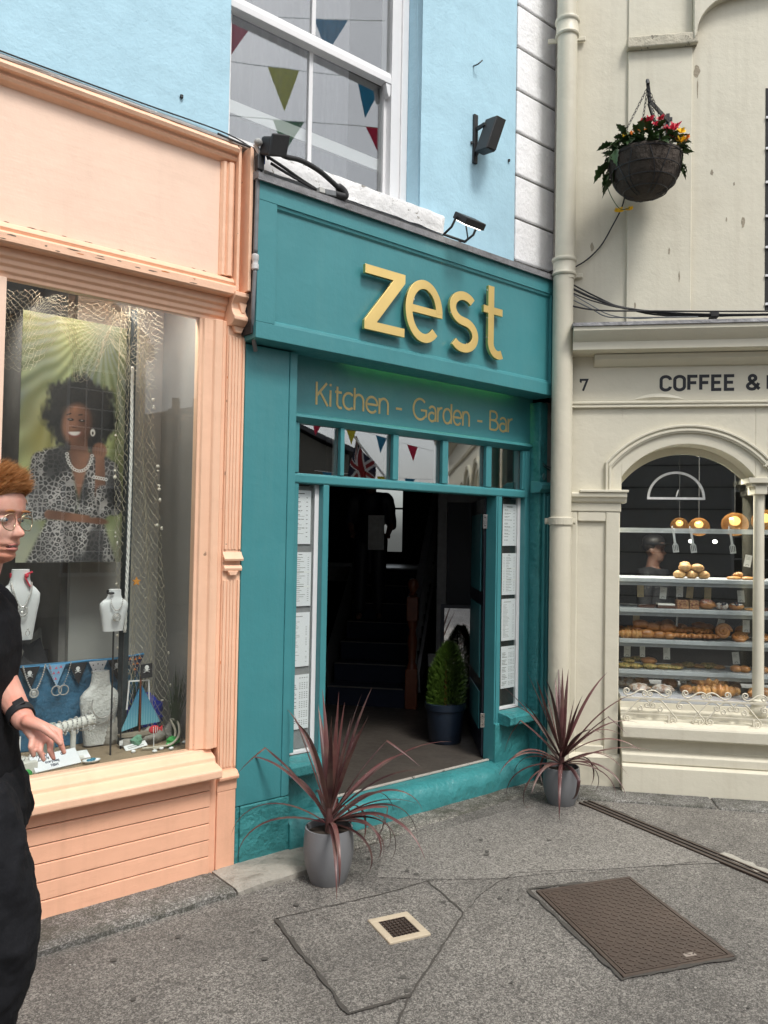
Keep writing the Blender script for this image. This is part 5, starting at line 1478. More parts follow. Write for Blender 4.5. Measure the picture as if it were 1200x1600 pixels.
# ------------------------------------------------------------------ menu sheets
def menu_img(seed, style):
    r_ = random.Random(seed)
    W, H = 120, 260
    a = np.full((H, W, 3), .92, np.float32)
    a[..., 2] += .02
    def dash(x, y, w, v=.35, h=2): a[y:y + h, x:x + w] = v
    if style == 0:
        dash(34, 14, 50, .3, 4)
        for i in range(10):
            y = 34 + i * 21
            x = 16
            for k in range(r_.randint(2, 4)):
                w = r_.randint(8, 18); dash(x, y, w, .40, 3); x += w + 3
            dash(94, y, 9, .45, 3)
            if r_.random() < .8: dash(16, y + 7, r_.randint(30, 70), .62)
    elif style == 1:
        dash(48, 10, 22, .35, 3)
        for i in range(22):
            y = 24 + i * 10
            dash(12, y, 8, .55); dash(34, y, r_.randint(20, 55), .48); dash(100, y, 8, .52)
            if i in (7, 14): a[y - 1:y + 6] = .92; dash(40, y, 40, .4, 3)
    elif style == 2:
        dash(20, 18, 60, .5, 3)
        for i in range(26):
            dash(14, 36 + i * 8, r_.randint(18, 55), .60)
            if r_.random() < .5: dash(98, 36 + i * 8, 8, .55)
    else:
        for k in range(4): dash(66 + 13 * k, 14, 6, .45, 4)
        for i in range(24):
            if i % 5 == 0: continue
            y = 30 + i * 9
            dash(10, y, r_.randint(25, 45), .42, 3)
            for k in range(4): dash(66 + 13 * k, y, 7, .5, 3)
    return a
for side, x0, x1, zs_, w in (('left', .446, .548, (2.005, 1.642, 1.290, .928), 0), ('right', 2.238, 2.388, (1.992, 1.634, 1.302, .958), 1)):
    for k, z1 in enumerate(zs_):
        z0 = z1 - (.315 if side == 'left' else .303)
        dx = (.0, .010, .008, .012)[k] if side == 'left' else 0
        m_ = img_mat("menu print %s %d" % (side, k), menu_img(k * 7 + w, k), 0.6)
        mb = MB().box(x0 + dx - .05 * (side == 'left'), x1 + dx, .1485, .1495, z0, z1)
        single('menu_sheet', mb, m_, {0: 'top', 1: 'second', 2: 'third', 3: 'lowest'}[k] + ' white menu sheet in the ' + side + ' hand menu window', 'menu', FA, ((x0 + x1) / 2, .149, z0), 'menu sheets in the narrow windows')
    # dark blind behind the sheets
single('menu_backing', MB().box(2.18, 2.40, .155, .160, .535, 2.03), M['dark_gap'], 'black backing board behind the right hand menu sheets', 'board', FA, (2.3, .157, .5))
single('menu_backing', MB().box(.426, .585, .157, .162, .50, 2.03), plain("grey window backing", (0.26, 0.26, 0.27), 0.5), 'grey backing board behind the left hand menu sheets', 'board', FA, (.5, .159, .5))
# ------------------------------------------------------------------ bakery goods (facade B); U() and the shelf heights are metres along the wall
def U(zx): return .644 + zx / 5.0 * .00444 - .0355
SH = {1: 1.470, 2: 1.247, 3: 1.020, 4: .795, 5: .634}
def crust(name, a, b, rough=0.5, sc_=14.0, top=None):
    m, nt, bs = new_mat(name)
    oi = nd(nt, "ShaderNodeObjectInfo")
    tc = nd(nt, "ShaderNodeTexCoord").outputs["Object"]
    nz = nd(nt, "ShaderNodeTexNoise", {"Vector": tc, "Scale": sc_, "Detail": 7.0, "Roughness": 0.65})
    c = mixc(nt, rng(nt, nz.outputs["Fac"], .32, .68), a, b)
    if top:
        n2 = nd(nt, "ShaderNodeTexNoise", {"Vector": tc, "Scale": sc_ * 2.2, "Detail": 6.0, "Roughness": 0.7})
        c = mixc(nt, rng(nt, n2.outputs["Fac"], .47, .56), c, top)
    c = mixc(nt, rng(nt, oi.outputs["Random"], 0, 1, 0, .3), c, [x * .6 for x in a])
    nt.links.new(c, bs.inputs["Base Color"])
    bs.inputs["Roughness"].default_value = rough
    bp = nd(nt, "ShaderNodeBump", {"Height": nz.outputs["Fac"], "Strength": 0.8, "Distance": 0.01})
    nt.links.new(bp.outputs[0], bs.inputs["Normal"])
    return m
SCONE = crust("golden cheese crust", (0.42, 0.20, 0.06), (0.68, 0.44, 0.19), 0.6, 30)
CRO = crust("baked croissant", (0.34, 0.13, 0.038), (0.68, 0.38, 0.13), 0.38, 20)
BUN = crust("glazed brown bun", (0.28, 0.095, 0.028), (0.56, 0.27, 0.09), 0.3, 16)
SUG = crust("sugared pastry", (0.30, 0.13, 0.06), (0.62, 0.50, 0.42), 0.7, 26, (0.70, 0.66, 0.62))
CHOC = crust("dark chocolate cake", (0.05, 0.018, 0.010), (0.13, 0.05, 0.025), 0.5, 40)
TRAY = crust("fruit topped traybake", (0.26, 0.09, 0.04), (0.60, 0.40, 0.17), 0.5, 45, (0.14, 0.02, 0.02))
ICE = plain("white icing", (0.78, 0.75, 0.70), 0.4)
BERRY = plain("dark berries", (0.012, 0.012, 0.03), 0.3)
JAM = crust("red fruit topping", (0.25, 0.03, 0.02), (0.55, 0.14, 0.06), 0.35, 40, (0.66, 0.55, 0.45))
FOC = crust("herb focaccia", (0.34, 0.20, 0.05), (0.58, 0.42, 0.15), 0.5, 28, (0.12, 0.13, 0.03))
def croissant(L=.13, r=.032, seed=0, curl=.6):
    mb = MB()
    n = 26
    P, Q = [], []
    for i in range(n + 1):
        t_ = i / n * 2 - 1
        P.append((L / 2 * t_, -curl * L * .35 * (1 - t_ * t_), r * .85))
        env = (1 - abs(t_) ** 2.2) ** .7
        Q.append(max(.004, r * env * (1 + .16 * math.cos(t_ * 17 + seed))))
    return mb.tube(P, Q, 10)
def swirl(r=.055, h=.03):
    mb = MB()
    P, Q = [], []
    n = 60
    for i in range(n + 1):
        a = 2 * math.pi * 2.6 * i / n
        q = r * (1 - .86 * i / n) - h * .35
        P.append((q * math.cos(a), q * math.sin(a), h * .5 + .006 * (i / n)))
        Q.append(h * .5)
    return mb.tube(P, Q, 8)
def knot(r=.032, seed=0):
    mb = MB()
    for k in range(3):
        a = k * 2.1 + seed
        P = [(r * 1.0 * math.cos(a) * t_ / 3 + .4 * r * math.sin(a + t_ * .5), r * math.sin(a) * t_ / 3, r * .62 + .25 * r * math.cos(t_ * .5)) for t_ in range(-3, 4)]
        mb.tube(P, [r * .18, r * .38, r * .46, r * .5, r * .46, r * .38, r * .18], 8)
    return mb
ME = {
    'cheese_scone': [MB().blob((0, 0, .028), (.045, .042, .031), 16, 10, .22, 3.2, s).mesh('cheese_scone', SCONE, smooth=True) for s in (1, 2, 3)],
    'croissant': [croissant(.13, .033, 0).mesh('croissant', CRO, smooth=True), croissant(.15, .036, 2, .3).mesh('croissant', CRO, smooth=True)],
    'pain': [MB().tube([(-.05, 0, .028), (-.048, 0, .028), (-.02, 0, .034), (0, 0, .036), (.02, 0, .034), (.048, 0, .028), (.05, 0, .028)], [.012, .026, .031, .033, .031, .026, .012], 14).blob((-.03, -.026, .045), (.006, .006, .006), 6, 5).mesh('pain_au_chocolat', BUN, smooth=True)],
    'bun': [MB().blob((0, 0, .028), (.048, .042, .030), 16, 10, .12, 2, s).mesh('glazed_bun', BUN, smooth=True) for s in (4, 5)],
    'knot': [knot(.036, s).mesh('knotted_bun', BUN, smooth=True) for s in (0, 1, 2)],
    'swirl': [swirl(.062, .032).mesh('cinnamon_swirl', BUN, smooth=True)],
    'foc': [MB().blob((0, 0, .018), (.06, .05, .020), 18, 8, .35, 4, s).mesh('focaccia', FOC, smooth=True) for s in (6, 7)],
    'sug': [MB().blob((0, 0, .025), (.06, .05, .028), 18, 10, .35, 3, s).mesh('sugared_pastry', SUG, smooth=True) for s in (8, 9)],
    'flat': [MB().blob((0, 0, .012), (.055, .045, .014), 18, 8, .25, 3, 10).mesh('flat_pastry', CRO, smooth=True)],
    'choc': [MB().box(-.05, .05, -.04, .04, 0, .022).mesh('chocolate_slice', CHOC)],
}
GR = {'cheese_scone': ('scones', 'golden cheese scones piled on the top shelf'), 'croissant': ('croissant', 'croissants in the bakery window'), 'pain': ('pastry', 'glazed rolls on the third shelf'), 'bun': ('bun', 'glazed buns on the third shelf'), 'knot': ('bun', 'knotted buns on the third shelf'), 'swirl': ('swirl bun', 'cinnamon swirls on the third shelf'), 'foc': ('focaccia', 'focaccia pieces on the fourth shelf'), 'sug': ('pastry', 'sugared pastries on the marble bed'), 'flat': ('pastry', 'flat pastries on the shelves'), 'choc': ('cake slice', 'chocolate slices on the second shelf')}
def bake(kind, zx, shelf, y=.33, dz=0.0, rot=0.0, sc_=1.0, tilt=0.0, label='', i=0):
    m_ = ME[kind][i % len(ME[kind])]
    g = GR[kind]
    return inst(m_.name.split('.')[0], m_, None, FB, (U(zx), y, SH[shelf] + dz), (tilt, 0, rot), sc_, label, g[0], g[1])
bake('cheese_scone', 535, 1, label='leftmost of the three bottom scones in the golden pile', i=0)
bake('cheese_scone', 632, 1, label='middle of the three bottom scones in the golden pile', i=1, rot=1)
bake('cheese_scone', 727, 1, label='rightmost of the three bottom scones in the golden pile', i=2, rot=2)
bake('cheese_scone', 578, 1, dz=.052, label='left upper scone resting on the golden pile', i=2, rot=.5)
bake('cheese_scone', 678, 1, dz=.050, label='right upper scone resting on the golden pile', i=0, rot=2.5)
bake('cheese_scone', 592, 1, y=.39, dz=.07, label='topmost scone at the back of the golden pile', i=1, rot=2.5, sc_=.9)
bake('flat', 965, 1, label='flat pastry at the left of the pile beside the column, top shelf', sc_=.95)
bake('croissant', 1000, 1, y=.36, dz=.018, label='small pointed pastry on the flat pastries of the top shelf', rot=.4, sc_=.6)
bake('flat', 1070, 1, label='flat golden pastry behind the slim column, top shelf', rot=1, sc_=.95)
bake('flat', 1150, 1, label='flat golden pastry right of the slim column, top shelf', rot=2)
# second shelf
bake('choc', 265, 2, label='low dark chocolate slice at the left of the second shelf', sc_=(1.1, 1, .8))
bake('choc', 340, 2, label='second low chocolate slice, half hidden by its neighbours', sc_=(.9, 1, .8), y=.38)
ck = thing('iced_cake', 'dark flat cake with a white iced top on the second shelf', 'cake', FB, (U(425), .33, SH[2]))
part('sponge', MB().box(U(352), U(500), .275, .39, SH[2], SH[2] + .020), CHOC, ck, bev=.004)
part('icing', MB().box(U(356), U(492), .278, .386, SH[2] + .0202, SH[2] + .034), ICE, ck, bev=.005)
for k, (a, b, lab) in enumerate(((503, 602, 'left stack of fruit traybake squares on the second shelf'), (607, 682, 'right stack of fruit traybake squares on the second shelf'))):
    tb = thing('traybake', lab, 'traybake', FB, (U((a + b) / 2), .33, SH[2]), 'traybake stacks on the second shelf')
    part('base_layer', MB().box(U(a), U(b), .28, .37, SH[2], SH[2] + .024), TRAY, tb, bev=.003)
    part('top_layer', MB().box(U(a) + .002, U(b) - .002, .283, .367, SH[2] + .0242, SH[2] + .064), TRAY, tb, bev=.004)
tt = thing('fruit_pastry', 'large pastry with red and white fruit topping on the second shelf', 'pastry', FB, (U(755), .33, SH[2]))
part('crust', MB().blob((U(755), .33, SH[2] + .033), (.062, .045, .034), 18, 10, .15, 3, 2), BUN, tt, smooth=True)
part('topping', MB().blob((U(750), .325, SH[2] + .044), (.048, .036, .030), 18, 10, .3, 6, 3), JAM, tt, smooth=True)
for a, lab, cr_ in ((872, 'white sugared bun with dark berries in the middle', ICE), (985, 'brown pastry with dark berries and icing', BUN)):
    t_ = thing('berry_bun', lab, 'bun', FB, (U(a), .33, SH[2]))
    part('dough', MB().blob((U(a), .33, SH[2] + .026), (.046 if a < 900 else .054, .042, .029), 18, 10, .1, 3, a), SUG if a < 900 else BUN, t_, smooth=True)
    mb = MB()
    r_ = random.Random(a)
    for k in range(10): mb.blob((U(a) + r_.uniform(-.02, .022), .30 + r_.uniform(-.012, .02), SH[2] + .044 + r_.uniform(-.006, .008)), (.009, .009, .008), 8, 6)
    part('berries', mb, BERRY, t_, smooth=True)
    part('icing', MB().tube([(U(a) + .034 * math.cos(q * .5), .312 + .018 * math.sin(q * .5), SH[2] + .042) for q in range(13)], .0055, 6), ICE, t_, smooth=True)
bake('flat', 1085, 2, label='small flat pastry beside the column on the second shelf', sc_=.7)
bake('choc', 1190, 2, label='blue and brown slice right of the column on the second shelf', y=.33)
# third shelf
for i, (zx, y, dz, rot, sc_, kind, lab) in enumerate((
    (95, .32, 0, .2, 1.0, 'croissant', 'croissant at the far left front of the third shelf'),
    (170, .31, 0, -.1, .95, 'croissant', 'second croissant from the left on the third shelf'),
    (150, .42, .02, .3, 1.0, 'croissant', 'croissant lying behind the front row of the third shelf'),
    (225, .35, .062, 0, 1.05, 'pain', 'roll on top of the pile at the left of the third shelf'),
    (205, .37, .03, .4, 1.0, 'bun', 'bun under the top roll of the third shelf pile'),
    (270, .31, 0, .1, 1.0, 'pain', 'front roll in the middle of the glazed pile'),
    (325, .35, .045, -.1, 1.0, 'pain', 'upper roll in the middle of the glazed pile'),
    (370, .31, 0, 0, .85, 'pain', 'small front roll at the right end of the glazed pile'),
    (445, .35, .035, .2, 1.15, 'pain', 'large shiny roll right of the glazed pile'),
    (450, .30, 0, 0, .9, 'bun', 'bun below the large shiny roll'),
    (415, .40, .0, 0, 1.0, 'bun', 'bun tucked behind the large shiny roll'))):
    bake(kind, zx, 3, y=y, dz=dz, rot=rot, sc_=sc_, label=lab, i=i)
kn = [(515, .30, 0), (570, .30, 0), (630, .30, 0), (545, .36, .030), (605, .36, .032), (520, .42, .045), (575, .42, .058), (650, .40, .040), (690, .31, 0), (745, .30, 0), (795, .31, 0), (715, .36, .03), (775, .37, .032), (680, .38, .035)]
for i, (zx, y, dz) in enumerate(kn):
    bake('knot', zx, 3, y=y, dz=dz, rot=i * .9, sc_=1.0, i=i, label=None).__setitem__('label', ORD[sum(1 for q in kn if (q[2] == 0) == (dz == 0) and q[0] < zx)] + ' knotted bun from the left in the ' + ('front row' if dz == 0 else 'upper rows') + ' of the heap')
for i, (zx, dz, sc_) in enumerate(((60, .0, 1.1), (255, .035, 1.15), (345, .03, 1.15), (405, .05, 1.1), (470, .055, 1.15), (500, .03, 1.1), (735, .045, 1.1), (800, .045, 1.1))):
    bake('bun' if i % 2 else 'pain', zx, 3, y=.47, dz=dz, rot=i, sc_=sc_, i=i, label=ORD[i] + ' bun from the left in the back row of the third shelf')
for i, zx in enumerate((560, 640, 720, 800, 880)):
    bake('foc' if i % 2 else 'flat', zx, 4, y=.46, rot=i, sc_=1.1, i=i, label=ORD[i] + ' flat loaf from the left at the shaded back of the fourth shelf')
for i, zx in enumerate((120, 250, 480, 660, 900, 980)):
    bake('bun' if i % 3 else 'sug', zx, 5, y=.40, dz=.01, rot=i, sc_=1.35, i=i, label=ORD[i] + ' large bun from the left in the back row on the marble bed')
bake('swirl', 877, 3, y=.32, dz=.066, tilt=R(78), label='cinnamon swirl standing on edge on the third shelf', sc_=1.02)
bake('swirl', 1010, 3, y=.33, dz=.012, tilt=R(28), label='cinnamon swirl lying tilted beside the column', sc_=1.0)
bake('swirl', 1050, 3, y=.41, dz=.05, tilt=R(55), label='cinnamon swirl leaning at the back beside the column', sc_=.9)
bake('swirl', 1190, 3, y=.33, dz=.02, tilt=R(20), label='cinnamon swirl right of the column', sc_=.9)
# fourth shelf
for i, (zx, y, dz, sc_, lab) in enumerate(((95, .31, 0, 1, 'focaccia piece at the far left of the fourth shelf'), (185, .31, .0, .95, 'second focaccia piece from the left on the fourth shelf'), (130, .36, .032, .95, 'focaccia piece lying on top of the left pile'), (215, .40, .045, .9, 'highest focaccia piece at the back of the left pile'))):
    bake('foc', zx, 4, y=y, dz=dz, rot=i, sc_=sc_, label=lab, i=i)
bake('bun', 300, 4, y=.36, dz=.028, sc_=(1.25, 1.0, .9), label='smooth brown roll on the fourth shelf')
bake('foc', 300, 4, y=.32, dz=0, sc_=1.0, label='filled flatbread under the smooth brown roll', i=1, rot=2)
bake('foc', 430, 4, y=.33, dz=0, sc_=(1.15, .9, .95), label='orange topped flatbread in the middle of the fourth shelf', rot=.2)
bake('foc', 500, 4, y=.34, dz=0, sc_=(1.1, .9, .75), label='pale ended flatbread on the fourth shelf', i=1)
for zx, lab in ((985, 'brown pastry left of the column on the fourth shelf'), (1050, 'brown pastry behind the column on the fourth shelf'), (1195, 'red brown bun right of the column on the fourth shelf')):
    bake('bun', zx, 4, sc_=.9, label=lab)
# marble bed
bake('sug', 205, 5, y=.25, sc_=1.2, label='sugared pastry at the left of the marble bed')
bake('sug', 395, 5, y=.25, sc_=(1.3, 1, 1.15), rot=.1, label='sugar dusted pastry in the middle of the marble bed', i=1)
bake('flat', 300, 5, y=.30, sc_=1.3, label='flat brown pastry between the sugared pastries')
bake('bun', 585, 5, y=.26, sc_=1.1, label='brown bun below the price card on the marble bed')
bake('croissant', 770, 5, y=.32, dz=.045, sc_=(1.75, 1.5, 1.5), label='very large croissant on top of the pile on the marble bed', i=1)
bake('croissant', 700, 5, y=.26, sc_=(1.3, 1.2, 1.2), label='croissant at the lower left of the big pile', i=0)
bake('croissant', 850, 5, y=.24, dz=.0, sc_=(1.45, 1.3, 1.3), label='croissant at the lower right of the big pile', i=1, rot=-.2)
bake('croissant', 940, 5, y=.30, sc_=1.0, label='small croissant right of the big pile', rot=.5)
bake('croissant', 1050, 5, y=.26, dz=.015, sc_=1.1, tilt=.5, label='croissant standing beside the foot of the column', rot=1.2)
bake('bun', 1180, 5, y=.27, sc_=1.2, label='dark bun right of the foot of the column')
# price cards on sticks
CARD = plain("white price card", (0.74, 0.74, 0.71), 0.6); TAN = plain("tan price card", (0.50, 0.40, 0.24), 0.6); INK = plain("grey card print", (0.22, 0.22, 0.22), 0.6)
cards = [(228, 2, 225, 0, 'leftmost tan price card on the second shelf', 1), (402, 2, 235, 5, 'tilted white price card behind the iced cake', 0), (540, 2, 215, 2, 'white price card above the left traybake', 0), (612, 2, 222, 6, 'tan price card above the right traybake', 1), (764, 2, 228, 2, 'tan price card behind the fruit pastry', 1), (1038, 2, 245, -4, 'white price card left of the column on the second shelf', 0), (1172, 2, 243, 3, 'white price card right of the column on the second shelf', 0),
         (190, 3, 432, 2, 'tan price card above the left pile of rolls', 1), (838, 3, 470, 14, 'tilted white price card behind the cinnamon swirl', 0), (1072, 3, 472, 0, 'white price card half hidden by the column on the third shelf', 0),
         (122, 4, 702, 1, 'leftmost white price card on the fourth shelf', 0), (248, 4, 700, 0, 'narrow white price card above the focaccia', 0), (446, 4, 712, -1, 'white price card standing behind the flat flatbread', 0), (1004, 4, 726, -6, 'tilted white price card left of the column on the fourth shelf', 0), (1175, 4, 726, -8, 'tilted white price card right of the column on the fourth shelf', 0),
         (578, 5, 945, -1, 'white price card standing above the marble bed', 0), (1056, 1, 132, 10, 'white price card tilted beside the column on the top shelf', 0)]
ZY = {2: (352, 1.247), 3: (590, 1.020), 4: (832, .795), 5: (1055, .634), 1: (120, 1.47)}
for zx, s_, zy, tilt, lab, tan in cards:
    z = SH[s_] + (ZY[s_][0] - zy) / 5 * .00462
    if s_ == 1: z = SH[1] + .14
    u = U(zx)
    t_ = thing('price_card', lab, 'price card', FB @ Matrix.Translation((u, .36, SH[s_])) @ Matrix.Rotation(R(tilt), 4, 'Y'), (0, 0, 0), 'price cards in the bakery window')
    w_ = .024 if zx != 248 else .019
    h_ = z - SH[s_]
    cd_ = part('card', MB().box(-w_, w_, -.001, .001, h_ - .044, h_ + .044), TAN if tan else CARD, t_)
    part('stick', MB().box(-.001, .001, .0011, .003, 0, h_ - .03), M['dark_gap'], t_)
    mb = MB().stroke(arc(0, h_ - .038, .011, .012, 0, 180, 10), .003, -.0016, -.0011)
    r_ = random.Random(zx)
    for q in range(4): mb.box(-w_ + .005, -w_ + .005 + r_.uniform(.012, .03), -.0016, -.0011, h_ + .036 - q * .009, h_ + .038 - q * .009)
    part('print', mb, INK, cd_)
# serving tongs hanging from the bar
for k, (zx, lab) in enumerate(((470, 'leftmost slotted spatula hanging from the white bar'), (610, 'middle slotted spatula hanging from the white bar'), (915, 'rightmost slotted spatula hanging from the white bar'))):
    u = U(zx - 12)
    t_ = thing('spatula', lab, 'spatula', FB @ Matrix.Translation((u, .24, 1.85)) @ Matrix.Rotation(R(-8), 4, 'Y'), (0, 0, 0), 'spatulas hanging from the bar')
    ST = M['steel']
    part('hook', MB().tube([(0, .03, -.01), (0, .012, .008), (0, -.006, .004), (0, -.008, -.02)], .003, 5), ST, t_)
    part('handle', MB().box(-.008, .008, -.010, -.006, -.12, -.012), plain("white handle %d" % k, (.7, .7, .7), .4), t_, bev=0.003)
    mb = MB()
    mb.plate([(-.008, -.12), (.008, -.12), (.018, -.135), (-.018, -.135)], -.009, -.007)
    for q in range(4):
        x = -.018 + q * .0115
        mb.box(x - .003, x + .0035, -.009, -.007, -.178, -.1351)
    mb.box(-.021, .020, -.009, -.007, -.19, -.1781)
    part('blade', mb, plain("pale steel %d" % k, (.66, .66, .65), .3, .3), t_)
# glowing pendant lamps
LG = glass("smoked amber lamp glass", (0.82, 0.66, 0.48), 1.2)
_g = LG.node_tree      # half clear, half frosted
_o = _g.nodes["Material Output"]; _s = _o.inputs["Surface"].links[0].from_socket
_d = nd(_g, "ShaderNodeBsdfTranslucent", {"Color": (0.50, 0.32, 0.17, 1)})
_g.links.new(nd(_g, "ShaderNodeMixShader", {0: 0.45, 1: _s, 2: _d.outputs[0]}).outputs[0], _o.inputs["Surface"])
LGT = plain("lit amber lamp crown", (0.8, 0.5, 0.2), 0.3, 0, (1.0, 0.70, 0.30), 3.0)
for zx, zy, r, y, lab in ((515, 730, .075, 1.5, 'smallest glowing pendant lamp, leftmost behind the bar'), (668, 740, .085, 1.1, 'glowing pendant lamp second from the left behind the bar'), (948, 715, .105, .95, 'large glowing pendant lamp just left of the column'), (1180, 690, .105, .95, 'glowing pendant lamp right of the slim column')):
    k = (5.9 + y) / 6.15
    u = (U(zx) + .115) * k - .115
    z = 1.75 + ((850 - (680 + zy / 5)) * .00462) * k
    pl = thing('pendant_lamp', lab, 'pendant lamp', FB, (u, y, z), 'pendant lamps in the bakery')
    sh_ = part('shade', MB().blob((u, y, z), (r, r, r * .9), 24, 16), LG, pl, smooth=True)
    part('bulb', MB().blob((u, y, z + r * .25), (r * .42, r * .42, r * .36), 14, 10), LGT, pl, smooth=True)
    part('flex', MB().box(u - .003, u + .003, y - .003, y + .003, z + r * .8, 2.72), M['dark_gap'], pl)
for zx, lab in ((805, 'small white spot light left of the large pendant lamp'), (1035, 'small white spot light left of the column')):
    single('spot_light', MB().blob((U(zx) + .1, 1.6, 1.745), (.022, .02, .018), 10, 6), plain("lit spot %d" % zx, (.9, .9, .88), .4, 0, (1, .97, .9), 2.5), lab, 'spot light', FB, (U(zx) + .1, 1.6, 1.74), smooth=True)
single('ceiling_spot', MB().bar((.99, .9, 2.60), (.97, .88, 2.50), .07, .06), plain("white spot housing", (.35, .35, .36), .4), 'white spotlight housing high behind the bakery arch', 'spot light', FB, (1, .9, 2.5), bev=.008)
# the lamps' own light
la = bpy.data.lights.new("bakery_spot", 'AREA'); la.energy = 40; la.size = .5; la.color = (1.0, .93, .82)
lo = bpy.data.objects.new("bakery_spot", la); COL.objects.link(lo)
lo.matrix_world = FB @ Matrix.Translation((1.15, .62, 2.60)) @ Matrix.Rotation(R(-8), 4, 'X')
# ------------------------------------------------------------------ jeweller's window display (facade A)
DZ = .600
single('display_sand', MB().box(-3.2, -.107, .102, .79, .561, DZ), M['sand'], None, None, FA, (-1, .4, .56), kind='stuff')
def poster_img():
    W, H = 430, 950
    yy, xx = np.mgrid[0:H, 0:W].astype(np.float32)
    X = 25 + xx / W * 172; Y = 500 + yy / H * 378          # print coordinates
    rs = np.random.RandomState(4)
    def nz(fx, fy, seed):
        g = np.random.RandomState(seed).rand(int(fy) + 3, int(fx) + 3).astype(np.float32)
        u = xx / W * fx; v = yy / H * fy
        i = u.astype(int); j = v.astype(int); a = u - i; b = v - j
        a = a * a * (3 - 2 * a); b = b * b * (3 - 2 * b)
        return (g[j, i] * (1 - a) + g[j, i + 1] * a) * (1 - b) + (g[j + 1, i] * (1 - a) + g[j + 1, i + 1] * a) * b
    def sm(d, w): return np.clip(.5 - d / (2 * w), 0, 1)
    def ell(cx, cy, rx, ry, w=.06, rot=0.0):
        c, s = math.cos(R(rot)), math.sin(R(rot))
        dx, dy = X - cx, Y - cy
        return sm(np.sqrt(((dx * c + dy * s) / rx) ** 2 + ((-dx * s + dy * c) / ry) ** 2) - 1, w)
    def seg(x0, y0, x1, y1, r0, r1, w=1.2):
        px, py = X - x0, Y - y0
        bx, by = x1 - x0, y1 - y0
        t = np.clip((px * bx + py * by) / (bx * bx + by * by), 0, 1)
        return sm(np.sqrt((px - t * bx) ** 2 + (py - t * by) ** 2) - (r0 + (r1 - r0) * t), w)
    def tri(pts, w=1.5):
        d = np.full_like(X, -1e9)
        n = len(pts)
        area = sum(pts[i][0] * pts[(i + 1) % n][1] - pts[(i + 1) % n][0] * pts[i][1] for i in range(n))
        sg_ = 1 if area > 0 else -1
        for i in range(n):
            ax_, ay_ = pts[i]; bx, by = pts[(i + 1) % n]
            L = math.hypot(bx - ax_, by - ay_)
            d = np.maximum(d, sg_ * ((X - ax_) * (by - ay_) - (Y - ay_) * (bx - ax_)) / L)
        return sm(d, w)
    def over(img, m, col):
        col = np.asarray(col, np.float32)
        return img * (1 - m[..., None]) + col * m[..., None]
    img = np.zeros((H, W, 3), np.float32)
    # blurred palm fronds behind
    ang = np.arctan2(Y - 500, X - 150)
    st = .5 + .5 * np.sin(ang * 46 + nz(6, 9, 1) * 5)
    g = nz(5, 8, 2) * .8
    img[..., 0] = .24 + .34 * st * g + .22 * nz(3, 4, 3)
    img[..., 1] = .29 + .36 * st * g + .20 * nz(3, 4, 3)
    img[..., 2] = .15 + .16 * st + .10 * nz(4, 4, 5)
    lite = np.clip((nz(4, 6, 6) - .45) * 2.5, 0, 1) * np.clip((X - 125) / 60 + (60 - X) / 40, 0, 1)
    img = over(img, lite * .8, (.75, .78, .50))
    warm = ell(58, 700, 22, 60, .9)
    img = over(img, warm * .5, (.62, .50, .10))
    img = over(img, np.clip((Y - 800) / 60, 0, 1) * .6, (.62, .60, .48))
    # afro hair
    a0 = np.arctan2(Y - 645, X - 118)
    rad = 1 + .10 * (nz(40, 60, 7) - .5) * 2 + .05 * np.sin(a0 * 7)
    hair = sm(np.sqrt(((X - 118) / 58) ** 2 + ((Y - 648) / 60) ** 2) - rad, .10)
    hc = .035 + .05 * nz(90, 150, 8)[..., None] * np.array([1, .9, .85])
    img = img * (1 - hair[..., None]) + hc * hair[..., None]
    skin = np.array([.30, .155, .095]); lit = np.array([.46, .26, .17])
    def flesh(img, m, lx=0.0):
        sh = np.clip(.5 + .5 * np.sin((X + Y * .3) * .09 + lx), 0, 1)[..., None]
        c = skin * (1 - sh) + lit * sh
        return img * (1 - m[..., None]) + c * m[..., None]
    img = flesh(img, seg(116, 690, 116, 712, 13, 15), 1)          # neck
    img = flesh(img, tri([(96, 706), (138, 706), (118, 782)], 2), 2)   # chest
    img = flesh(img, ell(111, 664, 23, 32, .16, 8), .2)
    img = over(img, ell(111, 645, 16, 8, .8) * .4, (.48, .29, .2))
    img = over(img, ell(126, 668, 12, 28, .6) * .35, (.16, .08, .05))   # shaded cheek
    img = over(img, ell(104, 666, 8, 8, .9) * .45, (.62, .38, .27))
    for ex in (101, 119):
        img = over(img, ell(ex, 657, 5.2, 2.0, .25), (.06, .035, .03))
        img = over(img, ell(ex, 656.5, 2, 1.0, .3) * .6, (.75, .7, .66))
        img = over(img, seg(ex - 6 if ex < 110 else ex - 5, 650.5 if ex < 110 else 648.6, ex, 647.6, .8, .9, .8), (.05, .03, .025))
    img = over(img, seg(109, 656, 107, 667, 1.2, 2.8, 2.5) * .4, (.50, .29, .2))
    img = over(img, ell(107, 668.5, 4.2, 1.2, .5) * .6, (.15, .07, .05))
    low = np.clip((Y - 675.2 + (X - 107.5) * .10 + .5) / 1.2, 0, 1)      # an open smile: the lower half of an ellipse
    img = over(img, ell(107.5, 674.8, 11.5, 9.2, .18, -6) * low, (.40, .15, .13))
    img = over(img, ell(107.5, 675.0, 9.6, 6.4, .2, -6) * low, (.86, .84, .81))
    for s_ in (-1, 1): img = over(img, ell(107.5 + s_ * 13, 671, 4, 6, .8) * .35, (.52, .31, .22))
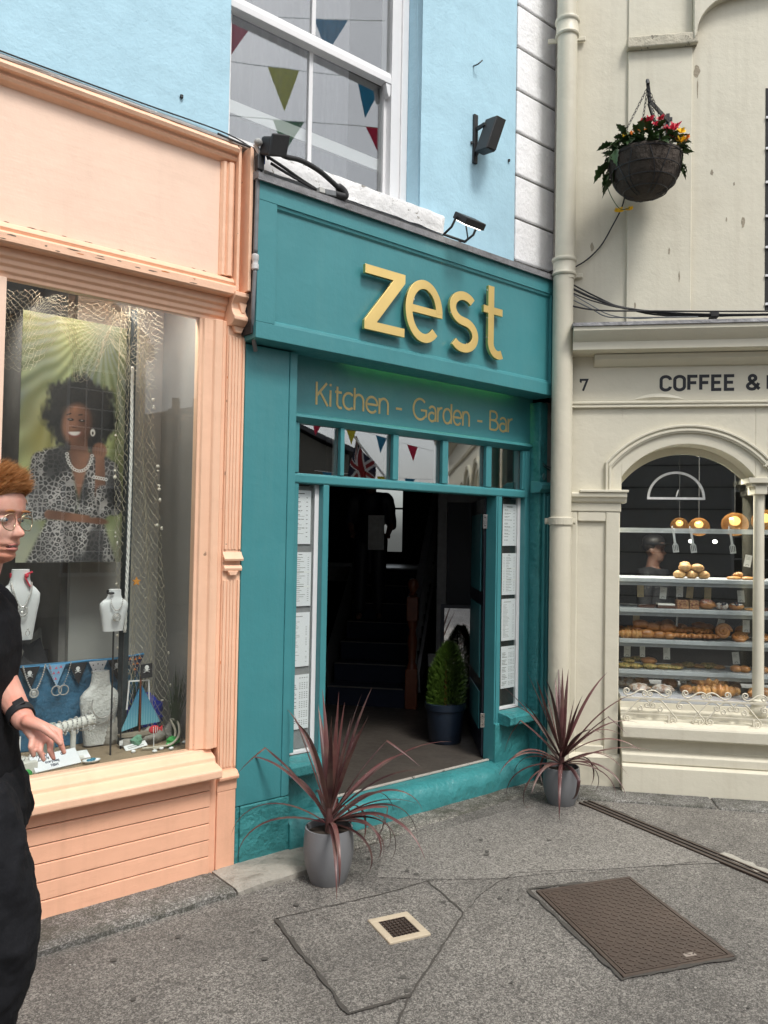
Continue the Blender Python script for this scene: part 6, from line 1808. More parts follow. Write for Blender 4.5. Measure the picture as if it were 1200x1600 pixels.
    # leopard blouse
    def vor(scale, seed):
        r2 = np.random.RandomState(seed)
        gx, gy = int(172 / scale) + 4, int(378 / scale) + 5
        ox = r2.rand(gy, gx); oy = r2.rand(gy, gx)
        u = (X - 20) / scale; v = (Y - 495) / scale
        i = u.astype(int); j = v.astype(int)
        d1 = np.full_like(X, 9); d2 = np.full_like(X, 9)
        for dj in (-1, 0, 1):
            for di in (-1, 0, 1):
                ii = np.clip(i + di, 0, gx - 1); jj = np.clip(j + dj, 0, gy - 1)
                d = np.hypot(u - (i + di + ox[jj, ii]), v - (j + dj + oy[jj, ii]))
                d2 = np.minimum(d2, np.maximum(d1, d)); d1 = np.minimum(d1, d)
        return d1, d2
    d1, d2 = vor(7.0, 3)
    net_ = np.clip((.30 - (d2 - d1)) * 6, 0, 1)
    big = nz(7, 10, 12)
    k = np.clip(net_ * np.clip((big - .28) * 3.2, .12, 1) * 1.2 + np.clip((.20 - d1) * 9, 0, 1) * np.clip((big - .5) * 6, 0, 1), 0, 1) * (.55 + .6 * nz(14, 22, 19))
    cloth = np.array([.115, .11, .115]) * (.55 + .9 * nz(6, 8, 15)[..., None]) + k[..., None] * np.array([.50, .48, .46])
    def wear(img, m): return img * (1 - m[..., None]) + cloth * m[..., None]
    img = wear(img, tri([(62, 706), (97, 698), (118, 785), (112, 810), (48, 815), (44, 740)], 3))
    img = wear(img, tri([(136, 702), (166, 712), (180, 760), (150, 812), (112, 812), (117, 782)], 3))
    img = wear(img, seg(58, 725, 48, 798, 15, 15, 2))
    img = wear(img, seg(168, 730, 176, 790, 14, 14, 2))
    img = wear(img, tri([(70, 812), (158, 812), (182, 880), (38, 880)], 3))
    img = over(img, seg(112, 770, 114, 878, .8, .8) * .6, (.02, .02, .02))
    img = flesh(img, seg(72, 805, 150, 812, 7, 5.5), .6)
    img = flesh(img, seg(146, 812, 172, 800, 6, 7), 1.4) if False else img
    img = wear(img, seg(170, 760, 150, 800, 17, 15, 2))
    img = flesh(img, ell(150, 813, 16, 5, .25, 5), .4)
    # raised forearm and hand
    img = flesh(img, seg(152, 770, 150, 715, 9, 7.5), 1.2)
    img = flesh(img, ell(149, 702, 12, 13, .15), .2)
    for q in range(4): img = over(img, seg(140 + q * 4.5, 694 + q, 140 + q * 4.2, 706 + q, .5, .5, .6) * .5, (.14, .07, .05))
    img = wear(img, seg(158, 770, 160, 790, 14, 16, 2))
    # chain necklace, bracelet, earring
    for q in range(17):
        a = math.pi * (q + .5) / 17
        cx_, cy_ = 117 - 20 * math.cos(a), 708 + 28 * math.sin(a)
        m_ = ell(cx_, cy_, 3.0, 2.4, .2); h_ = ell(cx_, cy_, 1.5, 1.0, .3)
        img = over(img, np.clip(m_ - h_, 0, 1), (.78, .77, .74))
    for q in range(6): img = over(img, np.clip(ell(141 + q * 4, 744 + q * .5, 2.6, 2.8, .2) - ell(141 + q * 4, 744 + q * .5, 1.1, 1.1, .3), 0, 1), (.82, .81, .79))
    img = over(img, np.clip(ell(137, 674, 4, 6, .2) - ell(137, 675, 1.6, 2.6, .3), 0, 1), (.85, .84, .80))
    # a little greyed, and brightened in the print's own colour instead of by light
    img = img * .9 + img.mean(axis=2, keepdims=True) * .1
    return np.clip(img, 0, 1) ** .82 * .78 + .12
PX0, PX1, PZ0, PZ1 = -.978, -.408, 1.578, 2.870
single('poster', MB().box(PX0, PX1, .55, .556, PZ0, PZ1), img_mat("poster print", poster_img(), 0.35), 'large poster of a smiling woman in a leopard print dress before palm leaves', 'poster', FA, (-.7, .55, PZ0))

WHITE = paint("white jewellery bust", (0.70, 0.71, 0.72), 0.6, 0.04, 0.1, 30)
SILV = plain("polished silver jewellery", (0.70, 0.69, 0.67), 0.25, 0.6)
def ringpts(c, r, n=20, sq=1.0): return [(c[0] + r * math.cos(2 * math.pi * k / n), c[1], c[2] + r * sq * math.sin(2 * math.pi * k / n)) for k in range(n)]
def beads(pts, r):
    mb = MB()
    for k in range(0, len(pts), 1): mb.blob(pts[k], (r, r, r), 7, 5)
    return mb
def chest(x, y, z0, h, w, mat=None):
    """flat fronted jewellery bust: neck, shoulders, tapering board"""
    sl = [(0, .36, .16), (.10, .38, .17), (.35, .44, .19), (.55, .50, .20), (.66, .50, .19), (.73, .40, .17), (.79, .27, .15), (.86, .235, .14), (.95, .22, .14), (1.0, .21, .14)]
    return MB().slices([(z0 + h * t, w * a, w * b, x, y + .10 * w * (1 - t)) for t, a, b in sl], 24, 2.6)
# left bust with red spotted ribbon
b1 = thing('jewellery_bust', 'white bust with red spotted ribbon round its neck and a horseshoe pendant', 'jewellery bust', FA, (-1.03, .27, 1.22), 'white jewellery busts')
bx, by, bz = -1.030, .27, 1.222
part('bust', chest(bx, by, bz, .335, .185), WHITE, b1, smooth=50)
part('stand', MB().box(bx - .05, bx + .05, by - .02, by + .02, bz - .018, bz - .0005).lathe([(.006, DZ - bz), (.006, -.018)], (bx, by, bz), 8), M['black_metal'], b1)
RIB = plain("red ribbon", (0.55, 0.03, 0.06), 0.6)
part('ribbon', MB().lathe([(.0455, 0), (.0468, .004), (.0468, .018), (.0455, .022)], (bx, by + .01, bz + .295), 20, 1, .72).bar((bx + .012, by - .03, bz + .30), (bx + .035, by - .035, bz + .255), .016, .006).bar((bx + .012, by - .03, bz + .31), (bx + .045, by - .03, bz + .325), .016, .006).blob((bx + .018, by - .034, bz + .305), (.010, .008, .010), 8, 6), RIB, b1)
yf_ = by - .040
part('necklace', MB().tube(curve3([(bx - .045, by - .02, bz + .275), (bx - .040, yf_, bz + .235), (bx - .018, yf_ - .003, bz + .175), (bx, yf_ - .004, bz + .16), (bx + .018, yf_ - .003, bz + .175), (bx + .040, yf_, bz + .235), (bx + .045, by - .02, bz + .275)]), .0045, 6).tube([(bx + .022 * math.cos(R(a)), yf_ - .006, bz + .14 + .022 * math.sin(R(a))) for a in range(120, 421, 20)], .005, 6).blob((bx, yf_ - .006, bz + .135), (.006, .004, .006), 8, 6), SILV, b1)
part('earring', MB().blob((bx - .028, yf_ - .002, bz + .055), (.005, .003, .005), 7, 5).tube(ringpts((bx - .028, yf_ - .002, bz + .036), .009, 12, 1.3), .0022, 5, closed=True), SILV, b1)
part('earring', MB().blob((bx + .028, yf_ - .002, bz + .055), (.005, .003, .005), 7, 5).tube(ringpts((bx + .028, yf_ - .002, bz + .036), .009, 12, 1.3), .0022, 5, closed=True), SILV, b1)
# middle bust with black ribbon and ring pendant
b2 = thing('jewellery_bust', 'small white bust with a black ribbon and a coiled ring pendant, beside the rope', 'jewellery bust', FA, (-.56, .30, 1.23), 'white jewellery busts')
bx, by, bz = -.560, .30, 1.232
part('bust', chest(bx, by, bz, .215, .145), WHITE, b2, smooth=50)
part('stand', MB().lathe([(.005, DZ - bz), (.005, -.001)], (bx, by, bz), 8), M['black_metal'], b2)
part('ribbon', MB().lathe([(.0358, 0), (.0370, .004), (.0370, .016), (.0358, .020)], (bx, by + .01, bz + .192), 20, 1, .72).blob((bx - .03, by - .03, bz + .198), (.018, .008, .008), 8, 6), M['black_plastic'], b2)
yf_ = by - .033
part('necklace', beads([(bx + .030 * math.cos(a), yf_ - .002, bz + .165 - .055 * math.sin(a)) for a in np.linspace(0, math.pi, 19)], .0038), SILV, b2)
for q, r in enumerate((.020, .015, .011)):
    part('pendant_ring', MB().tube(ringpts((bx, yf_ - .004 - q * .003, bz + .075 - q * .003), r, 18), .0028, 6, closed=True), SILV, b2)
# lower textured bust with spiky collar
b3 = thing('jewellery_bust', 'textured white bust with a spiky silver collar standing on the sand', 'jewellery bust', FA, (-.535, .52, DZ), 'white jewellery busts')
bx, by, bz = -.545, .50, DZ
TEX = paint("ribbed white bust", (0.66, 0.66, 0.64), 0.7, 0.05, 1.0, 90, lump=0.8)
part('bust', chest(bx, by, bz + .01, .39, .205), TEX, b3, smooth=50)
yf_ = by - .046
sp_ = MB()
for a in np.linspace(R(-12), R(192), 36):
    p = Vector((bx + .060 * math.cos(a), yf_ - .004, bz + .235 - .075 * math.sin(a))); q = Vector((bx + .076 * math.cos(a), yf_ - .006, bz + .235 - .100 * math.sin(a)))
    sp_.bar(p, q, .0035)
part('spiky_collar', sp_.tube([(bx + .060 * math.cos(a), yf_ - .004, bz + .235 - .075 * math.sin(a)) for a in np.linspace(R(-20), R(200), 30)], .004, 6), SILV, b3)
part('earring_card', MB().lathe([(.045, .385), (.047, .39), (.045, .40), (.001, .404)], (bx, by + .008, bz), 18, 1, .75), SILV, b3)

# blue cloth board and its bunting
BLU = paint("sea blue cloth", (0.035, 0.13, 0.23), 0.85, 0.25, 0.4, 30, lump=1.0)
single('display_board', MB().box(-1.00, -.285, .60, .63, DZ, 1.045), BLU, 'sea blue cloth covered board along the back of the window display', 'display board', FA, (-.6, .6, DZ), bev=.006)
single('blue_cloth', MB().blob((-.27, .56, DZ + .11), (.10, .06, .12), 18, 12, .5, 3, 4), plain("royal blue cloth", (0.015, 0.035, 0.42), 0.5), 'crumpled royal blue cloth behind the boat ornament', 'cloth', FA, (-.27, .56, DZ), smooth=True)
fb_ = thing('flag_bunting', 'row of small cloth flags with pirate and boat prints along the blue board', 'bunting', FA, (-.6, .59, 1.05))
part('string', MB().tube(curve3([(-1.02, .585, 1.04), (-.8, .583, 1.036), (-.6, .583, 1.046), (-.45, .583, 1.042), (-.27, .583, 1.058)]), .006, 6), plain("blue tape edging", (.05, .22, .42), .7), fb_, smooth=True)
FC = {'black': plain("black flag cloth", (.014, .014, .018), .8), 'sky': plain("pale blue flag cloth", (.20, .38, .58), .8), 'dots': plain("white spotted flag cloth", (.60, .58, .60), .8), 'dark': plain("navy flag cloth", (.02, .02, .06), .8)}
WP = plain("white flag print", (.75, .75, .75), .8); PK = plain("pink flag print", (.55, .12, .2), .8); OG = plain("orange flag print", (.7, .2, .03), .8)
def skull(mb, x, y, z, s):
    mb.blob((x, y, z + .15 * s), (.30 * s, .001, .30 * s), 10, 6).box(x - .16 * s, x + .16 * s, y - .001, y + .001, z - .22 * s, z)
    mb.bar((x - .42 * s, y, z - .5 * s), (x + .42 * s, y, z - .12 * s), .11 * s, .002).bar((x - .42 * s, y, z - .12 * s), (x + .42 * s, y, z - .5 * s), .11 * s, .002)
    return mb
for k, (u, kind) in enumerate(((-.885, 'black'), (-.755, 'sky'), (-.640, 'black'), (-.533, 'dots'), (-.43, 'black'), (-.325, 'dark'))):
    w_, h_ = .050, .115
    z1 = 1.040 + (.01 if k > 4 else 0)
    fl_ = part('flag', MB().plate([(u - w_, z1), (u + w_, z1), (u + .006, z1 - h_)], .576, .578), FC[kind], fb_)
    mb = MB()
    if kind == 'black':
        skull(mb, u, .5755, z1 - .035, .036); part('print', mb, WP, fl_)
    elif kind == 'dots':
        for a, b in ((-.025, -.02), (0, -.015), (.025, -.022), (-.012, -.045), (.014, -.047), (0, -.075)): mb.blob((u + a, .5755, z1 + b), (.004, .001, .004), 6, 4)
        part('print', mb, M['black_plastic'], fl_)
    else:
        for a, b in ((-.028, -.018), (.002, -.022), (.026, -.018), (-.010, -.048), (.014, -.046), (.0, -.078)): mb.plate([(u + a - .008, z1 + b), (u + a + .008, z1 + b), (u + a, z1 + b + .014)], .575, .5758)
        part('print', mb, PK if kind == 'sky' else OG, fl_)
# pendants hung over the bunting
for u, kind, lab in ((-.865, 0, 'chunky silver chain with a round stone pendant on the bunting'), (-.735, 1, 'silver chain with two linked rings hanging on the bunting'), (-.375, 2, 'silver horseshoe pendant hanging at the right of the bunting')):
    t_ = thing('hanging_necklace', lab, 'necklace', FA, (u, .565, .95), 'necklaces hung over the bunting')
    w_ = .055 if kind < 2 else .03
    z1, z0 = 1.045, (.925 if kind < 2 else .955)
    P = curve3([(u - w_, .57, z1), (u - w_ * .7, .565, (z1 + z0) / 2), (u - .012, .565, z0), (u + .012, .565, z0), (u + w_ * .7, .565, (z1 + z0) / 2), (u + w_, .57, z1)], 6)
    part('chain', beads(P, .0052 if kind == 0 else .0036), SILV, t_)
    if kind == 0:
        part('pendant', MB().tube(ringpts((u, .562, z0 - .02), .020, 18), .005, 6, closed=True).blob((u, .562, z0 - .02), (.014, .005, .014), 10, 6), SILV, t_)
    elif kind == 1:
        part('pendant', MB().tube(ringpts((u - .018, .562, z0 - .018), .025, 18), .0035, 6, closed=True).tube(ringpts((u + .018, .56, z0 - .018), .025, 18), .0035, 6, closed=True), SILV, t_)
    else:
        part('pendant', MB().tube(ringpts((u, .562, z0 - .02), .026, 18), .005, 6, closed=True).blob((u, .56, z0 - .012), (.006, .004, .008), 8, 6), SILV, t_)
# bracelet bar
tb = thing('bracelet_stand', 'white padded T bar carrying a row of silver bracelets', 'jewellery stand', FA, (-.74, .33, DZ))
VEL = plain("white velvet", (.62, .61, .57), .8)
part('bar', MB().tube([(-.87, .33, DZ + .155), (-.868, .33, DZ + .155), (-.63, .36, DZ + .180), (-.625, .36, DZ + .18)], [.012, .027, .027, .012], 16), VEL, tb, smooth=40)
part('post', MB().lathe([(.014, 0), (.014, .15)], (-.735, .345, DZ), 12), VEL, tb)
part('foot', MB().box(-.78, -.69, .30, .39, DZ, DZ + .016), VEL, tb, bev=.003)
for k in range(9):
    t_ = .06 + .88 * k / 8
    c = Vector((-.868, .33, DZ + .155)).lerp(Vector((-.63, .36, DZ + .18)), t_)
    mb = MB()
    r = .033 + .003 * (k % 3) + (.010 if k == 8 else 0)
    for q in range(18):
        a = 2 * math.pi * q / 18
        mb.blob((c.x + .004 * math.sin(a * 2 + k), c.y + r * math.cos(a), c.z - .005 + r * math.sin(a)), (.0048, .0048, .0048), 6, 4)
    part('bracelet', mb, SILV, tb)
# handwritten sale plaque
pq = thing('sale_sign', 'white plaque handwritten 20% off everything today on the sand', 'sign', FA @ Matrix.Translation((-.845, .205, DZ + .008)) @ Matrix.Rotation(R(12), 4, 'Z') @ Matrix.Rotation(R(-46), 4, 'X'), (0, 0, 0))
part('plaque', MB().box(-.118, .118, 0, .014, 0, .088), paint("white plaque", (.72, .74, .78), .4, .03, .05, 20), pq, bev=.002)
HW = {'2': [arc(.22, .72, .22, .26, 165, -20, 8) + [(0, 0), (.5, .02)]], '0': [arc(.24, .5, .22, .48, 0, 350, 14)], '%': [[(.45, 1), (.02, 0)], arc(.1, .78, .1, .16, 0, 350, 8), arc(.42, .2, .1, .16, 0, 350, 8)],
      'O': [arc(.24, .5, .22, .46, 0, 350, 12)], 'F': [[(0, 0), (.03, 1), (.42, .95)], [(.03, .5), (.32, .52)]], 'T': [[(.22, 0), (.24, 1)], [(0, .98), (.5, 1)]], 'D': [[(0, 0), (.02, 1)] + arc(.05, .5, .38, .48, 85, -85, 8)], 'A': [[(0, 0), (.24, 1), (.46, 0)], [(.1, .4), (.36, .4)]], 'Y': [[(.24, 0), (.24, .5), (0, 1)], [(.24, .5), (.46, 1)]],
      'e': [[(.05, .32), (.38, .36)] + arc(.22, .3, .18, .3, 15, 310, 10)], 'v': [[(0, .6), (.18, 0), (.36, .6)]], 'r': [[(0, 0), (0, .6)], [(0, .4), (.14, .58), (.28, .55)]], 'y': [[(0, .6), (.18, .1)], [(.36, .6), (.06, -.35)]], 't': [[(.12, .9), (.12, .05), (.26, .0)], [(0, .58), (.28, .6)]], 'h': [[(0, 0), (0, 1)], arc(.15, .3, .15, .28, 180, 0, 6) + [(.3, 0)]], 'i': [[(0, 0), (0, .6)], [(0, .8), (.01, .86)]], 'n': [[(0, 0), (0, .6)], arc(.15, .3, .15, .28, 180, 0, 6) + [(.3, 0)]], 'g': [arc(.17, .3, .17, .28, 20, 360, 10) + [(.34, .6), (.33, -.2), (.1, -.34)]]}
def hand(txt, x, z, h, parent, w=.0024):
    mb = MB()
    r_ = random.Random(len(txt))
    for c in txt:
        if c == ' ': x += h * .4; continue
        j = r_.uniform(-.05, .05) * h
        for k, s_ in enumerate(HW[c]): mb.stroke([(x + p[0] * h, z + j + p[1] * h) for p in s_], w, -.0012 - .0002 * k, .0002)
        x += h * (max(p[0] for s_ in HW[c] for p in s_) + .17)
    part('handwriting', mb, plain("blue black ink " + txt, (.03, .035, .07), .6), parent)
hand('20%', -.085, .057, .030, pq, .003); hand('OFF', .035, .063, .014, pq); hand('everything', -.055, .036, .015, pq); hand('TODAY', -.035, .013, .013, pq)
# earring blocks at the left
eb = thing('earring_stand', 'cream block with upright earring cards and rings', 'jewellery stand', FA, (-1.01, .25, DZ))
part('block', MB().box(-1.10, -.945, .20, .31, DZ, DZ + .055), VEL, eb, bev=.003)
part('card', MB().box(-1.06, -1.0, .29, .296, DZ + .0555, DZ + .16), M['paper'], eb)
for q in range(4): part('ring', MB().tube(ringpts((-1.075 + .036 * q, .24, DZ + .068), .011, 12), .0025, 5, closed=True), SILV, eb)
single('earring_card', MB().box(-.905, -.80, .42, .426, DZ, DZ + .175).box(-.895, -.81, .4185, .4199, DZ + .09, DZ + .10), plain("pale green card", (.52, .60, .55), .7), 'pale green upright card behind the bracelet bar', 'card', FA, (-.85, .42, DZ))
# small dish, ring boxes, stakes and cards
di = thing('ring_dish', 'small oval white dish holding blue stones on the sand', 'dish', FA, (-.70, .21, DZ))
part('dish', MB().lathe([(.002, .004), (.030, .005), (.042, .014), (.045, .018), (.040, .015), (.028, .008), (.001, .007)], (-.69, .21, DZ), 24, 1, .62), M['paper'], di, smooth=True)
part('stones', MB().blob((-.70, .205, DZ + .017), (.016, .010, .008), 8, 6, .3, 3, 1).blob((-.68, .215, DZ + .017), (.014, .010, .008), 8, 6, .3, 3, 2), plain("turquoise stone", (.01, .16, .26), .3), di, smooth=True)
single('jewellery_card', MB().obox((-.705, .33, DZ + .014), (.045, 0, 0), (0, .03, .012), (0, -.002, .005)), M['paper'], 'small white ring card lying below the bracelet bar', 'card', FA, (-.7, .33, DZ))
sc_t = thing('label_card', 'small white printed label lying in front of the boat ornament', 'label', FA @ Matrix.Translation((-.405, .33, DZ + .004)) @ Matrix.Rotation(R(-50), 4, 'X') @ Matrix.Rotation(R(-8), 4, 'Y'), (0, 0, 0))
part('card', MB().box(-.062, .062, 0, .004, 0, .034), M['paper'], sc_t)
part('print', MB().box(-.045, .03, -.0006, -.0001, .020, .023).box(-.045, .045, -.0006, -.0001, .010, .013), INK if 'INK' in globals() else M['dark_gap'], sc_t)
stk = thing('price_stake', 'thin black stake with a tiny price tag beside the textured bust', 'price stake', FA, (-.47, .38, DZ))
part('stake', MB().lathe([(.004, -.0), (.004, .62)], (-.475, .38, DZ), 6), M['black_metal'], stk)
part('tag', MB().box(-.484, -.466, .372, .3755, DZ + .02, DZ + .045), M['paper'], stk)
# model sailing boat
bt = thing('boat_ornament', 'model sailing boat with two striped blue sails on driftwood', 'ornament', FA, (-.37, .40, DZ))
def sailmat():
    m, nt, b = new_mat("striped blue sail")
    tc = nd(nt, "ShaderNodeTexCoord")
    s_ = nd(nt, "ShaderNodeSeparateXYZ", {0: tc.outputs["Generated"]})
    w_ = nd(nt, "ShaderNodeTexWave", {"Vector": tc.outputs["Object"], "Scale": 22.0, "Distortion": 0.4}, bands_direction='X')
    c = mixc(nt, s_.outputs[2], (0.20, 0.46, 0.55), (0.01, 0.10, 0.26))
    c = mixc(nt, rng(nt, w_.outputs["Fac"], .3, .8, 0, .55), c, (0.03, 0.26, 0.38))
    nt.links.new(c, b.inputs["Base Color"]); b.inputs["Roughness"].default_value = .4
    return m
SA = sailmat()
x, z = -.365, DZ + .105
part('mast', MB().bar((x, .40, DZ + .05), (x, .40, DZ + .37), .007), M['wood_red'], bt)
part('sail', MB().plate([(x - .008, z + .20), (x - .014, z + .0), (x - .105, z - .02)], .394, .40), SA, bt)
part('sail', MB().plate([(x + .006, z + .215), (x + .115, z + .005), (x + .008, z + .0)], .396, .402), SA, bt)
part('hull', MB().slices([(DZ + .04, .04, .018, x, .40), (DZ + .055, .11, .026, x, .40), (DZ + .072, .125, .022, x, .40)], 20), plain("driftwood", (.26, .22, .17), .9), bt, smooth=30)
part('frame', MB().bar((x - .06, .41, z + .24), (x + .05, .41, z + .235), .006).bar((x - .06, .41, z + .24), (x - .07, .41, z + .09), .006).bar((x + .05, .41, z + .235), (x + .055, .41, z + .10), .006), M['white_wood'], bt)
pf = part('pirate_flag', MB().plate([(x - .005, z + .25), (x + .062, z + .252), (x + .060, z + .330), (x - .005, z + .325)], .392, .394), FC['black'], bt)
part('print', skull(MB(), x + .029, .3915, z + .302, .040), WP, pf)
# rocks, sea glass, fish, rope and shells
ROCK = paint("grey beach rock", (0.30, 0.28, 0.25), 0.9, 0.2, 0.9, 30, lump=1.0, dirt=.5, dirtcol=(.1, .09, .08), dirtscale=9)
for c, r, s_, lab in (((-.475, .52, DZ + .055), (.075, .05, .085), 1, 'grey rock leaning behind the boat ornament at its left'), ((-.29, .42, DZ + .030), (.085, .05, .052), 2, 'grey rock in front of the blue cloth'), ((-.165, .42, DZ + .035), (.055, .045, .062), 3, 'grey rock in the right corner of the window'), ((-.42, .40, DZ + .02), (.055, .035, .028), 5, 'low grey rock under the boat hull')):
    single('rock', MB().blob(c, r, 18, 12, .35, 2.4, s_), ROCK, lab, 'rock', FA, c, 'rocks in the window display', smooth=True)
SG = glass("green sea glass", (0.25, 0.75, 0.35), 1.2)
GG = plain("green sea glass body", (0.06, 0.36, 0.09), 0.25); PG = plain("pale green sea glass", (0.15, 0.32, 0.22), 0.3)
for c, r, m_, s_, lab in (((-.215, .30, DZ + .022), (.040, .028, .026), GG, 1, 'large green piece of sea glass right of the fish'), ((-.255, .26, DZ + .012), (.026, .02, .014), GG, 2, 'small green sea glass in front of the larger piece'), ((-.395, .36, DZ + .030), (.032, .024, .034), PG, 3, 'pale green sea glass under the boat'), ((-1.005, .155, DZ + .018), (.022, .014, .022), GG, 4, 'bright green sea glass by the earring block')):
    single('sea_glass', MB().blob(c, r, 8, 5, .45, 2, s_), m_, lab, 'sea glass', FA, c, 'pieces of sea glass')
fi = thing('fish_ornament', 'red striped felt fish on a thin stick', 'ornament', FA, (-.325, .31, DZ))
fx, fz = -.322, DZ + .095
part('body', MB().blob((fx, .31, fz), (.030, .010, .022), 12, 8), plain("red felt", (.55, .03, .04), .8), fi, smooth=True)
part('tail', MB().plate([(fx + .024, fz), (fx + .046, fz + .016), (fx + .046, fz - .016)], .307, .313), plain("red felt tail", (.55, .04, .05), .8), fi)
part('stripe', MB().box(fx - .010, fx - .007, .298, .3005, fz - .017, fz + .017).box(fx + .002, fx + .005, .298, .3005, fz - .017, fz + .017).box(fx + .013, fx + .0155, .300, .3025, fz - .013, fz + .013), WP, fi)
part('stick', MB().box(fx - .002, fx + .002, .309, .312, DZ, fz - .018), M['paper'], fi)
TWN = plain("pale rope", (.48, .44, .36), .9)
single('coiled_rope', MB().tube(curve3([(-.40, .28, DZ + .012), (-.33, .25, DZ + .015), (-.26, .24, DZ + .02), (-.20, .27, DZ + .05), (-.17, .34, DZ + .10), (-.20, .37, DZ + .12), (-.19, .33, DZ + .06), (-.24, .28, DZ + .014), (-.36, .23, DZ + .012)]), .0065, 7), TWN, 'pale rope curling over the sand round the sea glass', 'rope', FA, (-.3, .28, DZ), smooth=True)
for k, c in enumerate(sorted(((-.31, .24, DZ + .008), (-.27, .21, DZ + .008), (-.16, .28, DZ + .01), (-.36, .21, DZ + .008), (-.45, .27, DZ + .008)))):
    single('shell', MB().blob(c, (.014, .010, .008), 10, 6, .3, 4, c[0] * 9), M['paper'], ORD[k] + ' small pale shell from the left on the sand by the rope', 'shell', FA, c, 'shells on the sand', smooth=True)
# twisted hanging rope
mb = MB()
for ph in (0, 2.09, 4.19):
    mb.tube([(-.478 + .0045 * math.cos(k * .75 + ph) + .006 * math.sin(k * .03), .35 + .0045 * math.sin(k * .75 + ph), 2.62 - k * .0118) for k in range(120)], .0050, 5)
single('hanging_rope', mb, plain("white rope", (.66, .65, .62), .9), 'white twisted rope hanging beside the poster', 'rope', FA, (-.478, .35, 1.2), smooth=True)
single('dark_post', MB().box(-.452, -.420, .44, .50, DZ, 2.95), plain("dark post", (.02, .03, .035), .6), 'narrow dark post between the poster and the fishing net', 'post', FA, (-.435, .45, DZ))
# fishing nets
NETM = plain("pale net twine", (0.47, 0.43, 0.33), 0.9)
def net(fn, nu, nv, r, slack, seed):
    r_ = random.Random(seed)
    off = {}
    def P(i, j):
        if (i, j) not in off: off[(i, j)] = (r_.uniform(-slack, slack), r_.uniform(-slack, slack))
        a, b = off[(i, j)]
        return Vector(fn(min(1, max(0, (i + a) / nu)), min(1, max(0, (j + b) / nv))))
    mb = MB()
    for i in range(nu):
        for j in range(nv):
            if (i + j) % 2 == 0:
                for a, b in (((i, j), (i + 1, j + 1)), ((i + 1, j), (i, j + 1)) if False else ((i, j), (i - 1, j + 1))):
                    if b[0] < 0: continue
                    p, q = P(*a), P(*b)
                    m_ = (p + q) / 2 + Vector((r_.uniform(-.004, .004), 0, r_.uniform(-.008, .0)))
                    mb.tube([p, m_, q], r, 3, cap=False)
    return mb
def drape(s, t):
    xl = -.50 + .13 * t ** 1.0 * .3 - .02 * math.sin(t * 5)
    xr = -.385 + .25 * t ** .9
    fold = .030 * math.sin(s * 17 + t * 2)
    return (xl + (xr - xl) * s, .46 + fold + .03 * t, 2.97 - (2.97 - DZ - .06) * t)
single('fishing_net', net(drape, 26, 84, .0011, .3, 2), NETM, 'pale fishing net hanging like a curtain at the right of the window', 'fishing net', FA, (-.3, .46, DZ))
def swag(s, t):
    x = -1.17 + .66 * s
    lobe = abs(math.sin(s * math.pi * 2.1 + .3))
    return (x + .03 * math.sin(t * 4 + s * 9), .30 + .05 * math.sin(s * 23) + .04 * t, 2.90 - t * (.16 + .24 * lobe))
single('fishing_net', net(swag, 54, 26, .0007, .35, 5), NETM, 'pale fishing net looped in swags along the top of the window', 'fishing net', FA, (-.8, .3, 2.6))
single('fishing_net', net(lambda s, t: (-.50 + .15 * s + .02 * math.sin(t * 6), .33 + .03 * math.sin(s * 11), 2.93 - .42 * t), 12, 28, .0008, .4, 8), NETM, 'loose bunch of net hanging beside the poster at the top', 'fishing net', FA, (-.45, .33, 2.5))
r_ = random.Random(4)
SHELL = plain("pale shell", (.62, .58, .50), .5)
mb = MB()
for k in range(34):
    t_ = r_.uniform(.2, .98); s_ = r_.choice((0.0, 1.0, r_.random()))
    p = drape(s_, t_)
    mb.blob((p[0], p[1] - .006, p[2]), (.010 * r_.uniform(.5, 1.1), .005, .011 * r_.uniform(.5, 1.1)), 8, 5, .3, 3, k)
single('net_shells', mb, SHELL, 'small shells caught in the hanging fishing net', 'shells', FA, (-.3, .45, 1.2), kind='stuff', smooth=True)
single('yellow_starfish', MB().plate([(-.385 + (.026 if k % 2 == 0 else .011) * math.cos(R(90 + 36 * k)), 1.475 + (.026 if k % 2 == 0 else .011) * math.sin(R(90 + 36 * k))) for k in range(10)], .44, .448), plain("orange starfish", (.6, .25, .04), .7), 'small orange starfish caught in the hanging net', 'starfish', FA, (-.385, .44, 1.47))
# artificial grass tufts
GRS = leafmat("dry sea grass", (0.020, 0.040, 0.022), (0.06, 0.085, 0.045))
for x, y, h, n_, lab in ((-.335, .50, .42, 60, 'tuft of thin dark sea grass behind the pirate flag'), (-.175, .36, .42, 70, 'tuft of thin sea grass in the right corner of the window')):
    mb = MB()
    for k in range(n_):
        a = r_.uniform(0, 6.28); l = h * r_.uniform(.6, 1.0); sp_ = r_.uniform(.01, .09)
        p0 = Vector((x + r_.uniform(-.015, .015), y + r_.uniform(-.01, .01), DZ + .02)); p1 = p0 + Vector((sp_ * .35 * math.cos(a), sp_ * .3 * math.sin(a), l * .55)); p2 = p0 + Vector((sp_ * math.cos(a), sp_ * .8 * math.sin(a), l))
        w_ = Vector((.0022, 0, 0))
        mb.add([p0 - w_, p0 + w_, p1 + w_, p1 - w_, p2], [(0, 1, 2, 3), (3, 2, 4)])
    single('sea_grass', mb, GRS, lab, 'grass tuft', FA, (x, y, DZ))
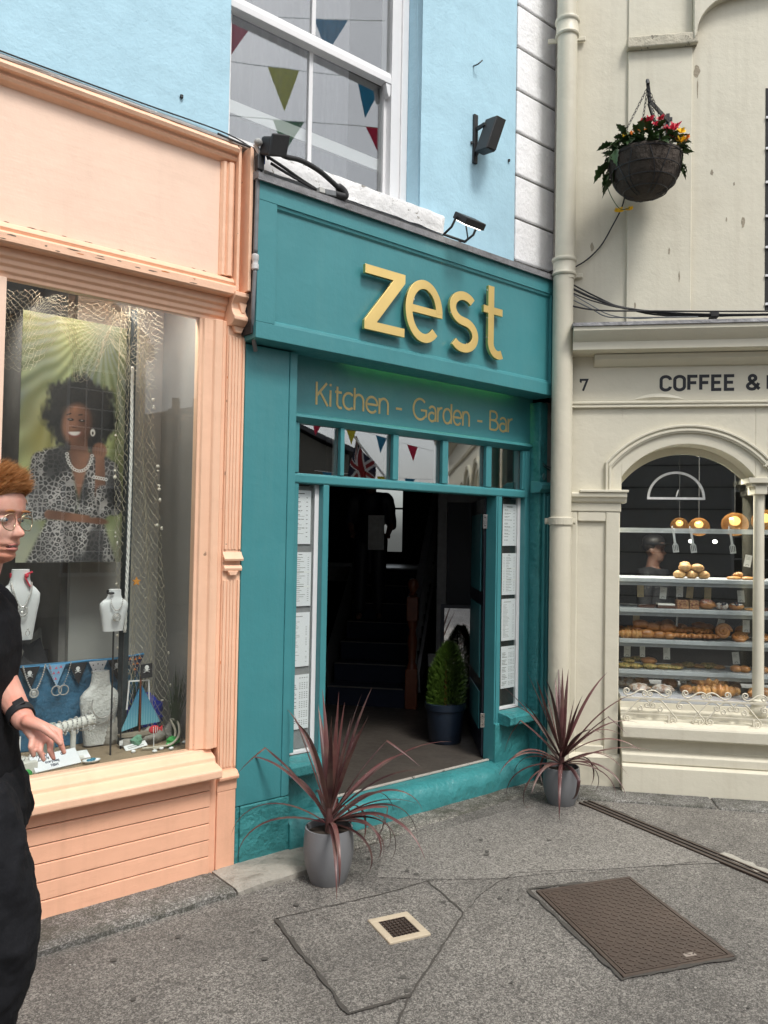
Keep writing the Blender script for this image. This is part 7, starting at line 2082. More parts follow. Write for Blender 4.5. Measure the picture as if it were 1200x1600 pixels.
# torn packing paper and dark leaves in the shade at the back, small white ceiling spots
r_ = random.Random(8)
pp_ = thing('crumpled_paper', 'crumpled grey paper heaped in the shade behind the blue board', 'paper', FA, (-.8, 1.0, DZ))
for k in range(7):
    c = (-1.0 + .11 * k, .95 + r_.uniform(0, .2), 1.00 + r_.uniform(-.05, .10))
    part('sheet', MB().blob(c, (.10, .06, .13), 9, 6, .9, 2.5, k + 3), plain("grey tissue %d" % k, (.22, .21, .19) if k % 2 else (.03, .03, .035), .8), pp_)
WSP = plain("lit display spot", (.9, .9, .85), .4, 0, (1.0, .97, .88), 6.0)
for k, (x, y) in enumerate(((-1.12, .9), (-1.0, .92), (-.80, .95), (-.62, .95), (-.50, .7), (-.36, .62), (-.30, .55))):
    single('ceiling_spot', MB().lathe([(.001, 3.19), (.012, 3.191), (.014, 3.1995)], (x, y, 0), 10), WSP, ORD[k] + ' tiny lit ceiling spot from the left in the jewellery window', 'spot light', FA, (x, y, 3.19), 'tiny lit ceiling spots in the jewellery window')
single('ceiling_lamp', MB().blob((-1.05, 1.6, 2.98), (.05, .05, .018), 14, 8), WSP, 'oval lit lamp in the dim ceiling behind the net', 'lamp', FA, (-1.05, 1.6, 2.98), smooth=True)
# the lit spots give the window its own light
for k, (x, y) in enumerate(((-.95, .24), (-.50, .24), (-.9, 1.6))):
    la = bpy.data.lights.new("display_spot", 'AREA'); la.energy = 5 if k < 2 else 4; la.size = .16; la.color = (1.0, .96, .9)
    lo = bpy.data.objects.new("display_spot", la); COL.objects.link(lo)
    lo.matrix_world = FA @ Matrix.Translation((x, y, 3.17)) @ Matrix.Rotation(R(-14 if k < 2 else 0), 4, 'X')
# ------------------------------------------------------------------ people: one continuous body each, clothes as children
def cap_tube(mb, pts, r, n=14):
    """limb with rounded ends"""
    mb.tube(pts, r, n)
    rr_ = r if isinstance(r, (list, tuple)) else [r] * len(pts)
    mb.blob(pts[0], (rr_[0],) * 3, n, 8); mb.blob(pts[-1], (rr_[-1],) * 3, n, 8)
    return mb
def lerp_tab(tab, z):
    if z <= tab[0][0]: return tab[0][1]
    for (a, va), (b, vb) in zip(tab, tab[1:]):
        if z <= b:
            t_ = (z - a) / (b - a); t_ = t_ * t_ * (3 - 2 * t_) * .5 + t_ * .5
            return va + (vb - va) * t_
    return tab[-1][1]
T_FRONT = [(-.118, .058), (-.108, .080), (-.096, .087), (-.086, .081), (-.078, .090), (-.071, .083), (-.064, .093), (-.052, .087), (-.03, .085), (-.004, .081), (.010, .086), (.024, .096), (.050, .096), (.075, .087), (.100, .062), (.118, .02), (.122, .0)]
T_BACK = [(-.118, .012), (-.105, .0), (-.085, -.022), (-.06, -.050), (-.03, -.075), (.0, -.092), (.04, -.100), (.075, -.088), (.10, -.062), (.118, -.02), (.122, -.004)]
T_HALF = [(-.118, .018), (-.108, .036), (-.095, .048), (-.07, .058), (-.04, .065), (.0, .071), (.04, .076), (.075, .069), (.10, .048), (.118, .018), (.122, .003)]
T_NOSE = [(-.060, 0.0), (-.050, .004), (-.046, .022), (-.040, .033), (-.032, .034), (-.016, .021), (.0, .010), (.012, .004), (.024, 0)]
def head(mb, M_):
    nz_, na = 72, 64
    vs = []
    for i in range(nz_ + 1):
        z = -.118 + .240 * i / nz_
        f, b, w, ns = (lerp_tab(t, z) for t in (T_FRONT, T_BACK, T_HALF, T_NOSE))
        mid = (f + b) / 2 * .3
        for k in range(na):
            a = 2 * math.pi * k / na
            # more points toward the face
            a = a - .45 * math.sin(a)
            co, si = math.cos(a), math.sin(a)
            ext = (f - mid) if co > 0 else (mid - b)
            e = 2.25
            x = mid + math.copysign(abs(co) ** (2 / e), co) * ext
            y = math.copysign(abs(si) ** (2 / e), si) * w
            if co > 0:
                wn = .0085 + .006 * max(0, 1 - abs(z + .040) / .018)
                x += ns * math.exp(-(y / wn) ** 2)
                for s_ in (-1, 1):
                    x -= .010 * math.exp(-((y - s_ * .031) / .015) ** 2 - (z / .011) ** 2)
                    x += .004 * math.exp(-((y - s_ * .042) / .016) ** 2 - ((z + .034) / .018) ** 2)
            vs.append(tuple(M_ @ Vector((x, y, z))))
    fs = [(i * na + k, i * na + (k + 1) % na, (i + 1) * na + (k + 1) % na, (i + 1) * na + k) for i in range(nz_) for k in range(na)]
    fs += [tuple(range(na))[::-1], tuple(range(nz_ * na, nz_ * na + na))]
    mb.add(vs, fs)
    for s_ in (-1, 1):       # ears
        ear = MB().blob((0, 0, 0), (.018, .009, .031), 12, 10)
        E_ = M_ @ Matrix.Translation((-.008, s_ * .076, -.012)) @ Matrix.Rotation(R(s_ * 18), 4, 'Z') @ Matrix.Rotation(R(-12), 4, 'Y')
        ear.v = [tuple(E_ @ Vector(p)) for p in ear.v]
        mb.add(ear.v, ear.f)
        eye = MB().blob((.0715, s_ * .031, 0), (.0115, .0115, .0115), 14, 10)
        mb.add([tuple(M_ @ Vector(p)) for p in eye.v], eye.f)
def remesh(o, vox, it=3, fac=.5):
    m = o.modifiers.new("union", 'REMESH'); m.mode = 'VOXEL'; m.voxel_size = vox; m.use_smooth_shade = True
    if it:
        s_ = o.modifiers.new("relax", 'SMOOTH'); s_.iterations = it; s_.factor = fac
def folds(o, name, size, strength, it=0):
    t_ = bpy.data.textures.new(name, 'CLOUDS'); t_.noise_scale = size; t_.noise_depth = 3
    d = o.modifiers.new("folds", 'DISPLACE'); d.texture = t_; d.strength = strength; d.mid_level = .5; d.texture_coords = 'LOCAL'

def skinmat(name, col, stubble=None):
    m, nt, b = new_mat(name)
    tc = nd(nt, "ShaderNodeTexCoord").outputs["Object"]
    n1 = nd(nt, "ShaderNodeTexNoise", {"Vector": tc, "Scale": 14.0, "Detail": 6.0})
    c = mixc(nt, rng(nt, n1.outputs["Fac"], .35, .7), col, [col[0] * .95, col[1] * .66, col[2] * .60])
    if stubble:
        (cx, cy, cz), sc_ = stubble
        v = nd(nt, "ShaderNodeVectorMath", {0: tc, 1: (cx, cy, cz)}, operation='SUBTRACT')
        v2 = nd(nt, "ShaderNodeVectorMath", {0: v.outputs[0], 1: sc_}, operation='DIVIDE')
        ln = nd(nt, "ShaderNodeVectorMath", {0: v2.outputs[0]}, operation='LENGTH')
        nf = nd(nt, "ShaderNodeTexNoise", {"Vector": tc, "Scale": 420.0, "Detail": 2.0})
        f = nd(nt, "ShaderNodeMath", {0: rng(nt, ln.outputs["Value"], .70, 1.25, .42, 0), 1: rng(nt, nf.outputs["Fac"], .3, .6, .45, 1)}, operation='MULTIPLY')
        c = mixc(nt, f.outputs[0], c, (0.42, 0.19, 0.09))
    nt.links.new(c, b.inputs["Base Color"])
    b.inputs["Roughness"].default_value = 0.5
    b.inputs["Subsurface Weight"].default_value = 0.12
    b.inputs["Subsurface Radius"].default_value = (.01, .004, .002)
    nb = nd(nt, "ShaderNodeTexNoise", {"Vector": tc, "Scale": 160.0, "Detail": 4.0})
    nt.links.new(nd(nt, "ShaderNodeBump", {"Height": nb.outputs["Fac"], "Strength": .2, "Distance": .003}).outputs[0], b.inputs["Normal"])
    return m

# ---- the man walking out of the picture on the left
HCN = Vector((-1.054, 2.125, 1.778))
HM = Matrix.Translation(HCN) @ Matrix.Rotation(R(-13), 4, 'Z') @ Matrix.Rotation(R(3), 4, 'Y')
PB_ = (-1.10, 2.17, -.03)
man = thing('person', 'ginger haired man in glasses, black t-shirt and black trousers walking past the jewellery window', 'person', FW, PB_)
_sc = HM @ Vector((.050, 0, -.088))
SK = skinmat("fair skin", (0.70, 0.40, 0.315), (tuple(_sc - Vector(PB_)), (.066, .066, .036)))
mb = MB()
head(mb, HM)
cap_tube(mb, [(-1.060, 2.15, 1.735), (-1.085, 2.16, 1.66), (-1.130, 2.17, 1.56)], [.052, .056, .070])
cap_tube(mb, [(-1.15, 2.17, 1.50), (-1.15, 2.17, 1.32), (-1.14, 2.17, 1.12), (-1.12, 2.17, 1.02)], [.105, .115, .110, .115])
cap_tube(mb, [(-1.175, 2.02, 1.51), (-1.14, 2.32, 1.51)], [.07, .07])
# far (left) arm swinging forward, hand relaxed
EL = (-1.165, 2.36, 1.375); WR = (-.953, 2.15, 1.242)
cap_tube(mb, [(-1.135, 2.34, 1.52), (-1.155, 2.36, 1.45), EL], [.058, .052, .046])
cap_tube(mb, [EL, (-1.075, 2.27, 1.325), WR], [.048, .046, .029])
kn_ = [(-.914, 2.125, 1.200), (-.897, 2.138, 1.2005), (-.879, 2.150, 1.201), (-.862, 2.162, 1.205)]
pip = [(-.912, 2.108, 1.180), (-.890, 2.114, 1.170), (-.868, 2.125, 1.168), (-.846, 2.140, 1.180)]
tip = [(-.906, 2.114, 1.157), (-.882, 2.119, 1.145), (-.860, 2.129, 1.146), (-.838, 2.143, 1.158)]
for k_ in range(4):
    cap_tube(mb, [WR, Vector(WR).lerp(Vector(kn_[k_]), .55), kn_[k_]], [.020, .0155, .0115], 10)
    cap_tube(mb, [kn_[k_], pip[k_]], [.0098, .0082], 10)
    cap_tube(mb, [pip[k_], tip[k_]], [.0082, .0062], 10)
cap_tube(mb, [(-.930, 2.125, 1.243), (-.884, 2.112, 1.231)], [.017, .0125], 10)
cap_tube(mb, [(-.884, 2.112, 1.231), (-.853, 2.106, 1.211)], [.0120, .0098], 10)
cap_tube(mb, [(-.853, 2.106, 1.211), (-.835, 2.109, 1.190)], [.0095, .0072], 10)
# near (right) arm swinging back
EL2 = (-1.30, 1.95, 1.27); WR2 = (-1.27, 1.94, 1.02)
cap_tube(mb, [(-1.185, 2.00, 1.51), (-1.25, 1.97, 1.40), EL2], [.058, .050, .044], 14)
cap_tube(mb, [EL2, WR2], [.044, .029], 14)
for k_ in range(4):
    q = Vector((-1.255 + .012 * k_, 1.925 + .008 * k_, .935))
    cap_tube(mb, [WR2, q], [.020, .0115], 10)
    cap_tube(mb, [q, q + Vector((.012, .0, -.040)), q + Vector((.030, .004, -.062))], [.0105, .009, .007], 10)
cap_tube(mb, [(-1.262, 1.955, 1.0), (-1.232, 1.972, .955), (-1.218, 1.975, .925)], [.015, .011, .008], 10)
# legs: the near one bent in mid stride, the far one behind
HIPN, KNN, ANN = (-1.075, 2.06, 1.00), (-.965, 2.08, .645), (-1.10, 2.09, .12)
HIPF, KNF, ANF = (-1.12, 2.27, 1.00), (-1.16, 2.28, .56), (-1.22, 2.29, .09)
for H_, K_, A_, ft in ((HIPN, KNN, ANN, (-.93, 2.09, .03)), (HIPF, KNF, ANF, (-1.06, 2.29, .005))):
    cap_tube(mb, [H_, Vector(H_).lerp(Vector(K_), .5), K_], [.095, .080, .058])
    cap_tube(mb, [K_, Vector(K_).lerp(Vector(A_), .35), A_], [.055, .056, .036])
    cap_tube(mb, [A_, ft], [.036, .030])
body = part('body', mb, SK, man)
remesh(body, .0036, 2, .45)

# facial detail: eyes, lids, lips, brows, glasses, hair
def hpt(x, y, z): return HM @ Vector((x, y, z))
EYEW = plain("eye white", (.75, .72, .70), .25); IRIS = plain("blue grey iris", (.10, .16, .20), .2); LIP = plain("lips", (.50, .19, .16), .45); MOUTHM = plain("mouth shadow", (.09, .02, .02), .6); TEETH = plain("teeth", (.75, .70, .62), .3)
GINGER = plain("ginger hair", (.33, .135, .045), .5)
for s_ in (-1, 1):
    e_ = part('eye', MB().blob(hpt(.0735, s_ * .031, -.001), (.0118, .0118, .0075), 14, 10), EYEW, man, smooth=True)
    part('iris', MB().blob(hpt(.0835, s_ * .031 + .001, -.001), (.0042, .0048, .0045), 10, 8), IRIS, e_, smooth=True)
    part('eyebrow', MB().tube([hpt(.094 - .10 * abs(q) ** 2 * 2, s_ * (.031 + q), .019 + .004 * math.cos(q * 60)) for q in (-.018, -.009, 0, .009, .02)], [.002, .0034, .0036, .003, .0015], 6), GINGER, man, smooth=True)
mo = part('mouth', MB().tube([hpt(.0865 - 9 * y * y, y, -.0715) for y in (-.022, -.012, 0, .012, .022)], [.001, .0034, .0040, .0034, .001], 8), MOUTHM, man, smooth=True)
part('teeth', MB().tube([hpt(.0875 - 9 * y * y, y, -.0695) for y in (-.015, -.007, 0, .007, .015)], .0022, 6), TEETH, mo)
part('upper_lip', MB().tube([hpt(.0905 - 11 * y * y, y, -.0655 + .0015 * math.cos(y * 200)) for y in (-.025, -.012, 0, .012, .025)], [.001, .0034, .0030, .0034, .001], 8), LIP, mo, smooth=True)
part('lower_lip', MB().tube([hpt(.0895 - 11 * y * y, y, -.0775) for y in (-.023, -.012, 0, .012, .023)], [.001, .0040, .0048, .0040, .001], 8), LIP, mo, smooth=True)
gs = thing('glasses', 'thin wire framed round glasses on the ginger haired man', 'glasses', FW, tuple(HCN))
RIM = plain("thin gold rim", (.45, .36, .24), .25, .9)
for s_ in (-1, 1):
    P = [hpt(.104 - .010 * abs(math.cos(a)), s_ * .034 + .025 * math.cos(a), -.006 + .022 * math.sin(a)) for a in np.linspace(0, 2 * math.pi, 25)[:-1]]
    r_m = part('rim', MB().tube(P, .0013, 6, closed=True), RIM, gs, smooth=True)
    part('lens', MB().poly(P), glass("spectacle lens %d" % s_, gain=1.2), r_m)
    part('arm', MB().tube([hpt(.092, s_ * .060, .0), hpt(.07, s_ * .076, .004), hpt(.0, s_ * .082, .006), hpt(-.018, s_ * .080, -.008)], .0016, 6), RIM, gs)
part('bridge', MB().tube([hpt(.103, -.010, .0), hpt(.109, 0, .003), hpt(.103, .010, .0)], .0014, 6), RIM, gs)
# hair: a short cap under several thousand strands, longer and swept up at the front
cap_ = MB()
nz_, na = 24, 48
vs = []
for i in range(nz_ + 1):
    z = .005 + .1185 * i / nz_
    f, b, w = (lerp_tab(t, z) for t in (T_FRONT, T_BACK, T_HALF))
    for k_ in range(na):
        a = 2 * math.pi * k_ / na
        fr = max(0, math.cos(a)) ** .6
        lim = .068 * fr
        zz_ = max(z, lim)
        f, b, w = (lerp_tab(t, zz_) for t in (T_FRONT, T_BACK, T_HALF))
        ext = f if math.cos(a) > 0 else -b
        o_ = .004 + .010 * max(0, (zz_ - .06) / .06)
        vs.append(hpt(math.cos(a) * (ext + o_), math.sin(a) * (w + o_), zz_ + o_ * .8))
cap_.add(vs, [(i * na + k_, i * na + (k_ + 1) % na, (i + 1) * na + (k_ + 1) % na, (i + 1) * na + k_) for i in range(nz_) for k_ in range(na)] + [tuple(range(nz_ * na, nz_ * na + na))])
hr = part('hair', cap_, plain("ginger hair roots", (.36, .16, .055), .6), man, smooth=True)
r_ = random.Random(17)
st_ = MB()
HR3 = HM.to_3x3()
for i in range(4200):
    a = r_.uniform(0, 2 * math.pi); t_ = r_.random() ** .75
    z = -.012 + .132 * t_
    if math.cos(a) > 0 and z < .070 * max(0, math.cos(a)) ** .6 + (.0 if abs(math.sin(a)) > .8 else .0): z = .070 * max(0, math.cos(a)) ** .6 + r_.random() * .05
    z = min(z, .1195)
    f, b, w = (lerp_tab(t, z) for t in (T_FRONT, T_BACK, T_HALF))
    ext = f if math.cos(a) > 0 else -b
    p = Vector((math.cos(a) * ext, math.sin(a) * w, z))
    nrm = Vector((math.cos(a) * .9, math.sin(a), (z - .02) * 14)).normalized()
    top = max(0, min(1, (z - .045) / .05))
    L = (.012 + .036 * top) * r_.uniform(.7, 1.25)
    flow = Vector((.95, .25 * math.sin(a * 3 + i * .001), .55)) if top > .3 else Vector((-.35, 0, -.8))
    d1_ = (nrm * .9 + flow.normalized() * .8 + Vector((r_.uniform(-.3, .3), r_.uniform(-.3, .3), r_.uniform(-.2, .2)))).normalized()
    d2_ = (d1_ * .6 + flow.normalized() + Vector((r_.uniform(-.5, .5), r_.uniform(-.5, .5), r_.uniform(-.4, .2)))).normalized()
    q1 = p + d1_ * L * .5; q2 = q1 + d2_ * L * .6
    s_ = d1_.orthogonal().normalized() * .0011
    s2_ = d1_.cross(s_).normalized() * .0011
    pts = [hpt(*(p - s_)), hpt(*(p + s_)), hpt(*(q1 + s_ * .8)), hpt(*(q1 - s_ * .8)), hpt(*q2), hpt(*(p + s2_)), hpt(*(q1 + s2_ * .8))]
    st_.add(pts, [(0, 1, 2, 3), (3, 2, 4), (1, 5, 6, 2), (2, 6, 4)])
def hairmat():
    m, nt, b = new_mat("ginger strands")
    tc = nd(nt, "ShaderNodeTexCoord").outputs["Object"]
    n1 = nd(nt, "ShaderNodeTexNoise", {"Vector": tc, "Scale": 90.0, "Detail": 3.0})
    nt.links.new(mixc(nt, rng(nt, n1.outputs["Fac"], .3, .7), (.48, .23, .08), (.82, .52, .26)), b.inputs["Base Color"])
    b.inputs["Roughness"].default_value = .45
    return m
part('strands', st_, hairmat(), hr, kind='stuff')
# clothes
TEE = paint("black cotton", (.0095, .0095, .0115), .9, .1, .2, 120, spec=.2)
mb = MB()
cap_tube(mb, [(-1.140, 2.168, 1.575), (-1.145, 2.17, 1.50)], [.085, .115])
mb.slices([(1.075, .158, .205, -1.155, 2.17), (1.10, .158, .205, -1.155, 2.17), (1.20, .145, .195, -1.155, 2.17), (1.32, .140, .20, -1.155, 2.17), (1.42, .142, .215, -1.150, 2.17), (1.50, .125, .22, -1.150, 2.17), (1.555, .09, .16, -1.145, 2.17), (1.585, .072, .085, -1.140, 2.165)], 40, 2.3)
cap_tube(mb, [(-1.135, 2.33, 1.52), (-1.155, 2.37, 1.43)], [.076, .070])
cap_tube(mb, [(-1.185, 2.01, 1.515), (-1.255, 1.975, 1.405), (-1.275, 1.965, 1.36)], [.076, .072, .070])
tee = part('t_shirt', mb, TEE, man)
remesh(tee, .008, 4)
folds(tee, "shirt folds", .14, .034)
TRS = paint("black trousers", (.009, .0095, .012), .85, .12, .2, 150, spec=.25)
mb = MB()
mb.slices([(.93, .135, .19, -1.095, 2.165), (1.0, .14, .19, -1.10, 2.165), (1.10, .142, .185, -1.135, 2.17)], 32, 2.3)
cap_tube(mb, [(-1.055, 2.06, 1.0), (-1.005, 2.065, .84), (-.972, 2.075, .70), (-.985, 2.08, .60)], [.128, .122, .104, .098], 20)
cap_tube(mb, [(-.985, 2.08, .60), (-1.03, 2.085, .42), (-1.085, 2.09, .22), (-1.10, 2.09, .13)], [.096, .088, .078, .076], 20)
cap_tube(mb, [HIPF, Vector(HIPF).lerp(Vector(KNF), .5), KNF], [.125, .112, .092], 20)
cap_tube(mb, [KNF, Vector(KNF).lerp(Vector(ANF), .6), (-1.215, 2.29, .14)], [.090, .078, .074], 20)
tr = part('trousers', mb, TRS, man)
remesh(tr, .008, 3)
folds(tr, "trouser folds", .10, .040)
part('pocket_seam', MB().tube([(-.985, 1.955, 1.03), (-.955, 1.958, .96), (-.940, 1.965, .88)], .003, 5), M['black_plastic'], tr)
for A_, f_, z in ((ANN, (-.92, 2.09), .055), (ANF, (-1.05, 2.29), .03)):
    sh_ = MB().slices([(z - .06, .125, .046, f_[0] - .08, f_[1]), (z - .035, .132, .050, f_[0] - .08, f_[1]), (z, .125, .046, f_[0] - .085, f_[1]), (z + .035, .085, .040, f_[0] - .115, f_[1]), (z + .065, .055, .038, f_[0] - .145, f_[1])], 24, 2.4)
    part('shoe', sh_, M['black_plastic'], man, smooth=True)
wt_ = thing('wrist_watch', 'black fitness band on the wrist of the ginger haired man', 'watch', FW, (-.96, 2.155, 1.247))
d0 = (Vector(WR) - Vector((-1.075, 2.27, 1.325))).normalized()
u_ = d0.orthogonal().normalized(); v_ = d0.cross(u_)
bnd = []
vs = []
c0_ = Vector((-.966, 2.163, 1.250))
for j, (o_, rr_) in enumerate(((-.013, .0335), (-.012, .0365), (.012, .0355), (.013, .0325))):
    for k_ in range(28):
        a = 2 * math.pi * k_ / 28
        vs.append(c0_ + d0 * o_ + (u_ * math.cos(a) + v_ * math.sin(a)) * rr_)
part('band', MB().add(vs, [(j * 28 + k_, j * 28 + (k_ + 1) % 28, (j + 1) * 28 + (k_ + 1) % 28, (j + 1) * 28 + k_) for j in range(3) for k_ in range(28)]), M['black_plastic'], wt_, smooth=40)
vdir = (Vector((0, 0, 1.75)) - c0_); vdir = (vdir - d0 * vdir.dot(d0)).normalized()
sd2 = d0.cross(vdir)
part('screen', MB().obox(c0_ + (vdir * .5 + Vector((0, 0, .8))).normalized() * .0365, d0 * .012, sd2 * .014, vdir * .004), M['black_plastic'], wt_, bev=.002)

# ---- two figures in the shade indoors
def shadow_person(label, x, y, z, hgt, F, face, clothes, skin_, lower, group=None):
    k = hgt / 1.75
    t_ = thing('person', label, 'person', F, (x, y, z))
    Hm = Matrix.Translation((x, y, z + 1.62 * k)) @ Matrix.Rotation(R(face), 4, 'Z')
    mb = MB(); head(mb, Hm @ Matrix.Scale(k, 4))
    fx_, fy_ = math.cos(R(face)), math.sin(R(face))
    lx, ly = -fy_, fx_
    def q(f, l, h): return (x + fx_ * f * k + lx * l * k, y + fy_ * f * k + ly * l * k, z + h * k)
    cap_tube(mb, [q(0, 0, 1.58), q(-.02, 0, 1.42)], [.052 * k, .065 * k])
    cap_tube(mb, [q(-.01, 0, 1.36), q(0, 0, 1.0)], [.11 * k, .12 * k])
    cap_tube(mb, [q(-.01, -.16, 1.38), q(-.01, .16, 1.38)], [.065 * k] * 2)
    for s_ in (-1, 1):
        cap_tube(mb, [q(0, s_ * .20, 1.37), q(.0, s_ * .24, 1.10)], [.055 * k, .042 * k])
        cap_tube(mb, [q(0, s_ * .24, 1.10), q(.16, s_ * .20, .98)], [.042 * k, .030 * k])
        for g_ in range(4): cap_tube(mb, [q(.16, s_ * .20, .98), q(.22, s_ * (.185 + .012 * g_), .955), q(.25, s_ * (.18 + .012 * g_), .93)], [.016 * k, .011 * k, .008 * k], 8)
        cap_tube(mb, [q(.17, s_ * .19, .985), q(.21, s_ * .165, .98)], [.014 * k, .009 * k], 8)
        cap_tube(mb, [q(0, s_ * .09, .92), q(.01, s_ * .10, .48), q(-.01, s_ * .11, .07)], [.09 * k, .06 * k, .038 * k])
        cap_tube(mb, [q(-.01, s_ * .11, .05), q(.13, s_ * .12, .03)], [.036 * k, .03 * k])
    b_ = part('body', mb, skin_, t_); remesh(b_, .010, 3)
    mb = MB()
    mb.tube([q(-.01, 0, 1.44), q(-.01, 0, 1.2), q(0, 0, .86)], [.14 * k, .155 * k, .165 * k], 20)
    cap_tube(mb, [q(-.01, -.17, 1.38), q(-.01, .17, 1.38)], [.082 * k] * 2)
    for s_ in (-1, 1): cap_tube(mb, [q(0, s_ * .20, 1.37), q(.0, s_ * .245, 1.08)], [.07 * k, .06 * k])
    g_ = part('shirt', mb, clothes, t_); remesh(g_, .014, 4); folds(g_, "cloth folds %s" % label[:9], .1, .02)
    mb = MB()
    for s_ in (-1, 1): cap_tube(mb, [q(0, s_ * .09, .90), q(.01, s_ * .10, .48), q(-.01, s_ * .11, .10)], [.115 * k, .085 * k, .072 * k])
    g_ = part('trousers', mb, lower, t_); remesh(g_, .014, 3)
    part('hair', MB().blob(Hm @ Vector((-.012 * k, 0, .045 * k)), (.100 * k, .084 * k, .085 * k), 20, 14, .15, 4, 2), plain("dark hair", (.02, .015, .012), .6), t_, smooth=True)
    return t_, q
pb_ = a2 = None
sx_, sy_ = wb(-.14, 8.55)
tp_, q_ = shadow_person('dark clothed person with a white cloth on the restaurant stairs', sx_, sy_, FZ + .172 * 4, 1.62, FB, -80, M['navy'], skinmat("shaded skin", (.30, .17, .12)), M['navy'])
part('white_cloth', MB().box(sx_ + .02, sx_ + .19, sy_ - .26, sy_ - .25, FZ + .172 * 4 + .74, FZ + .172 * 4 + 1.10), M['paper'], tp_, bev=.004)
u_, y_ = 1.16, 1.9
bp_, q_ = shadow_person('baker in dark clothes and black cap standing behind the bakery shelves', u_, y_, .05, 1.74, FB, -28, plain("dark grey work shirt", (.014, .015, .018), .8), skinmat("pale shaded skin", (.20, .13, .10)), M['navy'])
part('cap', MB().blob((u_ - .01, y_, 1.735), (.105, .09, .075), 18, 10).obox((u_ + .06, y_ - .09, 1.715), (.05, -.04, 0), (.04, .05, 0), (0, 0, .005)), M['black_plastic'], bp_, smooth=40)
Hb = Matrix.Translation((u_, y_, .05 + 1.62 * 1.74 / 1.75)) @ Matrix.Rotation(R(-28), 4, 'Z')
for s_ in (-1, 1):
    part('eye', MB().blob(Hb @ Vector((.080, s_ * .031, 0)), (.007, .009, .005), 8, 6), M['black_plastic'], bp_)
    part('eyebrow', MB().tube([Hb @ Vector((.093, s_ * .016, .020)), Hb @ Vector((.092, s_ * .032, .024)), Hb @ Vector((.078, s_ * .050, .019))], .004, 6), M['black_plastic'], bp_)
part('mouth', MB().tube([Hb @ Vector((.086 - 9 * q * q, q, -.071)) for q in (-.022, -.01, 0, .01, .022)], .003, 6), LIP, bp_)
# ------------------------------------------------------------------ the other side of the street, seen only in the glass
GREYST = paint("grey painted ashlar", (0.50, 0.50, 0.51), 0.8, 0.06, 0.2, 20, dirt=.2)
PALE = paint("pale render across the street", (0.42, 0.40, 0.36), 0.8, 0.06, 0.2, 20, dirt=.2)
SLATE = plain("slate roof", (0.07, 0.07, 0.08), 0.7)
GDARK = plain("dark window glass", (0.012, 0.013, 0.015), 0.08)
def facade(label, F, x0, x1, z1, mat, wins, band=None, roof=True):
    """a house front in its own frame: y=0 is the face, -y the street"""
    t_ = thing('townhouse', label, 'building', F, ((x0 + x1) / 2, 0, 0))
    part('wall', MB().box(x0, x1, 0, 5, -.2, z1), mat, t_)
    if band:
        mb = MB()
        for z in np.arange(.5, band, .48): mb.box(x0, x1, -.010, -.001, z, z + .025)
        part('rustication_joint', mb, M['dark_gap'], t_)
    part('parapet', MB().box(x0 - .1, x1 + .1, -.22, -.001, z1 - .45, z1 - .1), mat, t_)
    if roof: part('roof', MB().prof([(-.2, z1 + .001), (2.5, z1 + 1.7), (5, z1 + .001)], x0, x1), SLATE, t_)
    for (x, z, w, h) in wins:
        wn = part('window', MB().box(x - w / 2 - .08, x + w / 2 + .08, -.035, -.002, z - .08, z).box(x - w / 2 - .06, x - w / 2, -.03, -.002, z, z + h).box(x + w / 2, x + w / 2 + .06, -.03, -.002, z, z + h).box(x - w / 2 - .06, x + w / 2 + .06, -.03, -.002, z + h, z + h + .06), M['white_wood'], t_)
        part('pane', MB().box(x - w / 2, x + w / 2, -.008, -.0015, z, z + h), GDARK, wn)
        mb = MB()
        for k in range(1, 3): mb.box(x - w / 2 + w * k / 3 - .015, x - w / 2 + w * k / 3 + .015, -.022, -.0085, z, z + h)
        n_ = max(2, int(h / .42))
        for k in range(1, n_): mb.box(x - w / 2, x + w / 2, -.021, -.0085, z + h * k / n_ - .015, z + h * k / n_ + .015)
        part('glazing_bars', mb, M['white_wood'], wn)
    return t_
def ff(x, y, deg): return Matrix.Translation((x, y, 0)) @ Matrix.Rotation(R(deg), 4, 'Z')
# straight across from the bakery
facade('grey banded townhouse with small paned windows opposite the bakery', ff(1.7, -6.6, 180), -3.6, 3.6, 7.2, GREYST, [(-2.5, .9, 1.25, 1.9), (2.3, .9, 1.25, 1.9), (-2.5, 4.0, 1.15, 1.8), (0, 4.0, 1.15, 1.8), (2.3, 4.0, 1.15, 1.8)], 3.6)
# further along, seen in the jeweller's glass
facade('pale townhouse with tall windows further along the street', ff(9.6, -5.2, 180 + 38), -3.6, 4.6, 6.2, PALE, [(-2.4, .8, 1.2, 1.9), (.2, .8, 1.2, 1.9), (2.8, .8, 1.2, 1.9), (-2.4, 3.6, 1.1, 1.7), (.2, 3.6, 1.1, 1.7), (2.8, 3.6, 1.1, 1.7)])
# low gabled house with chimneys far to the right
gh = thing('gabled_house', 'low dark gabled house with chimneys at the far end of the street', 'house', ff(22, -3.7, 75), (0, 0, 0))
part('wall', MB().plate([(-3.2, -.2), (3.2, -.2), (3.2, 3.9), (0.4, 5.1), (-3.2, 4.4)], 0, 7), plain("dark stone", (.16, .15, .13), .8), gh)
part('roof', MB().plate([(-3.5, 4.38), (.4, 5.16), (3.5, 3.86), (3.5, 3.98), (.4, 5.30), (-3.5, 4.52)], -.3, 7.3), SLATE, gh)
for x in (-2.6, -1.9): part('chimney', MB().box(x - .22, x + .22, .5, 1.0, 4.4, 5.9).box(x - .12, x + .12, .6, .85, 5.9, 6.3), plain("chimney brick %g" % x, (.12, .07, .05), .9), gh)
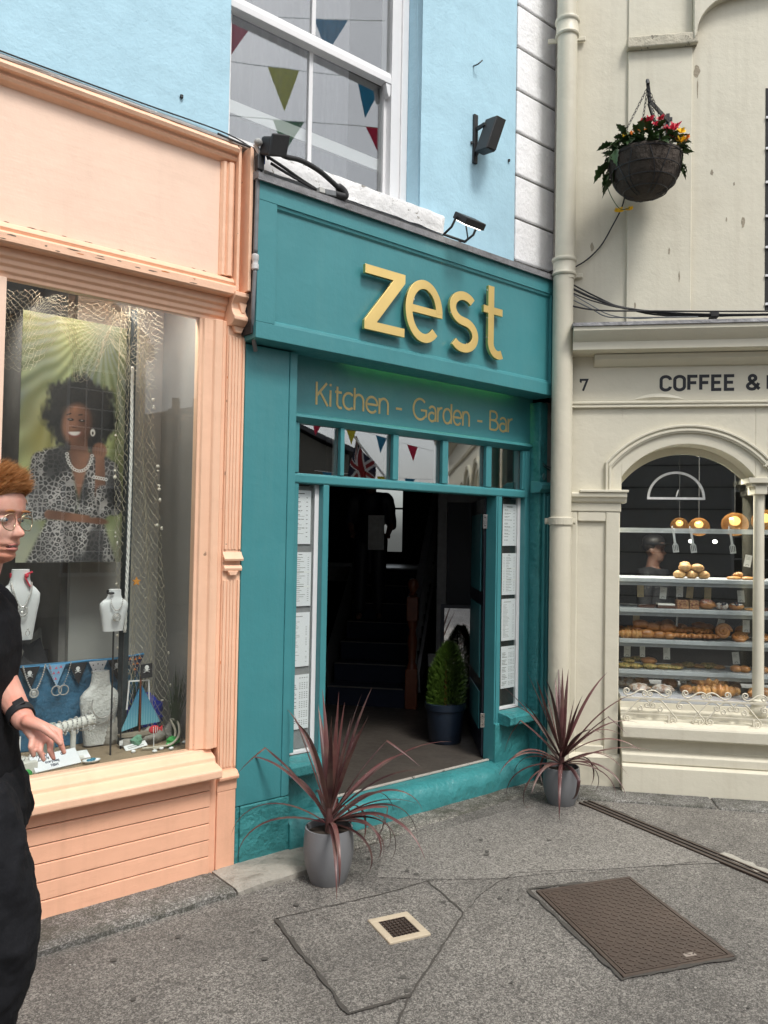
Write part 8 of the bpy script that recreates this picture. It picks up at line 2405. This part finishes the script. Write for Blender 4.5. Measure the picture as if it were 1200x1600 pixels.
# flag on a leaning pole, seen in the second transom light
fp = thing('flag_pole', 'union flag on a leaning pole reflected in the transom glass', 'flag', FW, (9.9, 3.5, 2.6))
part('pole', MB().tube([(9.95, 3.35, 2.78), (9.55, 2.72, 3.62)], .022, 8), M['paper'], fp)
def union():
    H, W = 60, 120
    yy, xx = np.mgrid[0:H, 0:W].astype(np.float32)
    a = np.zeros((H, W, 3), np.float32); a[:] = (.01, .03, .16)
    for s_ in (1, -1):
        d = np.abs((yy - H / 2) * 2 - s_ * (xx - W / 2)) / math.sqrt(5)
        a[d < 6] = (.7, .7, .7); a[d < 2.3] = (.45, .01, .03)
    a[(np.abs(xx - W / 2) < 10) | (np.abs(yy - H / 2) < 10)] = (.7, .7, .7)
    a[(np.abs(xx - W / 2) < 6) | (np.abs(yy - H / 2) < 6)] = (.45, .01, .03)
    return a
def unionmat():
    m = img_mat("union flag cloth", union(), .8)
    nt = m.node_tree
    ti = [n for n in nt.nodes if n.type == 'TEX_IMAGE'][0]
    nt.links.new(nd(nt, "ShaderNodeTexCoord").outputs["UV"], ti.inputs["Vector"])
    return m
nx, ny = 14, 8
vs, uv = [], []
o_ = Vector((9.56, 2.74, 3.60)); dirp = Vector((.36, .57, -.75)).normalized()
for j in range(ny + 1):
    for i in range(nx + 1):
        a, b = i / nx, j / ny
        p = o_ + dirp * (.62 * b) + Vector((-.05, -.02, -1)).normalized() * (.95 * a) * (1 - .25 * b) + Vector((.05 * math.sin(a * 5 + b * 6), .05 * math.cos(a * 4 + b * 5), 0))
        vs.append(tuple(p)); uv.append((a, 1 - b))
fs = [(j * (nx + 1) + i, j * (nx + 1) + i + 1, (j + 1) * (nx + 1) + i + 1, (j + 1) * (nx + 1) + i) for j in range(ny) for i in range(nx)]
fo = part('cloth', MB(), None, fp)
me = bpy.data.meshes.new('cloth'); me.from_pydata([(x - 9.9, y - 3.5, z - 2.6) for x, y, z in vs], [], fs)
ul = me.uv_layers.new()
for l in me.loops: ul.data[l.index].uv = uv[l.vertex_index]
me.materials.append(unionmat()); me.shade_smooth(); fo.data = me
# bunting across the street, high over the pavement
BC = [plain("olive bunting cloth", (.55, .48, .03), .8), plain("green bunting cloth", (.04, .22, .08), .8), plain("crimson bunting cloth", (.60, .02, .07), .8), plain("blue bunting cloth", (.03, .22, .40), .8), plain("teal bunting cloth", (.03, .30, .38), .8)]
def bunting(p, q, flags, label, w=.30, h=.34, sag=.05):
    p, q = Vector(p), Vector(q)
    t_ = thing('street_bunting', label, 'bunting', FW, tuple(p))
    L = (q - p)
    pts = [p + L * (i / 20) + Vector((0, 0, -sag * 4 * (i / 20) * (1 - i / 20))) for i in range(21 if L.length < 4.1 else 16)]
    part('string', MB().tube(pts, .004, 4), M['paper'], t_)
    d = L.normalized()
    for a, k in flags:
        c = p + L * a + Vector((0, 0, -sag * 4 * a * (1 - a)))
        tl = random.Random(int(a * 1000)).uniform(-.04, .04)
        part('flag', MB().add([c - d * w / 2, c + d * w / 2, c + d * tl + Vector((.02, -.02, -h))], [(0, 1, 2)]), BC[k], t_)
bunting((.40, 2.70, 5.50), (3.10, 6.00, 6.33), [(.0, 2), (.385, 0), (.585, 3)], 'bunting with olive and blue flags over the pavement', .30, .36)
bunting((.10, 2.30, 5.62), (2.60, 5.50, 6.75), [(.42, 2), (.62, 3)], 'bunting with crimson and teal flags higher over the pavement', .34, .30)
bunting((.40, 2.60, 5.05), (3.20, 6.10, 5.93), [(.40, 1), (.60, 2)], 'bunting with green and crimson flags lowest over the pavement', .30, .28)
bunting((8.6, .5, 4.3), (9.9, 4.2, 3.35), [(.10, 3), (.28, 0), (.45, 2), (.60, 0), (.75, 3), (.9, 2)], 'small bunting far along the street, crimson and olive flags', .22, .30, .02)
bunting((11.0, 1.6, 3.05), (11.5, 4.4, 2.9), [(.1, 3), (.3, 2), (.5, 0), (.7, 3)], 'small dark bunting low at the far end of the street', .22, .24, .02)
